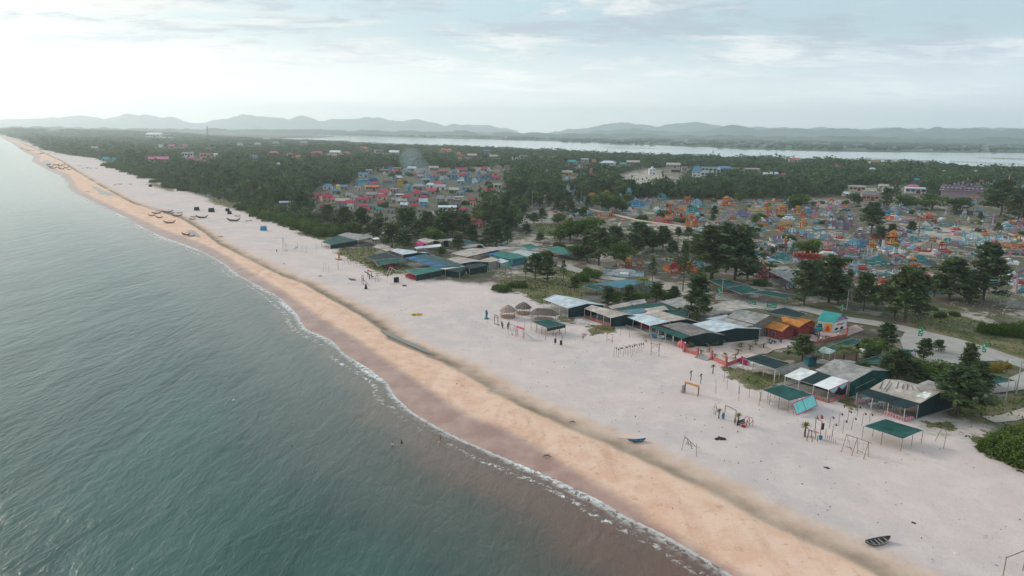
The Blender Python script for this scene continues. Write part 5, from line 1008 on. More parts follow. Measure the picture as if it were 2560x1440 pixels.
        al = X(0, y * .3); MB().box((al[0], al[1], P.z + ph + H * .14), (wd * .3, D * .2, H * .28), rz).build('altar', B, r)
    elif kd in 'GT':
        n = 4 if kd == 'G' else min(13, max(6, int(wd / 3))); xs = [(-.5 + k / (n - 1)) * wd for k in range(n)]
        for k, x0 in enumerate(xs):
            cen = 1 - abs(k - (n - 1) / 2) / ((n - 1) / 2); h = H * (.62 + .34 * cen + (.08 if k % 2 else 0)); pb = MB(); w_ = max(.35, wd * .05); post_(pb, x0, 0, h * .86, w_); pb.build('pillar', A, r)
            q = X(x0, 0); cp = MB(); curved_roof(cp, q, w_ * 1.3, w_ * 1.3, h * .70, h * .10, rz, .15, 4); cp.build('pillar_roof', B, r)
        wl = MB()
        for k in range(n - 1):
            if kd == 'G' and k == n // 2 - 1:
                m_ = X((xs[k] + xs[k + 1]) / 2, 0); wl.box((m_[0], m_[1], P.z + H * .66), (xs[k + 1] - xs[k], .35, H * .14), rz); rf = MB(); curved_roof(rf, m_, (xs[k + 1] - xs[k]) * .75, .9 * S_, H * .74, H * .14, rz, .4 * S_); spikes(rf, m_, (xs[k + 1] - xs[k]) * .5, H * .84, 4, H * .15, rz); rf.build('gate_roof', B, r)
            else:
                m_ = X((xs[k] + xs[k + 1]) / 2, 0); hh = H * (.42 if kd == 'G' else .46); wl.box((m_[0], m_[1], P.z + hh / 2 - .1), (xs[k + 1] - xs[k], .3 if kd == 'G' else D * .5, hh + .2), rz)
                if kd == 'T': rf = MB(); curved_roof(rf, m_, (xs[k + 1] - xs[k]) * .6, D * .35, hh, H * .12, rz, .4); curved_roof(rf, m_, (xs[k + 1] - xs[k]) * .42, D * .22, hh + H * .12, H * .12, rz, .4); spikes(rf, m_, (xs[k + 1] - xs[k]) * .35, hh + H * .2, 3, H * .15, rz); rf.build('tier_roof', B, r)
        wl.build('wall', A if kd == 'G' else COL[c2], r)
    opening(u, vb, wp, hp)
    if not label: auto(r, f'{c1} ' + ('' if c1 == c2 else f'and {c2} ') + ds, where)
    return r
T9 = [(1240,870,250,80,'E','sky','blue'),(680,945,200,80,'E','blue','white'),(590,720,110,90,'E','sky','white'),(540,610,60,40,'S','sky','white'),(800,790,80,60,'P','orange','red'),(945,750,70,45,'P','gold','orange'),(1075,785,60,60,'C','sky','sky'),(1165,775,60,90,'P','sky','white'),(1490,795,140,70,'E','teal','teal'),
 (1345,850,60,60,'G','sky','blue'),(1850,865,150,90,'E','teal','sky'),(1800,930,190,70,'E','sky','teal'),(1960,880,100,70,'G','grey','purple'),(2140,850,130,85,'P','orange','orange'),(2085,855,50,60,'C','orange','white'),(1750,830,90,60,'P','red','pink'),(1660,880,120,40,'E','purple','grey'),(1590,870,50,40,'P','orange','orange'),(1480,900,90,60,'C','white','grey'),
 (2450,895,180,50,'E','gold','stone'),(2545,890,40,60,'P','red','orange'),(2320,965,170,90,'C','blue','purple'),(2180,940,90,60,'C','sky','pink'),(2210,1000,60,50,'P','red','pink'),(2055,1050,50,45,'P','orange','white'),(2230,1080,60,40,'S','blue','dark'),(1890,1120,120,70,'C','sky','white'),(2060,1035,100,40,'S','grey','sky'),(2110,1010,80,30,'S','grey','grey'),
 (1575,1000,90,110,'G','orange','red'),(1690,985,90,120,'P','orange','red'),(1785,1070,170,130,'G','orange','orange'),(1470,1015,110,60,'E','orange','pink'),(1560,1030,90,60,'P','orange','red'),(1630,1010,100,60,'E','purple','grey'),(1845,1060,50,80,'G','orange','purple'),(2440,1180,60,110,'G','purple','sky'),(2430,1350,60,70,'E','sky','teal'),(2530,1300,90,80,'G','grey','sky'),
 (940,960,130,50,'E','orange','stone'),(985,970,30,60,'P','red','orange'),(1110,1060,90,60,'S','stone','pink'),(330,810,40,60,'G','stone','stone'),(260,880,120,50,'E','grey','purple'),(90,780,60,20,'S','orange','stone'),(1240,1300,60,80,'P','red','red'),(790,560,30,90,'T','pink','pink'),(350,560,60,60,'G','stone','stone'),(700,560,80,40,'E','sky','grey'),(1560,1190,40,50,'S','sky','sky'),(1180,910,60,30,'S','white','white'),(1400,830,50,30,'S','grey','grey'),(1850,970,60,40,'S','sky','white'),(2500,1010,70,30,'S','white','white'),(1900,1010,80,30,'S','grey','sky')]
T10 = [(10,950,50,80,'P','orange','orange'),(130,950,120,100,'P','orange','gold'),(190,900,50,110,'G','dark','grey'),(290,940,60,80,'P','orange','gold'),(45,900,60,80,'C','grey','grey'),(350,970,50,70,'P','red','orange'),(205,1000,120,50,'S','white','sky'),(410,930,80,40,'S','blue','blue'),(475,970,70,90,'C','pink','pink'),(610,960,80,110,'P','pink','white'),(570,930,60,60,'G','grey','sky'),(625,830,80,50,'P','orange','white'),(710,840,60,30,'E','white','pink'),(600,845,70,30,'C','white','sky'),
 (420,1030,120,40,'S','grey','grey'),(135,1110,70,90,'P','orange','orange'),(350,1080,70,90,'P','orange','gold'),(200,1080,80,60,'P','orange','gold'),(240,1130,110,60,'E','blue','white'),(350,1140,80,50,'E','blue','sky'),(620,1060,90,130,'G','purple','sky'),(720,1090,140,130,'G','purple','dark'),(800,1060,80,130,'G','purple','sky'),(780,940,80,60,'G','grey','teal'),(1065,870,50,50,'C','blue','white'),(1165,880,40,90,'C','blue','pink'),(1230,945,130,60,'E','blue','blue'),(1320,930,70,100,'G','blue','sky'),(1410,880,130,50,'C','white','grey'),(1570,890,80,30,'S','white','white'),
 (1220,1000,170,50,'E','white','orange'),(1260,975,80,35,'S','white','orange'),(1430,935,100,30,'E','stone','orange'),(1610,940,90,30,'E','stone','orange'),(1960,950,130,100,'G','dark','grey'),(1830,940,90,80,'G','stone','grey'),(1490,1060,80,100,'G','stone','red'),(1600,1050,160,110,'P','red','stone'),(1380,1030,90,50,'C','mauve','grey'),(1770,1050,160,50,'E','teal','grey'),(2240,1070,110,140,'G','mauve','purple'),(2170,1090,120,70,'E','mauve','stone'),(2070,1080,60,60,'G','stone','stone'),(2510,1110,110,120,'G','mauve','purple'),(2530,1080,70,90,'P','red','mauve'),
 (485,1190,160,120,'G','sky','sky'),(605,1250,90,100,'P','mauve','pink'),(910,1180,90,100,'G','purple','white'),(1110,1130,150,80,'G','mauve','dark'),(1060,1190,60,60,'P','red','orange'),(1120,1190,50,60,'P','red','orange'),(1245,1240,120,130,'P','orange','gold'),(1035,1290,80,80,'P','orange','gold'),(1320,1170,110,90,'G','purple','mauve'),(1500,1180,110,110,'G','sky','dark'),(1440,1210,130,60,'E','sky','teal'),(1580,1190,60,60,'C','sky','sky'),(860,1260,170,90,'E','blue','sky'),(960,1240,80,80,'C','blue','blue'),(1130,1280,70,110,'C','white','dark'),(1240,1320,200,70,'E','white','sky'),(1370,1260,120,60,'S','sky','teal'),
 (100,1210,140,70,'E','white','purple'),(170,1260,40,90,'P','red','orange'),(130,1250,210,60,'E','white','grey'),(240,1330,80,100,'G','teal','teal'),(130,1320,120,80,'P','dark','stone'),(180,1400,180,90,'E','teal','teal'),(40,1390,90,90,'E','teal','purple'),(390,1390,240,70,'T','orange','red'),(600,1350,160,50,'S','white','red'),(690,1340,120,120,'G','purple','grey'),(830,1370,120,100,'P','pink','sky'),(930,1360,80,70,'G','grey','grey'),(1000,1360,140,110,'C','white','stone'),(1100,1440,200,90,'E','teal','teal'),(1280,1440,110,80,'P','grey','mauve'),(1520,1430,220,90,'E','teal','teal'),(1640,1310,260,110,'E','red','stone'),(1560,1290,80,60,'P','orange','white'),(1640,1260,60,90,'P','red','sky'),(1735,1290,80,80,'P','red','orange'),
 (1800,1220,110,50,'E','sky','teal'),(1900,1240,150,50,'E','sky','sky'),(2050,1200,150,80,'E','sky','white'),(2070,1170,100,40,'C','white','pink'),(1990,1180,60,50,'C','white','sky'),(2350,1200,180,60,'E','white','sky'),(2480,1190,70,50,'P','orange','gold'),(2370,1195,50,40,'P','orange','orange'),(2440,1290,220,60,'E','sky','orange'),(2380,1300,70,50,'P','orange','orange'),(2530,1290,60,60,'P','orange','orange'),(2260,1370,90,80,'G','sky','grey'),(2540,1350,50,60,'G','grey','pink'),(2040,1400,110,80,'G','grey','sky'),(1450,1430,60,60,'P','orange','orange'),(700,1150,100,40,'S','stone','grey'),(1180,1350,60,40,'S','grey','white'),(1340,1370,60,40,'S','stone','white'),(1860,1370,90,30,'S','grey','stone'),(1120,1340,80,30,'S','stone','grey'),(2150,1250,100,50,'C','sky','white'),(2200,1200,90,40,'C','white','sky'),(2120,920,70,30,'S','blue','teal'),(2070,840,60,60,'E','blue','sky'),(2270,660,110,60,'G','sky','white'),(2330,690,60,90,'T','stone','stone'),(2390,710,100,160,'T','stone','orange'),(2450,700,50,100,'T','stone','stone'),(2540,740,60,90,'G','sky','sky'),(2130,660,80,60,'G','stone','pink'),(1990,640,50,60,'G','stone','stone'),(1930,770,330,130,'T','purple','mauve'),(2060,830,80,60,'P','red','pink')]
T4 = [(20,370,190,80,'E','magenta','pink'),(150,330,150,60,'E','magenta','white'),(215,490,60,90,'C','white','sky'),(270,495,160,50,'E','red','white'),(800,310,150,90,'E','sky','red'),(960,350,120,50,'E','sky','grey'),(1060,350,70,40,'C','white','white'),(1180,350,50,40,'S','teal','sky'),(1170,420,120,40,'S','red','stone'),(1110,500,80,60,'P','orange','pink'),(1100,540,180,40,'E','white','pink'),(1560,500,120,90,'E','blue','sky'),(1660,520,180,70,'E','blue','dark'),(2250,320,200,70,'E','red','gold'),(2110,240,80,40,'E','red','orange'),(2290,260,60,50,'P','red','orange'),(1470,280,120,50,'P','red','orange'),(2300,430,120,60,'S','grey','grey'),(2530,520,60,60,'E','teal','sky'),(930,390,80,50,'S','red','red'),(1020,300,60,40,'S','grey','sky'),(880,250,80,50,'C','sky','grey')]
T3 = [(285,270,70,90,'P','orange','red'),(190,275,40,60,'C','pink','white'),(205,315,30,50,'P','red','pink'),(390,270,50,50,'P','red','pink'),(800,310,250,100,'C','orange','red'),(890,300,100,80,'P','red','orange'),(980,260,120,80,'E','sky','teal'),(1540,160,60,60,'S','teal','sky'),(1000,200,40,40,'P','red','sky')]
for z, TL in ((9, T9), (10, T10), (4, T4), (3, T3)):
    for X, Y, Wd, Hh, kd, c1, c2 in TL:
        u, v = Zc(z, X, Y); tomb(kd, u, v, Wd / 4 * 1.08, Hh / 4 * 1.1, c1, c2)
# pale terrace tomb behind the blue fence, blue temple quarter, small scattered graves
tomb('E', *Zc(3, 240, 345), 96, 14, 'sky', 'white', 'long pale blue fenced tomb terrace in front of the orange pavilion', rz=-.15)
tomb('P', *Zc(3, 1650, 300), 30, 22, 'orange', 'magenta', 'small orange topped gate inside the magenta walled tomb')
BT = [(8,1010,900,50,100,'C','blue','blue'),(8,1080,905,110,110,'T','blue','sky'),(8,1170,880,110,90,'T','blue','blue'),(8,1330,905,120,100,'T','stone','grey'),(8,1290,740,60,50,'C','blue','sky'),(8,1340,745,70,60,'C','blue','blue'),(8,1370,850,70,60,'C','sky','sky'),(8,1530,960,80,90,'P','sky','blue'),(8,1440,900,60,80,'T','stone','gold'),(8,1730,850,80,90,'C','sky','blue'),(8,1690,850,60,60,'C','blue','sky'),(8,1980,840,100,110,'G','blue','blue'),(8,2050,860,80,70,'E','sky','white'),(8,2120,860,80,110,'G','blue','blue'),(8,2230,850,70,110,'G','blue','blue'),(8,2320,840,70,110,'G','blue','blue'),(8,2180,870,100,60,'C','blue','white'),(8,2270,830,40,50,'P','orange','blue'),(8,1650,880,90,60,'E','grey','sky'),(8,1760,870,90,60,'E','white','grey'),(8,1850,840,80,50,'C','grey','white'),(8,1900,830,60,40,'C','white','sky'),(8,1950,930,100,50,'E','white','stone'),(8,1610,910,90,50,'E','sky','grey'),(8,1390,820,50,40,'C','sky','white'),(8,1300,800,70,40,'S','stone','white'),(8,2080,790,60,50,'C','white','grey'),(8,2420,760,90,80,'T','pink','stone'),(8,2510,740,60,60,'T','pink','stone'),(8,2370,800,80,60,'G','red','stone'),(8,2150,1310,110,120,'P','orange','gold')]
for z, X, Y, Wd, Hh, kd, c1, c2 in BT: u, v = Zc(z, X, Y); tomb(kd, u, v, Wd / 4, Hh / 4, c1, c2, None, 'beside the village')
house(*Zc(8, 2225, 1310), 20, 20, 'red', 'peach', '', '', 1, 'hip', label='peach walled shrine house with red roof right of the flame topped orange pavilion', dm=.7)
cem = W([(1330,510),(1420,490),(1560,492),(1900,500),(2100,505),(2450,530),(2700,550),(2700,740),(2480,720),(2300,700),(2100,680),(1900,662),(1880,590),(1700,560),(1560,545),(1400,545)]); xs_ = [c[0] for c in cem]; ys_ = [c[1] for c in cem]; k = 0; cemx = (min(xs_), max(xs_)); cemy = (min(ys_), max(ys_))
while k < 330:
    x, y = random.uniform(min(xs_), max(xs_)), random.uniform(min(ys_), max(ys_)); u, v, z_ = proj((x, y, GZ))
    if u > 2600 or (u < 1900 and random.random() < .35) or not inpoly(np.array([x]), np.array([y]), cem)[0]: continue
    k += 1; c1 = random.choice(['sky', 'white', 'grey', 'grey', 'stone', 'teal', 'mauve', 'purple', 'blue', 'sky', 'white', 'stone', 'pink', 'orange', 'red', 'orange', 'white']); c2 = random.choice(['white', 'grey', 'stone', 'sky', 'teal', 'mauve', c1]); kd = random.choice('SSSSECCG')
    wm = random.uniform(2.8, 5.8) * (1.0 if kd != 'G' else .8); pxm = FPX / z_; n0 = len(AUTO); tomb(kd, u, v, wm * pxm, random.uniform(1.5, 2.5) * pxm * (1.35 if kd == 'G' else 1), c1, c2); OPENINGS.pop()
# stone memorial column at the right edge, small red shrine gate wall
P = G(*Zc(4, 2465, 520)); r = thing('memorial_column', 'tall pale stone memorial column at the right edge of the bare field', 'column', tuple(P)); MB().box((P.x, P.y, P.z + 2.9), (1.0, 1.0, 6.4), .4).build('shaft', COL['mauve'], r); MB().box((P.x, P.y, P.z + .4), (1.8, 1.8, 1.2), .4).build('plinth', COL['stone'], r); cp = MB(); curved_roof(cp, P, 1.1, 1.1, 6.1, .9, .4, .3); MB().lathe((P.x, P.y, P.z + 7), [(.3, 0), (.4, .3), (.1, .9)], 6).build('finial', COL['purple'], r); cp.build('cap', COL['purple'], r)
for lb, pts, h in (('low stone wall and ramp below the small red shrine gate', [(1060,1290),(1150,1290),(1230,1330),(1290,1340),(1380,1300)], 1.2),): 
    wallrun(lb, pts, h, COL['stone'], 'stone_wall', z=9, lampstep=8)
wallrun('long grey enclosure wall of the wide pale plot in the tomb field', [(1680,1090),(1690,1130),(2020,1140),(2040,1100)], .7, COL['grey'], 'plot_wall', z=10, lampstep=9)
wallrun('dark terrace wall below the pale blue plots near the right edge', [(1740,1230),(1900,1275),(2100,1310)], 1.0, COL['dark'], 'plot_wall', z=10, lampstep=12)
wallrun('grey plot wall in front of the orange topped plots at the right edge', [(2330,1330),(2440,1345),(2600,1355)], .8, COL['dark'], 'plot_wall', z=10, lampstep=12)

# trees and extra roofs squeezed between the village houses
vp = W([(785,500),(830,470),(940,425),(1235,425),(1240,455),(1285,475),(1180,520),(1150,550),(1040,552),(870,545),(790,520)]); xs_ = [c[0] for c in vp]; ys_ = [c[1] for c in vp]; k = 0; tries = 0
while k < 120 and tries < 9000:
    tries += 1; x, y = random.uniform(min(xs_), max(xs_)), random.uniform(min(ys_), max(ys_)); u, v, z_ = proj((x, y, GZ))
    if not inpoly(np.array([x]), np.array([y]), vp)[0]: continue
    if k < 48:
        wp = random.uniform(16, 26); hp = 11
        if any(abs((o_[0] + o_[2]) / 2 - u) < 12 and abs(o_[3] - v) < 5 for o_ in OPENINGS): continue
        rc = random.choice(['grey', 'red', 'tan', 'dark', 'red', 'pale', 'blue', 'red']); house(u, v, wp, hp, rc, random.choice(['grey', 'grey', 'cream', 'blue']), CN[rc] + ' roofed low house', VW, 1, random.choice(['gable', 'hip', 'flat'])); k += 1; continue
    h_ = random.uniform(8, 14); rt = [o_ for o_ in OPENINGS if o_[0] < u + 6 and o_[2] > u - 6 and o_[3] < v + 1 and o_[3] > v - h_ - 2]
    if rt and random.random() < .5: continue
    o = tree(random.choice('rrbc') if v > 440 else 'r', u, v, v - h_, 'x', None, 1.1); auto(o, 'small garden tree', VW, 'garden trees in the village'); k += 1
for u, yb, yt in [(1300,520,490),(1325,512,480),(1350,520,492),(1372,516,486),(1400,512,478),(1428,540,505),(1448,512,480),(1470,522,490),(1490,512,482),(1512,520,488),(1540,512,482),(1566,508,480),(1315,590,560),(1350,606,582),(1335,560,532),(1395,560,530),(1425,570,545),(1445,650,596),(1560,655,600),(1585,640,585),(1680,640,600),(1720,600,568),(1850,640,600),(1890,690,655),(1930,640,618),(1985,520,492),(1850,505,478),(1800,508,478),(1760,500,472),(1715,505,474),(2095,760,700),(2190,770,715),(2300,790,740),(2335,745,690),(2425,760,700),(1455,540,512),(1180,612,560),(1200,640,612),(1085,612,565),(1045,602,552),(925,596,556),(890,590,548),(1290,500,462),(1268,520,478),(1255,560,515),(1195,560,520),(2150,960,905),(2265,925,885),(2175,905,868),(2375,960,915),(2345,880,850),(2285,958,905),(2420,900,868)]:
    o = tree(random.choice('ccccr') if u < 2100 else 'c', u, yb, yt, 'x', None, 1.25); auto(o, 'casuarina of medium height' if o.name.startswith('casu') else 'rounded medium tree', 'in the scattered groves between restaurants and tombs')

k = 0
while k < 58:
    x, y = random.uniform(cemx[0], cemx[1]), random.uniform(cemy[0], cemy[1]); u, v, z_ = proj((x, y, GZ))
    if u > 2580 or not inpoly(np.array([x]), np.array([y]), cem)[0]: continue
    k += 1; kd = random.choice('bbbrc'); o = tree(kd, u, v, v - {'b': random.uniform(6, 11), 'r': random.uniform(14, 22), 'c': random.uniform(22, 34)}[kd] * (v - 330) / 260, 'x', None, 1.15)
    auto(o, {'b': 'low wild shrub', 'r': 'small rounded tree', 'c': 'slim young casuarina'}[kd], 'scattered inside the tomb field')
# ------------------------------------------------------------ boats
def boat_mesh(L_=6.4, Bm=1.5, D=.62, rise=1.25, n=22, m=9, wall=.07, low=.12):
    prof = []
    for i in range(n + 1):
        t = i / n * 2 - 1; a = abs(t); w_ = Bm / 2 * (1 - a ** 2.4) ** .8 + .03; sh_ = D + rise * a ** 2.6; kl = low + (rise * .93 + D - .25) * a ** 4.2; prof.append((t * L_ / 2, w_, sh_, min(kl, sh_ - .1)))
    mb = MB(); ring = []
    for x, w_, s_, k_ in prof:
        row = [(x, w_ * math.sin(q) * (abs(math.sin(q)) ** -.25 if abs(math.sin(q)) > .01 else 0), k_ + (s_ - k_) * (1 - math.cos(q)) ** 1.0) for q in [(-1 + 2 * j / (m - 1)) * math.pi / 2 for j in range(m)]]; ring.append(row)
    inn = [[(p[0], p[1] * (1 - wall / max(.12, prof[i][1])) if prof[i][1] > .12 else p[1] * .5, p[2] + (wall if 0 < j < m - 1 else 0)) for j, p in enumerate(row)] for i, row in enumerate(ring)]
    for i in range(n):
        for j in range(m - 1):
            mb.quad(ring[i][j], ring[i][j + 1], ring[i + 1][j + 1], ring[i + 1][j], t=.3 + .4 * (j % 2)); mb.quad(inn[i][j], inn[i + 1][j], inn[i + 1][j + 1], inn[i][j + 1], t=.5)
        for j in (0, m - 1): mb.quad(ring[i][j], ring[i + 1][j], inn[i + 1][j], inn[i][j])
    return mb, prof, ring
m_hull = M((.085, .06, .055), .7, .3, 3, 0, True); m_hullr = M((.20, .07, .06), .75, .25, 2); m_gun = M((.30, .27, .24), .8, .2, 4); m_hullk = M((.045, .05, .05), .7, .3, 3, 0, True); m_yel = M((.75, .45, .03), .6, .1, 1); m_bluep = M((.03, .20, .34), .6, .15, 1)
def boat(label, P, L_, rz, hull=m_hull, rise=1.25, thw=4, tilt=0.0, pole=True, gun=m_gun, name='fishing_boat', cat='boat', Bm=None, group=None):
    r = thing(name, label, cat, (0, 0, 0), group); mb, prof, ring = boat_mesh(L_, Bm or L_ * .25, L_ * .10, rise); mb.build('hull', hull, r, True)
    for k in range(thw):
        t = (k + 1) / (thw + 1); i = int(t * (len(prof) - 1)); x, w_, s_, k_ = prof[i]; MB().box((x, 0, s_ - .12), (.2, w_ * 1.8, .05)).build('thwart', gun, r)
    for j in (0, -1): MB().tube([row[j] for row in ring], .05, 4).build('gunwale', gun, r)
    if pole: MB().tube([(-L_ * .32, .1, L_ * .1 + .1), (L_ * .05, .05, L_ * .1 + .75), (L_ * .45, -.1, L_ * .1 + 1.15)], .05, 5).tube([(-L_ * .1, 0, .3), (-L_ * .1, 0, L_ * .1 + .6)], .04, 4).build('spar', gun, r)
    r.location = (P.x, P.y, P.z - .06); r.rotation_euler = (tilt, 0, rz); return r
CB = [(380,540,19,.2,'leftmost crescent fishing boat of the beached cluster',0),(392,534,24,.5,'crescent boat lying partly behind the leftmost one',1),(398,545,20,-.1,'small crescent boat nearest the water, below the leftmost pair',0),(419,531,27,.35,'long crescent boat at the top left of the cluster',1),(427,534,20,.0,'crescent boat nested against the long top left one',0),(443,541,28,.15,'widest crescent boat in the middle of the cluster',1),(449,533,15,.4,'small crescent boat just above the widest one',0),(424,558,30,.25,'crescent boat standing alone below the cluster near the surf',1),(481,549,18,.1,'short crescent boat left of the long upturned one',0),(484,543,16,.5,'small boat tucked behind the short crescent one',0),(505,545,31,.1,'long crescent boat with sharply upturned right end',0),(584,553,35,.05,'large crescent boat alone farthest up the white sand',0),(594,541,15,.2,'small low boat behind the large lone crescent boat',0),(465,588,27,-.3,'dark crescent boat at the left of the white pool',0),(478,591,21,.1,'crescent boat at the lower edge of the white pool',0),(623,510,26,.05,'boat drawn up in the shade at the forest edge',0)]
for u, v, wp, rz, lb, rd in CB: boat(lb, G(u, v), wpx(u, v, wp), rz, m_hullr if rd else m_hull, rise=wpx(u, v, wp) * .17, group='crescent boats beached in the middle distance')
FB = [(121,412,14),(127,417,16),(133,421,18),(141,413,16),(150,415,15),(159,413,13),(154,423,17),(165,420,14),(173,424,12),(146,419,12),(173,417,8),(97,386,12),(105,384,12),(54,372,10),(70,376,12),(83,377,8),(122,384,7),(136,385,6),(198,415,8),(207,421,7),(218,420,9),(227,421,8),(240,421,8),(300,461,12),(288,463,10),(326,461,9)]
for u, v, wp in FB: o = boat(None, G(u, v), wpx(u, v, wp), random.uniform(-.4, .6), m_hull, rise=wpx(u, v, wp) * .16, thw=1, pole=False); auto(o, 'tiny beached crescent boat far up the coast' if u < 180 else 'tiny dark boat on the upper sand', 'in the far boat group' if u < 180 else 'near the far boat group', 'far beached boats')
boat('black wooden rowing boat with thwarts on the lower right sand', G(2192, 1358), 4.4, .32, m_hullk, .42, 5, .12, False, Bm=1.25, name='rowing_boat')
boat('small grey rowing boat with an oar by the tide line', G(1592, 1104), 3.4, .15, m_hullk, .3, 3, -.15, False, gun=m_bluep, name='rowing_boat', Bm=1.0)
r = thing('oar', 'thin oar lying left of the small grey rowing boat', 'oar', G(1563, 1098)); P = r.location; MB().tube([(P.x - 1, P.y, GZ + .1), (P.x + 1.1, P.y - .1, GZ + .12)], .04, 5).build('shaft', m_gun, r); MB().box((P.x - 1.1, P.y, GZ + .1), (.5, .16, .04)).build('blade', m_gun, r)
boat('dark basket shaped sampan with a long pole near the beach frames', G(881, 700), 3.2, -.4, m_hullk, .3, 2, .2, False, name='sampan', Bm=1.1); r = bpy.data.objects['sampan']; MB().tube([(-1.2, 0, .3), (-2.9, .6, 1.3)], .05, 5).build('spar', m_gun, r)
boat('bright yellow narrow canoe with black bottom on the open sand', G(1042, 788), 3.4, .25, m_yel, .12, 2, .5, False, gun=m_dark, name='canoe', Bm=.8)
# ------------------------------------------------------------ beach furniture
def poles(label, lst, name='wooden_pole', cat='pole', mat=None, r=.05, arm=None, where=None, group=None):
    for u, yb, yt in lst:
        P = G(u, yb); h = hpx(u, yb, yt); o = thing(name, label, cat, tuple(P), group); lx = random.uniform(-.08, .08) * h
        MB().tube([(P.x, P.y, GZ - .4), (P.x + lx * .5, P.y, GZ + h * .5), (P.x + lx, P.y, GZ + h)], [r, r * .9, r * .75], 5).build('post', mat or m_wood, o)
        if arm:
            MB().tube([(P.x + lx, P.y, GZ + h - .05), (P.x + lx + arm[0], P.y + arm[1], GZ + h + .03)], r * .8, 4).build('arm', mat or m_wood, o)
            q = (P.x + lx + arm[0], P.y + arm[1], GZ + h - .38); MB().lathe(q, [(.03, .36), (.05, .28), (.17, .18), (.19, .0)], 8).build('lamp_shade', m_dark, o)
        if where is not None: auto(o, label, where, group); del_ = None
for Lst, ds, wh in (([(1790,983,948),(1817,975,942),(1847,1003,966),(1846,985,945),(1873,994,955),(1897,1016,980),(1900,985,950),(1809,955,928)], 'thin bare pole stuck in the sand', 'left of the turquoise banner canopy'),
    ([(808,680,655),(815,677,658),(822,683,662),(846,676,655),(792,628,612),(767,632,615),(895,655,640),(845,672,660)], 'thin pole among the leftmost beach props', 'near the leftmost canopy'), ([(1312,820,803),(1477,832,820),(1482,837,822),(1363,850,820),(1552,840,822),(1573,845,828)], 'thin short pole on the open sand', 'before the restaurants')):
    poles(ds, Lst, where=wh)
poles('hook armed lamp pole on the sand', [(2072,1072,1042),(2080,1092,1060),(2096,1065,1034),(2107,1083,1052),(2118,1054,1028),(2128,1074,1045),(2143,1040,1016),(2154,1065,1033),(2174,1055,1035)], 'lamp_pole', 'lamp pole', arm=(.55, .15), where='between flag gate and rightmost shed')
rowa = [(1534,892,868),(1546,893,869),(1558,891,866),(1570,888,863),(1582,888,862),(1592,884,860),(1603,882,858)]; rowb = [(1540,889,872),(1551,887,868),(1563,884,866),(1575,882,864),(1586,880,860),(1597,878,858),(1609,872,850)]
poles('slim post with small black lantern', rowa + rowb, 'lantern_post', 'lantern post', arm=(.5, .1), where='in the double row on the sand', group='double row of lantern posts')
def frame(name, label, cat, segs, mat=None, r=.06, mats=None):
    """segs: lists of (u, v_ground, height_m) points joined by tubes"""
    P0 = G(segs[0][0][0], segs[0][0][1]); o = thing(name, label, cat, tuple(P0))
    for k, s_ in enumerate(segs):
        pts = []
        for u, v, h in s_: p = G(u, v); p.z = GZ + h; pts.append(tuple(p))
        MB().tube(pts, r, 5).build(mats[k][0] if mats else 'pole', (mats[k][1] if mats else mat) or m_wood, o)
    return o
frame('swing_set', 'wooden double swing on three A shaped trestles', 'swing', [[(2103,1130,-.2),(2112,1120,2.6),(2130,1128,-.2)],[(2128,1140,-.2),(2139,1129,2.6),(2144,1134,-.2)],[(2158,1149,-.2),(2167,1139,2.6),(2172,1143,-.2)],[(2112,1120,2.6),(2139,1129,2.6),(2176,1143,2.6)],[(2116,1121,2.6),(2116,1124,.6)],[(2129,1125,2.6),(2129,1128,.6)],[(2144,1132,2.6),(2143,1133,.6)],[(2155,1136,2.6),(2156,1138,.6)],[(2114,1124,.6),(2130,1129,.55)],[(2142,1133,.6),(2157,1139,.55)]], mats=[('trestle', m_wood)] * 3 + [('beam', m_wood)] + [('rope', m_post)] * 4 + [('seat', m_wood)] * 2)
def ring(mb, c, R_, r, tilt=0.0, rz=0.0, n=14):
    mb.tube([(c[0] + R_ * math.cos(q) * math.cos(rz) , c[1] + R_ * math.cos(q) * math.sin(rz) + R_ * math.sin(q) * math.sin(tilt), c[2] + R_ * math.sin(q) * math.cos(tilt)) for q in [6.2832 * j / n for j in range(n + 1)]], r, 5, caps=False); return mb
# brown roofed shelter, statue
def slabroof(label, name, us, h, mat, leg, dz=.0, cat='shelter', th=.08):
    P = [G(u, v, GZ + h + (dz if k > 1 else 0)) for k, (u, v) in enumerate(us)]; c = sum(P, Vector()) / 4; r = thing(name, label, cat, (c.x, c.y, GZ)); MB().grid(bil(*P), 5, 2, th, .2).build('roof', mat, r); posts(r, [p.lerp(c, .1) for p in P], leg); return r
slabroof('brown roofed picnic shelter standing alone on the sand', 'picnic_shelter', [(1711,957),(1748,968),(1750,964),(1713,953)], 2.2, m_org, m_wood)
slabroof('narrow pink roofed gate with four legs on the sand', 'roofed_gate', [(1289,817),(1309,824),(1312,821),(1293,814)], 2.6, M((.55, .06, .12), .7, .1, 1), m_rail, cat='gate')
slabroof('tiny red roofed signpost frame among the left beach props', 'roofed_gate', [(918,676),(929,681),(930,679),(920,674)], 2.4, m_red, m_wood, cat='gate')
def statue(label, u, yb, yt, mat, prof, name='statue', cat='statue'):
    P = G(u, yb); h = hpx(u, yb, yt); o = MB().lathe((P.x, P.y, P.z), [(a * h, b_ * h) for a, b_ in prof], 9).build(name, mat, None, True, origin=tuple(P)); return tag(o, label, cat)
statue('grey dog shaped rock sculpture beside the picnic shelter', 1707, 981, 962, m_grey, [(.30,-.05),(.32,.1),(.2,.35),(.17,.6),(.22,.78),(.16,.93),(.03,1.0)])
statue('dark hooded cone shaped figure near the water side of the left props', 915, 722, 709, m_dark, [(.34,-.05),(.30,.15),(.18,.55),(.12,.78),(.13,.88),(.03,1.0)])
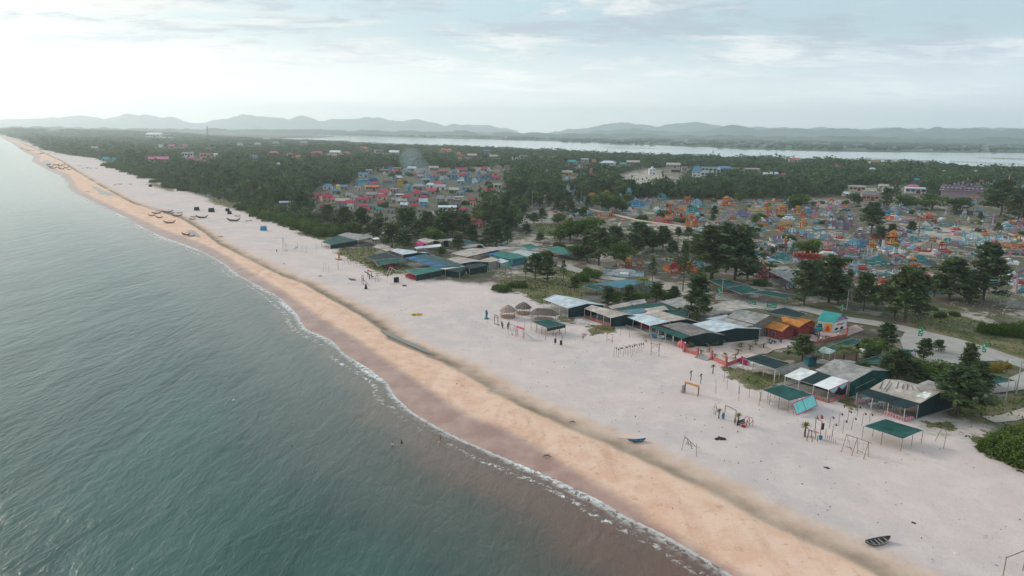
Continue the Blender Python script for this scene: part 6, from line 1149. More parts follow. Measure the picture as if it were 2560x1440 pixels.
for k, (u, yb, yt) in enumerate(((1726,951,926),(1751,959,934))):
    h = hpx(u, yb, yt); frame('stick_figure', ['left', 'right'][k] + ' of two dark driftwood stick figures above the shelter', 'sculpture', [[(u, yb, -.2), (u + 1, yb, h * .5), (u, yb, h)], [(u - 3, yb, h * .75), (u, yb, h * .85), (u + 3, yb, h * .95)]], m_dark, .10)
# pandanus gate group
frame('wooden_arch', 'wooden arch with hanging lamp between two spiky plants', 'arch', [[(1810,1048,-.2),(1811,1047,2.9)],[(1838,1055,-.2),(1838,1054,2.4)],[(1811,1047,2.8),(1824,1050,2.6),(1838,1054,2.3)],[(1785,1035,-.2),(1784,1035,1.6),(1787,1035,2.2),(1790,1036,1.4),(1788,1037,-.2)]], r=.07)
tree('n', 1797, 1046, 1018, 'spiky pandanus left of the wooden arch'); tree('n', 1845, 1062, 1028, 'spiky pandanus right of the wooden arch'); tree('n', 2012, 1092, 1050, 'spiky pandanus on a tall stalk beside the flag gate')
for u, yb, yt, mt, lb in ((1807,1048,1030,m_bluep,'upright blue surfboard at the left spiky plant'),(1837,1060,1043,m_grey,'upright grey surfboard at the right spiky plant')):
    P = G(u, yb); h = hpx(u, yb, yt); mb = MB(); n = 10; pts = [(.26 * math.sin(math.pi * (j / n) ** .9) + .01, h * j / n) for j in range(n + 1)]; o = mb.poly([(P.x + a, P.y - .04, GZ + z) for a, z in pts] + [(P.x - a, P.y - .04, GZ + z) for a, z in pts[::-1]]).poly([(P.x - a, P.y + .04, GZ + z) for a, z in pts] + [(P.x + a, P.y + .04, GZ + z) for a, z in pts[::-1]]).build('surfboard', mt, None, origin=tuple(P)); tag(o, lb, 'surfboard'); sm = o.modifiers.new('t', 'SOLIDIFY'); sm.thickness = .05
frame('garden_bench', 'low dark slatted bench right of the right spiky plant', 'bench', [[(1843,1064,-.1),(1843,1064,.9)],[(1860,1059,-.1),(1860,1059,.9)],[(1843,1063,.85),(1860,1058,.85)],[(1843,1063,.6),(1860,1058,.6)],[(1843,1063,.4),(1860,1058,.4)],[(1845,1066,.38),(1862,1061,.38)]], m_dark, .10)
for k, u in enumerate((1865, 1874)): P = G(u, 1063 + k * 2); o = ring(MB(), (P.x, P.y, GZ + 1.15), .62, .06, 0, .3); o.tube([(P.x - .6, P.y, GZ - .1), (P.x - .62, P.y, GZ + 1.2)], .06, 4).tube([(P.x + .6, P.y, GZ - .1), (P.x + .6, P.y, GZ + 1.2)], .06, 4); o = o.build('metal_hoop', m_rail, None, origin=tuple(P)); tag(o, ['left', 'right'][k] + ' of two rust red upright hoops beside the bench', 'hoop')
P = G(1859, 1067); o = ring(MB(), (P.x, P.y, GZ + .12), .36, .12, 1.57).build('life_ring', m_red, None, True, origin=tuple(P)); tag(o, 'red life ring lying on the sand in front of the bench', 'life ring')
# flag gate
o = frame('flag_gate', 'wooden gate with dark boards and little red flags beside the stalk plant', 'gate', [[(2037,1083,-.2),(2036,1082,3.0)],[(2050,1090,-.2),(2051,1088,2.8)],[(2034,1081,3.0),(2053,1089,2.7)],[(2017,1102,-.2),(2017,1102,1.1)],[(2030,1105,-.2),(2030,1105,1.1)],[(2043,1103,-.2),(2043,1103,1.1)],[(2017,1102,1.0),(2036,1106,1.0)],[(2020,1093,1.5),(2045,1098,1.3)],[(2020,1093,-.1),(2020,1093,1.5)],[(2028,1095,-.1),(2028,1095,1.5)],[(2038,1097,-.1),(2038,1097,1.5)],[(2017,1102,1.0),(2022,1093,1.4)]], r=.07)
c = G(2054, 1088); MB().box((c.x, c.y, GZ + 1.75), (.55, .12, 1.3)).build('board', m_dark, o)
for k, u in enumerate((2038, 2047, 2050)): c = G(u, 1085); MB().poly([(c.x, c.y, GZ + 3.0), (c.x + .34, c.y, GZ + 3.05), (c.x + .05, c.y, GZ + 3.95)]).poly([(c.x, c.y + .02, GZ + 3.0), (c.x + .05, c.y + .02, GZ + 3.95), (c.x + .34, c.y + .02, GZ + 3.05)]).build('flag', m_red, o)
P = G(2051, 1098); o = MB().lathe(P, [(.28, 0), (.36, .62), (.33, .62), (.26, .05)], 10).build('bucket', m_bluep, None, origin=tuple(P)); tag(o, 'blue tub at the foot of the flag gate', 'tub')
for k in range(6): u = 2062 + k * 5.2; o = frame('stake', None, 'stake', [[(u, 1102 + k * 1.2, -.2), (u + .5, 1102 + k * 1.2, [2.4, 1.2, 1.3, 2.3, .9, .7][k])]], r=.04); auto(o, 'thin upright stake', 'between flag gate and swings', 'stakes between flag gate and swings')
# JME letters on poles
frame('letter_frame', 'two sloping poles with bent wire letters JME strung between them', 'sign', [[(1703,1125,-.2),(1711,1118,2.3)],[(1741,1141,-.2),(1740,1140,2.3)],[(1712,1118,1.9),(1740,1138,1.5)],[(1713,1118,1.7),(1717,1119,1.7),(1717,1120,.9),(1713,1120,.7)],[(1719,1122,.6),(1720,1122,1.4),(1722,1123,.9),(1725,1123,1.4),(1725,1124,.6)],[(1731,1126,1.3),(1728,1126,1.3),(1728,1127,.9),(1731,1128,.9)],[(1728,1127,.9),(1728,1128,.5),(1733,1128,.5)]], r=.05, mats=[('pole', m_wood)] * 2 + [('wire', m_dark)] + [('letter', m_dark)] * 4)
# other frames
frame('goal_frame', 'small wooden goal frame on the open sand', 'frame', [[(1517,853,-.2),(1517,852,2.2)],[(1531,857,-.2),(1531,856,2.2)],[(1517,852,2.1),(1531,856,2.1)],[(1519,852,.5),(1530,856,.5)]])
o = frame('hoop_swing', 'square frame with a big round straw hoop hung inside', 'hoop swing', [[(1627,888,-.2),(1627,887,3.4)],[(1647,891,-.2),(1647,890,3.4)],[(1624,887,3.0),(1650,891,3.0)]], r=.07); c = G(1637, 888); ring(MB(), (c.x, c.y, GZ + 1.5), 1.0, .07, 0, .2).build('hoop', m_tan, o); 
frame('broken_pole', 'bent broken pole frame right of the free standing canopy', 'pole', [[(2338,1103,.1),(2350,1100,2.2),(2356,1104,2.6),(2362,1112,2.2),(2358,1124,-.2)]], r=.05)
frame('net_post', 'pair of tall posts with a cross bar at the lower right corner', 'frame', [[(2506,1450,-.2),(2507,1440,2.8)],[(2556,1428,-.2),(2560,1420,2.9)],[(2507,1440,2.6),(2560,1420,2.7)]], r=.06)
frame('swing_set', 'thin A shaped swing left of the pink roofed gate', 'swing', [[(1270,837,-.2),(1273,830,2.3),(1281,838,-.2)],[(1280,840,-.2),(1286,832,2.2),(1290,838,-.2)],[(1272,830,2.3),(1288,833,2.2)]], r=.05)
o = frame('photo_gate', 'gate like frame with black hanging panels and a pink heart top', 'gate', [[(1389,860,-.2),(1389,859,2.7)],[(1405,865,-.2),(1405,864,2.7)],[(1388,859,2.4),(1396,858,3.6),(1407,864,2.3)],[(1392,859,3.2),(1399,857,2.9),(1402,862,3.2)]], r=.07)
for u, v in ((1388, 860), (1402, 865)): c = G(u, v); MB().box((c.x, c.y, GZ + .9), (.55, .15, 1.2)).build('panel', m_dark, o)
o = frame('wooden_frame_swing', 'dark square wooden swing frame left of the wing boards', 'swing', [[(1236,810,-.2),(1236,810,2.8)],[(1245,814,-.2),(1245,814,2.8)],[(1236,810,2.8),(1245,814,2.8)],[(1236,811,.3),(1250,815,.3)],[(1236,810,2.2),(1245,814,2.2)]], m_dark, .08)
for k, u in enumerate((1259, 1267)):
    P = G(u, 821 + k); s_ = (-1, 1)[k]; pts = [(.12, 0), (.1, .5), (.02, .9), (.08, 1.4), (.42, 2.0), (.75, 2.1), (.8, 1.5), (.62, .8), (.45, 0)]; f = [(P.x + s_ * a, P.y - .05, GZ + z) for a, z in pts]; b2 = [(P.x + s_ * a, P.y + .05, GZ + z) for a, z in pts]; mb = MB().poly(f).poly(b2[::-1])
    for i in range(len(f)): mb.quad(f[i], f[(i + 1) % len(f)], b2[(i + 1) % len(f)], b2[i])
    tag(mb.build('wing_board', m_wood, None, origin=tuple(P)), ['left', 'right'][k] + ' brown wing shaped board of the photo pair', 'board')
P = G(1216, 797); o = thing('phone_booth', 'slim teal booth with red panel and white base on the sand', 'booth', tuple(P)); MB().box((P.x, P.y, GZ + 1.3), (.55, .5, 2.6)).build('body', m_tealb, o); MB().box((P.x + .32, P.y - .05, GZ + 1.7), (.2, .45, 1.0)).build('panel', m_red, o); MB().lathe((P.x, P.y, GZ), [(.9, -.05), (.7, .2), (.3, .5), (.2, .5)], 6).build('base', m_tealb, o); MB().box((P.x, P.y, GZ + 2.75), (.8, .7, .12)).build('cap', m_pale, o)
P = G(1322, 850); o = thing('slide', 'white curved slide with grey foot beside the pink gate', 'slide', tuple(P)); q = MB()
for k in range(8):
    t0, t1 = k / 8, (k + 1) / 8; f_ = lambda t: (P.x - 1.4 + 2.9 * t, P.y + .4 - .9 * t, GZ + 2.1 * (1 - t) ** 1.8 + .2)
    a, b_ = f_(t0), f_(t1); q.quad((a[0] - .1, a[1] - .35, a[2]), (b_[0] - .1, b_[1] - .35, b_[2]), (b_[0] + .1, b_[1] + .35, b_[2]), (a[0] + .1, a[1] + .35, a[2]))
    for s_ in (-1, 1): q.quad((a[0] + .1 * s_, a[1] + .35 * s_, a[2]), (b_[0] + .1 * s_, b_[1] + .35 * s_, b_[2]), (b_[0] + .1 * s_, b_[1] + .35 * s_, b_[2] + .3), (a[0] + .1 * s_, a[1] + .35 * s_, a[2] + .3))
q.build('chute', m_white, o); MB().tube([(P.x - 1.3, P.y + .4, GZ - .1), (P.x - 1.3, P.y + .4, GZ + 2.2)], .06, 5).build('ladder', m_post, o)
bs = make_tree('blossom_tree', *(lambda t: (t[0], t[1], t[2]))(crown_rnd(np.random.default_rng(9), 3.4, 3.4, 8, 26, .16)), F_PNK, 3.0, .09); place(bs, G(1457, 851), .4, .85, 'small pink artificial blossom tree on the open sand')
# left beach props
frame('watch_tripod', 'tall grey tripod mast with a cycle like frame at its foot, far left props', 'frame', [[(706,630,-.2),(708,622,5.6)],[(712,633,-.2),(708,622,5.4)],[(716,629,-.2),(709,622,5.2)],[(712,624,.2),(716,622,1.8),(720,626,.4),(714,628,.3),(712,624,.2)],[(714,622,2.6),(718,620,1.2)]], m_post, .10)
frame('star_arch', 'low rounded wire arch of the far left props', 'arch', [[(750,630,-.1),(753,628,1.6),(758,626,2.2),(762,629,1.5),(764,632,-.1)],[(755,630,-.1),(758,628,1.5),(761,631,-.1)]], m_post, .08)
frame('seesaw', 'little red seesaw of the far left props', 'seesaw', [[(734,623,.2),(745,622,.9)],[(740,623,-.1),(740,623,1.2)],[(743,622,.2),(744,621,2.4)]], m_rail, .09)
P = G(848, 650); o = boat('orange wooden boat model with a pointed orange sail', P, 3.4, .1, m_org, .5, 1, 0, False, gun=m_org, name='sail_boat_model'); MB().poly([(-.4, 0, .6), (.6, 0, .6), (-.3, 0, 4.0)]).poly([(-.4, .04, .6), (-.3, .04, 4.0), (.6, .04, .6)]).build('sail', m_org, o); MB().tube([(-.35, .02, .2), (-.32, .02, 4.2)], .05, 5).build('mast', m_wood, o)
frame('a_frames', 'row of leaning A shaped wooden frames behind the boat model', 'frame', [[(860,660,-.1),(866,645,2.4),(872,662,-.1)],[(874,664,-.1),(880,650,2.6),(886,668,-.1)],[(866,645,2.4),(880,650,2.6),(892,652,2.3)],[(887,656,2.4),(894,669,-.1)],[(862,653,.5),(885,655,.5)]], m_wood, .05)
frame('lookout_frame', 'wooden lookout frame with a slanting slide pole', 'frame', [[(905,711,-.2),(905,710,3.2)],[(909,713,-.2),(909,711,3.4)],[(905,710,3.2),(909,711,3.3)],[(906,709,2.0),(920,712,.2)],[(905,710,1.6),(909,712,1.6)]], m_dark, .08)
frame('log_seesaw', 'black log seesaw between the small red roofed frame and the lookout', 'seesaw', [[(912,691,1.9),(934,697,.7)],[(924,698,-.1),(924,697,1.4)]], m_dark, .17)
frame('tripod', 'crooked wooden tripod right of the log seesaw', 'frame', [[(938,704,-.1),(943,698,1.8),(947,705,-.1)],[(943,698,1.8),(949,702,1.0)],[(935,700,.3),(943,698,1.8)]], m_wood, .08)
o = frame('cage_frame', 'pale box shaped pipe frame with one dark panel', 'frame', [[(968,708,-.1),(968,708,2.3)],[(977,712,-.1),(977,712,2.3)],[(1004,704,-.1),(1004,704,2.3)],[(995,698,-.1),(995,698,2.3)],[(968,708,2.3),(977,712,2.3),(1004,704,2.3),(995,698,2.3),(968,708,2.3)],[(968,708,.2),(977,712,.2),(1004,704,.2)]], m_post, .06); c = G(991, 707); MB().box((c.x, c.y, GZ + 1.1), (1.9, .12, 2.0), .1).build('panel', m_netd, o)
frame('pallet_ramp', 'leaning grey lattice ramp beside the red chairs', 'frame', [[(966,688,.1),(975,678,1.6)],[(972,690,.1),(981,680,1.6)],[(968,685,.5),(974,687,.5)],[(970,683,.9),(977,685,.9)],[(975,678,1.6),(990,684,1.2),(1010,686,1.2)],[(990,684,-.1),(990,684,1.2)],[(1010,686,-.1),(1010,686,1.2)]], m_post, .08)
o = frame('lifeguard_tower', 'wooden lattice lookout tower with a green umbrella roof', 'tower', [[(1261,702,-.2),(1263,697,4.2)],[(1279,702,-.2),(1277,697,4.2)],[(1264,694,-.2),(1264,693,4.2)],[(1278,694,-.2),(1277,693,4.2)],[(1261,702,0),(1277,697,4.0)],[(1279,702,0),(1263,697,4.0)],[(1261,701,2.0),(1279,701,2.0)],[(1262,697,4.1),(1278,697,4.1)]], m_wood, .07); c = G(1270, 697); MB().lathe((c.x, c.y, GZ + 4.2), [(1.9, .9), (1.2, 1.5), (.1, 2.0)], 8).build('umbrella', m_netl, o); MB().tube([(c.x, c.y, GZ + 3.8), (c.x, c.y, GZ + 6.1)], .05, 5).build('mast', m_wood, o)
P = G(1171, 684); o = MB().poly([(P.x - 1.1, P.y - .8, GZ), (P.x + 1.1, P.y - .8, GZ), (P.x + .4, P.y, GZ + 1.7), (P.x - .5, P.y, GZ + 1.7)]).poly([(P.x + 1.1, P.y - .8, GZ), (P.x + 1.0, P.y + .9, GZ), (P.x + .4, P.y, GZ + 1.7)]).poly([(P.x - 1.1, P.y - .8, GZ), (P.x - .5, P.y, GZ + 1.7), (P.x - 1.0, P.y + .9, GZ)]).poly([(P.x - 1.0, P.y + .9, GZ), (P.x - .5, P.y, GZ + 1.7), (P.x + .4, P.y, GZ + 1.7), (P.x + 1.0, P.y + .9, GZ)]).build('tent', m_pale, None, origin=tuple(P)); tag(o, 'small pale tent in front of the concrete hut', 'tent')
# box huts and tarps on the far sand
for k, (u, v, wp, mt, lb) in enumerate(((492,526,11,m_netd,'dark square net hut with a pole, leftmost on the upper sand'),(529,530,13,m_netd,'dark square net hut second on the upper sand'),(569,528,9,m_netd,'dark net hut at the scrub edge, the rear of two'),(574,535,9,m_netd,'dark net hut at the scrub edge, the front of two'),(659,576,14,m_bluep,'blue tarpaulin covered hut alone on the sand'),(376,467,7,m_dark,'small dark hut far up the beach'))):
    P = G(u, v); wm = wpx(u, v, wp); r = thing('net_hut', lb, 'hut', tuple(P)); mb = MB(); h = wm * .75; a = .2
    lo = [(-.5, -.4), (.5, -.4), (.5, .4), (-.5, .4)]; B0 = [(P.x + x * wm, P.y + y * wm, GZ - .1) for x, y in lo]; B1 = [(P.x + x * wm * .82, P.y + y * wm * .8, GZ + h) for x, y in lo]
    for j in range(4): mb.quad(B0[j], B0[(j + 1) % 4], B1[(j + 1) % 4], B1[j])
    mb.build('net_wall', mt, r); MB().poly([(x, y, z + .03) for x, y, z in B1]).build('roof', mt if mt is m_bluep else m_net, r); MB().tube([(P.x + wm * .45, P.y, GZ), (P.x + wm * .45, P.y, GZ + h * 1.5)], .08, 4).build('pole', m_wood, r)
for u, v, w_, mt, lb in ((617,553,1.6,m_bluep,'crumpled blue tarpaulin left of the dark heap on the sand'),(627,552,1.3,m_dark,'dark heap right of the crumpled blue tarpaulin'),(2491,1414,.35,m_bluep,'small blue rag on the sand in the lower right corner'),(2389,1384,.4,m_white,'white scrap on the sand in the lower right'),(1803,1098,1.3,m_dark,'black heap of branches on the middle sand'),(2067,1170,.6,m_dark,'small black clump of seaweed below the swings'),(1012,715,1.4,m_dark,'dark flat pile of boards near the pipe frame'),(2285,1308,.5,m_dark,'small dark stone on the lower right sand'),(710,660,.6,m_dark,'dark lump at the upper edge of the orange sand')):
    P = G(u, v); mb = MB(); n = 9
    for j in range(7): q = j * 2.4; rr = w_ * .5 * random.random(); mb.lathe((P.x + rr * math.cos(q) * 1.4, P.y + rr * math.sin(q), GZ - .05), [(w_ * .35, 0), (w_ * .28, .12 * w_ + .04), (w_ * .1, .22 * w_ + .06)], 6)
    tag(mb.build('debris_heap', mt, None, origin=tuple(P)), lb, 'debris')
for u, v, L_, lb in ((1368,1142,1.5,'gnarled driftwood on the orange sand by the surf'),(1431,1057,1.2,'short greenish driftwood at the edge of the dark channel'),(552,592,3.2,'straight driftwood log near the twin pools'),(800,691,1.4,'small driftwood stick left of the sampan'),(219,480,5,'dark log far up the orange sand')):
    P = G(u, v); o = MB().tube([(P.x - L_ / 2, P.y, GZ + .1), (P.x, P.y + .15, GZ + .25), (P.x + L_ / 2, P.y - .1, GZ + .1)], [.08, .16, .06], 6).tube([(P.x, P.y, GZ + .2), (P.x + .3 * L_, P.y + .4, GZ + .5)], [.09, .03], 5).tube([(P.x - .2 * L_, P.y, GZ + .15), (P.x - .3 * L_, P.y - .2, GZ + .55)], [.07, .03], 5).build('driftwood', m_wood, None, origin=tuple(P)); tag(o, lb, 'driftwood')
# furniture under the roofs
def table(u, v, rz, mt, label, where=None):
    P = G(u, v); r = thing('table', label, 'table', (0, 0, 0)); MB().box((0, 0, .74), (1.5, .8, .06)).build('tabletop', mt, r)
    for sx in (-.62, .62):
        for sy in (-.3, .3): MB().box((sx, sy, .35), (.06, .06, .72)).build('leg', mt, r)
    r.location = (P.x, P.y, GZ + .08); r.rotation_euler.z = rz
    if where: auto(r, label, where)
    return r
table(1935, 1018, .1, m_pale, 'pale blue table under the canopy with the turquoise banner')
for u, v in ((1850,922),(1883,915),(1905,922),(1880,930)): table(u, v, .2, m_white, 'white table', 'under the rippled cafe net')
for u, v in ((2165,1005),(2185,1000),(2205,1015),(2180,1018),(2240,1025)): table(u, v, .2, m_pale, 'pale table', 'under the rightmost large shed')
for u, v in ((1450,806),(1458,810),(1442,810)): table(u, v, .3, m_pale, 'pale bench table', 'on the sand before the tan restaurant')
def chair_proto(mt):
    r = thing('plastic_chair', None, 'chair'); MB().box((0, 0, .43), (.46, .46, .05)).build('seat', mt, r); MB().box((0, .22, .70), (.44, .05, .52)).build('backrest', mt, r)
    for sx in (-.19, .19):
        for sy in (-.19, .19): MB().box((sx, sy, .2), (.05, .05, .44)).build('leg', mt, r)
    return proto(r)
CH = chair_proto(M((.45, .02, .05), .5, .1, 1)); CHM = chair_proto(m_mag)
def chairs(pr, quad_px, nx, ny, ds, wh, grp):
    Q = [G(*c) for c in quad_px]; f = bil(*Q)
    for i in range(nx):
        for j in range(ny):
            p = f((i + .5) / nx, (j + .5) / ny); p += Vector((random.uniform(-.15, .15), random.uniform(-.15, .15), 0)); p.z = GZ; o = place(pr, p, random.uniform(-.5, .5), 1.15); auto(o, ds, wh, grp)
chairs(CH, [(1012,694),(1036,701),(1045,697),(1024,690)], 6, 4, 'red plastic chair', 'before the bright green net roof', 'red chairs before the green net roof'); chairs(CH, [(958,670),(985,676),(990,672),(965,667)], 5, 2, 'red plastic chair', 'under the sloping dark net', 'red chairs under the dark net')
chairs(CHM, [(1849,908),(1868,915),(1872,908),(1855,902)], 5, 4, 'magenta plastic chair', 'under the rippled cafe net', 'magenta chairs at the cafe')
chairs(CH, [(1580,812),(1622,826),(1628,820),(1590,808)], 7, 2, 'red beach chair', 'under the flat pale blue roof', 'red beach chairs under the pale blue roof')
P = G(1704, 868); o = MB().lathe(P, [(.7, -.05), (1.05, .5), (1.1, 1.1), (.8, 1.6), (.1, 1.75)], 10).build('water_butt', M((.62, .10, .14), .5, .1, 1), None, True, origin=tuple(P)); tag(o, 'round coral red barrel at the end of the green awning', 'barrel')
for u, v, lb in ((1637, 843, 'round blue basket boat lying under the green awning'), (1652, 846, 'pale blue basket boat right of the darker one')): P = G(u, v); o = MB().lathe(P, [(.5, 0), (1.0, .3), (1.1, .6), (1.0, .6), (.9, .35), (.3, .12)], 12).build('basket_boat', m_bluep if v == 843 else m_pale, None, True, origin=tuple(P)); tag(o, lb, 'basket boat')
# car and motorbikes
P = G(*Zc(3, 2178, 905)); car = thing('parked_car', 'turquoise parked car before the painted shop', 'car', (0, 0, 0)); m_car = M((.02, .36, .36), .3, .05, 1)
bd = MB(); sec = [(-2.05, .35, .62, .74), (-2.0, .30, .86, .82), (-1.2, .28, .98, .86), (-.6, .28, 1.0, .86), (.9, .28, 1.0, .87), (1.7, .28, .98, .85), (2.0, .32, .88, .80), (2.06, .4, .62, .74)]
rg_ = [[(x, -w_, z0), (x, -w_ * 1.02, (z0 + z1) / 2), (x, -w_ * .93, z1), (x, w_ * .93, z1), (x, w_ * 1.02, (z0 + z1) / 2), (x, w_, z0)] for x, z0, z1, w_ in sec]
for a, b_ in zip(rg_, rg_[1:]):
    for j in range(6): bd.quad(a[j], b_[j], b_[(j + 1) % 6], a[(j + 1) % 6])
bd.poly(rg_[0]).poly(rg_[-1][::-1]); bd.build('body', m_car, car)
cb = [[(-1.25, .78, .98), (-.55, .66, 1.50), (1.35, .64, 1.52), (1.85, .76, 1.0)]]; gl = MB(); rf = MB(); Lf = [(x, -w_, z) for x, w_, z in cb[0]]; Rt = [(x, w_, z) for x, w_, z in cb[0]]
gl.quad(Lf[0], Lf[1], Rt[1], Rt[0]).quad(Lf[2], Lf[3], Rt[3], Rt[2]).poly(Lf[::-1]).poly(Rt); gl.build('window', m_glass, car); rf.quad(*[(x, y, z + .03) for x, y, z in (Lf[1], Lf[2], Rt[2], Rt[1])]).quad(*[(x, y, z - .02) for x, y, z in (Rt[1], Rt[2], Lf[2], Lf[1])]).build('roof', m_car, car)
for x in (-1.3, 1.35):
    for y in (-.8, .8): wh = MB().tube([(x, y - .1, .32), (x, y + .1, .32)], .32, 14).build('wheel', m_dark, car); MB().tube([(x, y - .11, .32), (x, y + .11, .32)], .17, 10).build('rim', m_grey, wh)
for y in (-.55, .55): MB().box((-2.04, y, .68), (.08, .3, .14)).build('headlight', m_lamp, car); MB().box((2.04, y, .75), (.08, .22, .16)).build('tail_light', m_red, car)
car.location = (P.x, P.y, GZ + .16); car.rotation_euler.z = .12
mbk = thing('motorbike', None, 'motorbike'); 
for x in (-.6, .6): wh = ring(MB(), (x, 0, .3), .26, .07).build('wheel', m_dark, mbk); MB().tube([(x, -.04, .3), (x, .04, .3)], .15, 8).build('rim', m_grey, wh)
MB().tube([(-.6, 0, .35), (-.3, 0, .62), (.2, 0, .58), (.5, 0, .85)], [.08, .16, .12, .08], 6).build('body', m_bluep, mbk); MB().box((-.25, 0, .8), (.7, .26, .1)).build('seat', m_dark, mbk); MB().tube([(.42, -.32, 1.02), (.5, 0, .98), (.42, .32, 1.02)], .03, 5).tube([(.5, 0, .98), (.6, 0, .3)], .04, 5).build('handlebar', m_grey, mbk); proto(mbk)
for k, (X, Y) in enumerate(((2125,940),(2140,945),(2155,950),(2172,956),(2190,962))): P = G(*Zc(3, X, Y)); P.z = GZ + .16; o = place(mbk, P, 1.2, 1.15); auto(o, 'motorbike parked in a row beside the turquoise car', 'by the bungalows', 'motorbikes parked beside the car')
for k, (X, Y, lb) in enumerate(((1730,1040,'motorbike standing alone on the terrace behind the palms'),(1805,1025,'motorbike near the wall of the front bungalow'))): P = G(*Zc(3, X, Y)); place(mbk, P, .4 + k, 1.2, lb)
# signs and poles
def sign(label, u, yb, yt, wpx_, hm, mt, leg=2, marks=True, name='green_sign', rz=-.15):
    P = G(u, yb); h = hpx(u, yb, yt); wd = wpx(u, yb, wpx_); r = thing(name, label, 'sign', tuple(P)); ca, sa = math.cos(rz), math.sin(rz); MB().box((P.x, P.y, GZ + h - hm / 2), (wd, .12, hm), rz).build('board', mt, r)
    for k in range(leg): s_ = (k - (leg - 1) / 2) * wd * .8; MB().tube([(P.x + s_ * ca, P.y + s_ * sa + .1, GZ - .2), (P.x + s_ * ca, P.y + s_ * sa + .1, GZ + h - .05)], .06, 5).build('post', m_post, r)
    if marks:
        for s_, z_, w2, h2 in ((-.2, .7, .38, .16), (.18, .45, .44, .14), (-.1, .2, .5, .12)): c = (P.x + s_ * wd * ca + .07 * sa, P.y + s_ * wd * sa - .075 * ca, GZ + h - hm + hm * z_); MB().box(c, (wd * w2, .02, hm * h2), rz).build('lettering', m_white, r)
    return r
m_sgn = M((.02, .30, .16), .5, .08, 1)
sign('green and white sign board, left of the two on the rear yard', *Zc(3, 1512, 670), Zc(3, 0, 610)[1], 22, 1.3, m_sgn); sign('green and white sign board, right of the two on the rear yard', *Zc(3, 1712, 700), Zc(3, 0, 635)[1], 24, 1.4, m_sgn)
sign('tall narrow green banner beside the utility pole at the rear yard', *Zc(3, 1190, 580), Zc(3, 0, 480)[1], 7, 2.6, m_sgn, 1); sign('faint narrow green banner right of the two sign boards', *Zc(3, 1858, 640), Zc(3, 0, 568)[1], 6, 2.2, m_sgn, 1); sign('tall green banner on a pole beside the forecourt', *Zc(4, 1510, 1035), Zc(4, 0, 875)[1], 10, 2.4, m_sgn, 1); sign('tall green banner on a pole beside the road near the right edge', *Zc(4, 2155, 1140), Zc(4, 0, 1025)[1], 9, 2.6, m_sgn, 1); sign('green banner in the shade right of the teal roofed shop', *Zc(4, 738, 720), Zc(4, 0, 640)[1], 6, 2.4, m_sgn, 1)
sign('white road sign board leaning at the far right bend', *Zc(4, 2450, 1260), Zc(4, 0, 1190)[1], 24, .9, m_white, 2, False, 'road_sign', .3); sign('white sign board with red edge on the roof terrace of the left yards', *Zc(2, 635, 125), Zc(2, 0, 65)[1], 26, 1.4, m_white, 2, False, 'sign_board')
m_cp = M((.36, .35, .34), .85, .1, 2)
for u, yb, yt, lb in ((1330,531,476,'concrete utility pole at the bend of the asphalt lane'),(1452,524,478,'concrete utility pole between lane and tomb field'),(1499,542,505,'short utility pole left of the bright green trees'),(1804,747,694,'utility pole with cross arm at the rear yard'),(781,476,450,'thin pole above the red roofs'),(2116,778,722,'utility pole in the dark row behind the shop'),(2390,590,552,'thin lamp pole in the tomb field'),(2540,985,900,'leaning pole at the lane on the right edge'),(1009,470,447,'utility pole in the blue tomb quarter'),(2514,1000,945,'net pole at the right edge lane'),(2452,960,925,'crooked pole behind the low concrete wall'),(1182,652,628,'dark pole beside the blue tarpaulin roof'),(1246,648,622,'dark pole at the blue and green roofs'),(1168,600,575,'white pole beside the black yard net')):
    P = G(u, yb); h = hpx(u, yb, yt); r = thing('utility_pole', lb, 'pole', tuple(P)); MB().tube([(P.x, P.y, GZ - .5), (P.x, P.y, GZ + h)], [.16, .09], 7).build('shaft', m_cp, r)
    if h > 6: MB().tube([(P.x - .9, P.y, GZ + h - .5), (P.x + .9, P.y, GZ + h - .5)], .06, 4).build('cross_arm', m_cp, r)
def mast(label, u, yb, yt, w0, name='cell_tower'):
    P = G(u, yb); h = hpx(u, yb, yt); r = thing(name, label, 'tower', tuple(P)); mb = MB(); n = 14; cs = [(-1, -1), (1, -1), (1, 1), (-1, 1)]
    for x, y in cs: mb.tube([(P.x + x * w0, P.y + y * w0, GZ), (P.x + x * w0 * .45, P.y + y * w0 * .45, GZ + h)], .16, 4)
    for k in range(n):
        a, b_ = 1 - .55 * k / n, 1 - .55 * (k + 1) / n
        for j in range(4): x0, y0 = cs[j]; x1, y1 = cs[(j + 1) % 4]; mb.tube([(P.x + x0 * w0 * a, P.y + y0 * w0 * a, GZ + h * k / n), (P.x + x1 * w0 * b_, P.y + y1 * w0 * b_, GZ + h * (k + 1) / n)], .09, 3)
    mb.build('lattice', M((.22, .20, .20), .7, .1, 1), r)
    for j in range(3): q = j * 2.1; MB().box((P.x + 1.3 * math.cos(q), P.y + 1.3 * math.sin(q), GZ + h - 2), (.5, .3, 3.0), q).build('antenna', m_white, r)
    return r
mast('lattice telephone tower rising above the forest at the left', 522, 372, 314, 1.7); opening(522, 371, 8, 50)
mast('thin lattice mast before the lagoon', 1940, 398, 361, .6); mast('tiny mast standing far out at the lagoon shore', 875, 352, 334, .6)
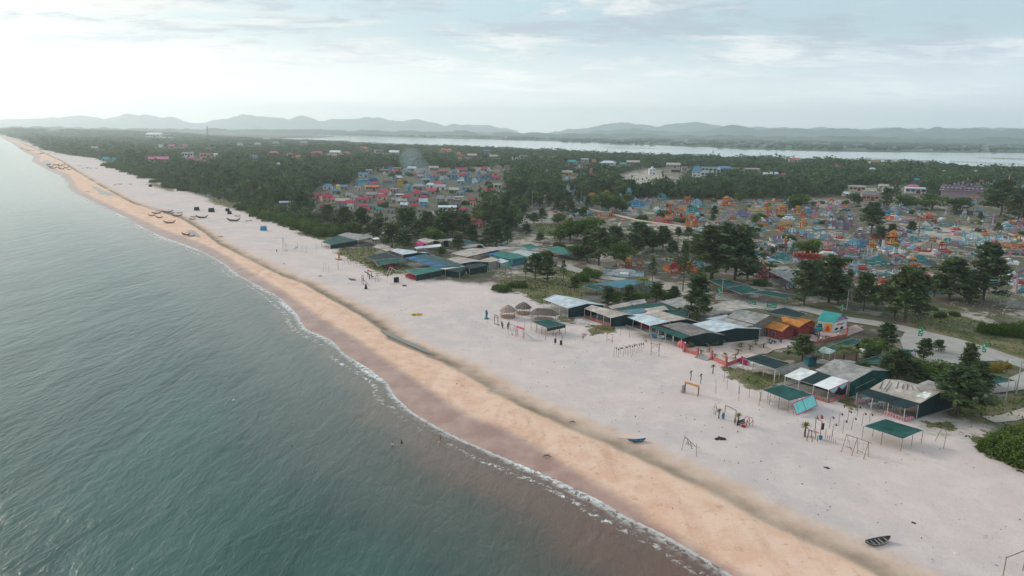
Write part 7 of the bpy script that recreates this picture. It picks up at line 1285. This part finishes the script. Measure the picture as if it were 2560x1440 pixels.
# lagoon stakes
for k, pts in enumerate(([(2130,397),(2230,399),(2330,403)],[(2190,400),(2330,404),(2335,408)],[(2440,395),(2560,399),(2660,402)],[(2375,404),(2560,412),(2660,416)],[(2480,396),(2600,397)],[(2500,416),(2620,420)],[(1510,369),(1640,372)],[(2250,408),(2300,410),(2340,405)])):
    P_ = [G(u, v) for u, v in pts]; o = thing('fish_weir', None, 'fish weir', tuple(P_[0])); mb = MB()
    for a, b_ in zip(P_, P_[1:]):
        n = max(2, int((b_ - a).length / 9)); mb.tube([(a.x, a.y, 1.9), (b_.x, b_.y, 1.9)], .30, 3)
        for j in range(n): q = a.lerp(b_, j / n); mb.box((q.x, q.y, 1.2), (.5, .5, 3.4))
    mb.build('stake_line', m_wood, o); auto(o, 'dark line of fish weir stakes', 'in the lagoon')
# far shore settlement and tree rows
fr_ = np.random.default_rng(5); Vf, Tf = [], []
for k in range(5200):
    u = fr_.uniform(-100, 2700); base = np.interp(u, [0, 640, 1280, 1920, 2560], [321, 332, 349.5, 374, 381.5]); top = np.interp(u, [0, 2560], [314, 352]); v = base - (base - top) * fr_.uniform(0, 1) ** .8 + .0
    if mnoise.noise((u * .012, v * .25, 3)) < -.05 and fr_.uniform() < .85: continue
    P = G(u, v); s_ = max(6, P.y / 330) * fr_.uniform(.7, 1.5)
    Q, T = TPLF[int(fr_.integers(3))]; V = Q.reshape(-1, 3); V = np.stack([V[:, 0] * s_ * 2.8 + P.x, V[:, 1] * s_ * 2.2 + P.y, V[:, 2] * min(11, s_) + .4], -1); Vf.append(V); Tf.append(np.repeat(T, 4))
Vf = np.concatenate(Vf); me = npmesh('far_shore_trees', Vf, np.arange(len(Vf)).reshape(-1, 4), False, dict(tint=np.concatenate(Tf))); me.materials.append(F_FOR); tag(link(bpy.data.objects.new('far_shore_trees', me)), kind='stuff')
for k in range(70):
    u = fr_.uniform(1150, 2560); base = np.interp(u, [0, 640, 1280, 1920, 2560], [321, 332, 349.5, 374, 381.5]); v = base - fr_.uniform(3, 14); P = G(u, v); wm = wpx(u, v, fr_.uniform(2.0, 5)); H = wm * .45; r = thing('far_house', None, 'house', tuple(P)); MB().box((P.x, P.y, GZ + H * .35), (wm, wm * .6, H * .7 + .5)).build('wall', WALLC['white'], r); x, y = wm * .52, wm * .34
    MB().quad((P.x - x, P.y - y, GZ + H * .7), (P.x + x, P.y - y, GZ + H * .7), (P.x + x, P.y, GZ + H * 1.2), (P.x - x, P.y, GZ + H * 1.2)).quad((P.x - x, P.y, GZ + H * 1.2), (P.x + x, P.y, GZ + H * 1.2), (P.x + x, P.y + y, GZ + H * .7), (P.x - x, P.y + y, GZ + H * .7)).build('roof', random.choice([m_pale, m_tan, ROOFC['rose'], m_grey]), r)
    auto(r, 'tiny house on the far shore of the lagoon', 'beyond the water', 'houses on the far shore')
# white pools and channel water
b = NB('pool_water'); plw = b.fin((.15, .125, .095), .28, b.bump(b.noise(b.pos(), 3, 3), .03, .05), .9)
flatpoly('pool', W([(226,466),(236,465),(256,476),(286,486),(272,488.5),(250,485),(243,477)]), GZ + .12, plw); flatpoly('pool', W([(468,579),(476,575),(486,577),(500,590),(503,593),(494,593.5),(478,586)]), GZ + .12, plw); flatpoly('pool', W([(103,407),(108,401),(121,400),(130,409),(118,411)]), GZ + .15, plw); flatpoly('pool', W([(112,411),(140,410.5),(138,413),(118,413)]), GZ + .15, plw)
flatpoly('channel_water', W([(953,824),(964,826),(985,836),(1010,848),(1040,860),(1066,873),(1088,887),(1056,877),(1020,861),(988,847),(964,836)]), GZ - .03, plw)
# swimmers and the standing person
m_skin = M((.26, .13, .085), .6, .1, 2); m_hair = M((.015, .012, .01), .6, .1, 2)
def person(label, P, h, pose='stand', rz=0.0, shirt=None, short=None):
    r = thing('person', label, 'person', (0, 0, 0)); k = h / 1.7
    J = {'pel': (0, 0, .92), 'sp': (0, .01, 1.12), 'ch': (0, 0, 1.32), 'nk': (0, .0, 1.45), 'hd': (0, -.02, 1.53), 'ht': (0, -.01, 1.68), 'ls': (-.17, 0, 1.40), 'rs': (.17, 0, 1.40), 'le': (-.24, .02, 1.14), 're': (.24, .02, 1.14), 'lh': (-.25, -.06, .90), 'rh': (.25, -.06, .90), 'lk': (-.10, -.02, .50), 'rk': (.11, .02, .50), 'lf': (-.10, .02, .08), 'rf': (.12, .04, .08), 'lt': (-.11, -.14, .04), 'rt': (.13, -.12, .04)}
    if pose == 'arms': J.update(le=(-.36, -.05, 1.25), lh=(-.45, -.22, 1.28), re=(.36, -.05, 1.22), rh=(.48, -.2, 1.2))
    E = [('pel', 'sp'), ('sp', 'ch'), ('ch', 'nk'), ('nk', 'hd'), ('hd', 'ht'), ('ch', 'ls'), ('ch', 'rs'), ('ls', 'le'), ('rs', 're'), ('le', 'lh'), ('re', 'rh'), ('pel', 'lk'), ('pel', 'rk'), ('lk', 'lf'), ('rk', 'rf'), ('lf', 'lt'), ('rf', 'rt')]
    RD = dict(pel=.145, sp=.125, ch=.14, nk=.06, hd=.088, ht=.075, ls=.065, rs=.065, le=.042, re=.042, lh=.032, rh=.032, lk=.062, rk=.062, lf=.042, rf=.042, lt=.035, rt=.035)
    ks = list(J); me = bpy.data.meshes.new('body'); me.from_pydata([tuple(c * k for c in J[a]) for a in ks], [(ks.index(a), ks.index(b_)) for a, b_ in E], []); o = link(bpy.data.objects.new('body', me)); o.parent = r
    sk = o.modifiers.new('skin', 'SKIN')
    if me.skin_vertices: 
        for i, a in enumerate(ks): me.skin_vertices[0].data[i].radius = (RD[a] * k, RD[a] * k * .8)
        me.skin_vertices[0].data[0].use_root = True
    o.modifiers.new('smooth', 'SUBSURF').levels = 1; me.materials.append(m_skin)
    MB().lathe((0, .01 * k, 1.56 * k), [(.10 * k, 0), (.108 * k, .07 * k), (.08 * k, .14 * k), (.01, .165 * k)], 9).build('hair', m_hair, r, True)
    if shirt: MB().lathe((0, 0, .95 * k), [(.16 * k, 0), (.155 * k, .2 * k), (.19 * k, .4 * k), (.12 * k, .5 * k)], 10).build('shirt', shirt, r, True)
    if short: MB().lathe((0, 0, .62 * k), [(.17 * k, 0), (.18 * k, .2 * k), (.165 * k, .36 * k)], 10).build('shorts', short, r, True)
    r.location = P; r.rotation_euler.z = rz; return r
for u, v, dip, pose, sh_, lb in ((981,1116,.75,'arms',m_white,'bather standing waist deep in pale top, left of the trio'),(1004,1108,1.05,'stand',m_dark,'bather in dark top chest deep, middle of the trio'),(1101,1101,.9,'arms',None,'bare shouldered bather waist deep, nearest the surf'),(729,1117,1.35,'stand',None,'lone swimmer far out with only the head above water')):
    P = G(u, v, 0); P.z = -dip; person(lb, P, 1.68, pose, 1.0, sh_)
person('small standing person in dark clothes on the sand left of the props', G(692, 632), 1.68, 'stand', .5, m_dark, m_dark)
P = G(584, 1001, 0); tag(MB().lathe(P, [(.05, -.2), (.22, -.05), (.24, .15), (.12, .3), (.02, .34)], 9).build('buoy', m_white, None, True, origin=tuple(P)), 'small white buoy floating on the open sea', 'buoy')
# low creeping plants on the sand, litter
road_w = W([(2900,1030),(2700,960),(2560,912),(2470,880),(2380,852),(2310,836),(2250,820),(2180,808),(2110,798),(2050,782)]); cr = np.random.default_rng(77); Cc = []; Tt = []
for gi, pg in enumerate(GRASS):
    pw = grass_w[gi]; xs2 = [p[0] for p in pw]; ys2 = [p[1] for p in pw]; ar = (max(xs2) - min(xs2)) * (max(ys2) - min(ys2)); n = int(min(4200, ar * 1.6)); X2, Y2 = cr.uniform(min(xs2) - 2, max(xs2) + 2, n), cr.uniform(min(ys2) - 2, max(ys2) + 2, n)
    sdv = np.where(inpoly(X2, Y2, pw), 1, -1) * segdist(X2, Y2, pw, True); kp = (sdv + 3.2 * vnoise(X2, Y2, .5, 30 + gi) > .9) & (signed(X2, Y2, or_w) > 14) & (segdist(X2, Y2, road_w) > 5.5) & ~inpoly(X2, Y2, W([(2262,832),(2350,850),(2440,880),(2500,903),(2440,905),(2400,930),(2330,915),(2260,880)])); X2, Y2 = X2[kp], Y2[kp]; Cc.append(np.stack([X2, Y2, GZ + cr.uniform(.0, .22, len(X2))], -1)); Tt.append(np.clip(.5 + .5 * vnoise(X2, Y2, .4, 60 + gi) + cr.uniform(-.2, .2, len(X2)), 0, 1))
Cc = np.concatenate(Cc); Tt = np.concatenate(Tt); me = qmesh('creeping_plants', quads(Cc, .42, .55, cr, -.0), Tt, F_BSH); tag(link(bpy.data.objects.new('creeping_plants', me)), kind='stuff')
n = 9000; u_r = cr.uniform(560, 2560, n); 
Vl = []; 
px_l, py_l = [], []
for _ in range(6500):
    t = cr.uniform(); x = cr.uniform(-60, 190); y = cr.uniform(60, 420); px_l.append(x); py_l.append(y)
px_l, py_l = np.array(px_l), np.array(py_l); dd = signed(px_l, py_l, or_w); dv2 = signed(px_l, py_l, veg_w); kp = ((dd > 12) & (dv2 < 4) & (cr.uniform(size=len(dd)) < .55)) | ((dd > 8) & (dd < 13)) | ((dd < -3) & (signed(px_l, py_l, wet_w) > 3) & (cr.uniform(size=len(dd)) < .2))
C3 = np.stack([px_l[kp], py_l[kp], np.full(kp.sum(), GZ + .03)], -1); me = qmesh('beach_litter', quads(C3, .17, .40, cr, 0), cr.uniform(0, 1, len(C3)), m_dark); tag(link(bpy.data.objects.new('beach_litter', me)), kind='stuff')
# rocks and rubble specks of the tomb field
n = 9000; U = cr.uniform(1260, 2700, n); Vv = cr.uniform(485, 790, n); C4 = []
for a, b_ in zip(U, Vv):
    if mnoise.noise((a * .01, b_ * .03, 9)) > -.1: P = G(a, b_); C4.append((P.x, P.y, GZ + .12))
C4 = np.array(C4); keep4 = inpoly(C4[:, 0], C4[:, 1], W([(1270,545),(1330,505),(1560,488),(1900,500),(2450,515),(2700,540),(2700,860),(2300,800),(2050,745),(1900,700),(1560,650),(1330,600)])); keep4 &= segdist(C4[:, 0], C4[:, 1], W([(2560,912),(2470,880),(2380,860),(2310,846),(2250,830),(2180,808),(2110,798),(2050,782)])) > 9; C4 = C4[keep4]
me = qmesh('rubble', quads(C4, .5, .8, cr, 0), cr.uniform(0, 1, len(C4)), M((.36, .33, .30), .9, .5, .15)); tag(link(bpy.data.objects.new('rubble', me)), kind='stuff')
# thin smoke drifting above the village
P = G(1052, 470); zz_ = 22; d_ = ray(1052, 418); t_ = P.y / d_.y; ctr = Vector((d_.x * t_, d_.y * t_, CAMH + d_.z * t_)); mb = MB()
for k, (dx_, dz_, r_) in enumerate(((6, -6, 5), (0, 0, 9), (-9, 7, 12))): mb.lathe((ctr.x + dx_, ctr.y, max(r_ + 1, ctr.z + dz_)), [(r_ * math.sin(q), -r_ * math.cos(q)) for q in [math.pi * (j + .5) / 8 for j in range(8)]], 12)
sm_ = bpy.data.materials.new('smoke_puff'); sm_.use_nodes = True; t = sm_.node_tree; t.nodes.clear(); pv_ = t.nodes.new('ShaderNodeVolumePrincipled'); ou_ = t.nodes.new('ShaderNodeOutputMaterial'); t.links.new(pv_.outputs[0], ou_.inputs['Volume']); pv_.inputs['Color'].default_value = (.7, .9, 1, 1); pv_.inputs['Density'].default_value = .012
o = mb.build('smoke', sm_); tag(o, kind='stuff')
autolabels()
# ------------------------------------------------------------ the forest
if "OPENINGS" not in globals(): OPENINGS = []
EXCL = [[(778,482),(800,466),(890,456),(930,420),(1240,418),(1235,450),(1290,470),(1190,520),(1160,552),(1040,556),(870,548),(780,520)],
 [(1280,548),(1330,522),(1440,500),(1560,492),(1650,497),(1900,498),(2050,492),(2130,480),(2250,490),(2330,496),(2450,510),(2700,520),(3000,560),(3000,900),(2560,850),(2200,800),(2050,760),(1900,690),(1700,650),(1560,640),(1330,590),(1270,545)],
 [(1530,436),(1600,424),(1700,420),(1720,440),(1700,480),(1600,485),(1530,470)],
 [(790,565),(840,570),(960,572),(1040,592),(1180,588),(1330,575),(1330,590),(1560,640),(1700,650),(1900,690),(2200,800),(2560,850),(3300,1000),(3300,1900),(2000,1300),(1000,900),(740,600)],
 [(1330,392),(1400,390),(1410,404),(1330,408)],[(2110,462),(2260,462),(2250,482),(2120,484)]]
exw = [W(p) for p in EXCL]
frnd = np.random.default_rng(11)
cand = []
r = 300.0
while r < 7500:
    s = max(5.8, r / 105.0); na = int(r * R(88) / s)
    for k in range(na):
        a = R(-44) + R(88) * (k + frnd.uniform(0, 1)) / na; rr = r + frnd.uniform(-.5, .5) * s; cand.append((rr * math.sin(a), rr * math.cos(a), s))
    r += s * (1.0 if r < 900 else 1.25)
cand = np.array(cand); cx, cy, cs = cand.T
u_, v_, z_ = projn(np.stack([cx, cy, np.full(len(cx), GZ)], -1))
dv = signed(cx, cy, veg_w); ok = (dv > 7 + .02 * cy * 0) & (u_ > -260) & (u_ < 2820)
ok &= ~((segdist(cx, cy, lag_w, True) < 12) | inpoly(cx, cy, lag_w)) & ~inpoly(cx, cy, lag_w[:18] + [(90000, lag_w[17][1]), (90000, 90000), (-90000, 90000), (-90000, lag_w[0][1])])
for p in exw: ok &= ~inpoly(cx, cy, p)
dens = vnoise(cx, cy, .006, 21) + .5 * vnoise(cx, cy, .02, 22)
townish = (v_ < 440) & (u_ > 330)
ok &= ~((dens > .42) & townish) & ~((dens > .75))
# keep the view open towards what the photo shows between the trees
OPEN = [(a, b_, c, d_) for a, b_, c, d_ in OPENINGS]
hts = np.where(frnd.uniform(size=len(cx)) < .8, np.where(frnd.uniform(size=len(cx)) < .18, frnd.uniform(11, 14.5, len(cx)), frnd.uniform(5.0, 10.8, len(cx))), frnd.uniform(4.5, 7.5, len(cx)))
hts = np.where(cs > 9, hts * np.clip(1 + (cs - 9) * .006, 1, 1.35), hts)
hts = np.where(townish, hts * .82, hts); hts = np.where(v_ < 400, hts * .8, hts); hts = np.where((v_ < 368) & (segdist(cx, cy, lag_w, True) < 900), hts * .62, hts); hts = np.where(dv < 25, hts * .6, hts)
hz_ = np.array([hill_z(x, y) if uu < 900 and y > 1200 else 0 for x, y, uu in zip(cx, cy, u_)])
ut, vt, _ = projn(np.stack([cx, cy, GZ + hts + hz_], -1)); wpx_ = cs * .62 / z_ * FPX
for (a, b_, c, d_) in OPEN:                      # rectangle left, top, right, bottom and the foot of the thing = d_
    hit = (u_ + wpx_ > a) & (u_ - wpx_ < c) & (vt < d_) & (v_ > d_ - 1) & (vt > b_ - 60) & (v_ < d_ + 75)
    ok &= ~hit
idx = np.nonzero(ok)[0]; key = hts[idx] / z_[idx]; order = idx[np.argsort(-key)]
nind = max(60, 305 - NTREE[0])
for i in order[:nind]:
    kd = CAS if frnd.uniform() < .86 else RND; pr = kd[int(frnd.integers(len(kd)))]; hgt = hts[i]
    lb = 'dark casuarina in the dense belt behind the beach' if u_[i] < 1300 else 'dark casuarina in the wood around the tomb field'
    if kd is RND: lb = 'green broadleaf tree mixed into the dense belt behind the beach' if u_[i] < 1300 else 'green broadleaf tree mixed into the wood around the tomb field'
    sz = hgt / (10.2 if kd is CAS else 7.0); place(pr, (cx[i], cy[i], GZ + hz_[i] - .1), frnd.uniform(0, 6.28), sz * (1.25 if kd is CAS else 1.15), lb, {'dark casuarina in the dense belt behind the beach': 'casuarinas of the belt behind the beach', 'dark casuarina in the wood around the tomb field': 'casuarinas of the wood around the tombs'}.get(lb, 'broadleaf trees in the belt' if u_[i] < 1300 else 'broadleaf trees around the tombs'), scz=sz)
# everything beyond: one mass of crowns
TPL = []
for k in range(6):
    rnd = np.random.default_rng(500 + k); Q, T, _l = crown_cas(rnd, 1.0, 12, 8, 1.7, .20, .26, .2) if k < 4 else crown_rnd(rnd, 1.0, 1.15, 7, 13, .24); TPL.append((Q, T))
Vs, Ts = [], []
for i in order[nind:]:
    Q, T = TPL[int(frnd.integers(6))]; a = frnd.uniform(0, 6.28); ca, sa = math.cos(a), math.sin(a)
    if cs[i] > 14: sel = frnd.permutation(len(Q))[:46]; Q = Q[sel]; T = T[sel]
    V = Q.reshape(-1, 3); wd = cs[i] * 1.55 if cs[i] > 8 else hts[i] * .95
    V = np.stack([(V[:, 0] * ca - V[:, 1] * sa) * wd + cx[i], (V[:, 0] * sa + V[:, 1] * ca) * wd + cy[i], V[:, 2] * hts[i] + GZ + hz_[i] - .2], -1)
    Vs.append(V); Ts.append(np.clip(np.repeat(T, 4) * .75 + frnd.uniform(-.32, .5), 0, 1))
Vs = np.concatenate(Vs); Ts = np.concatenate(Ts); print('forest crowns', len(order) - nind, 'quads', len(Vs) // 4, 'individual', nind, 'hand', NTREE[0])
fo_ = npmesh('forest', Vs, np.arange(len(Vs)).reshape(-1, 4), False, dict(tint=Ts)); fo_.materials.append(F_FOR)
tag(link(bpy.data.objects.new('forest', fo_)), kind='stuff')
cleanup()
# ------------------------------------------------------------ haze
hz = bpy.data.meshes.new('haze'); x0, x1, y0, y1, z0, z1 = -18500, 18500, -5000, 17600, -6, 560
hz.from_pydata([(x, y, z) for z in (z0, z1) for x, y in ((x0, y0), (x1, y0), (x1, y1), (x0, y1))], [], [(3, 2, 1, 0), (4, 5, 6, 7), (0, 1, 5, 4), (1, 2, 6, 5), (2, 3, 7, 6), (3, 0, 4, 7)])
haze = link(bpy.data.objects.new('haze', hz)); tag(haze, kind='stuff')
hm = bpy.data.materials.new('haze_air'); hm.use_nodes = True; t = hm.node_tree; t.nodes.clear()
pv = t.nodes.new('ShaderNodeVolumePrincipled'); ou = t.nodes.new('ShaderNodeOutputMaterial'); t.links.new(pv.outputs[0], ou.inputs['Volume'])
pv.inputs['Color'].default_value = (.84, .95, 1.0, 1); pv.inputs['Density'].default_value = 1.08e-4; pv.inputs['Anisotropy'].default_value = .5
hz.materials.append(hm)
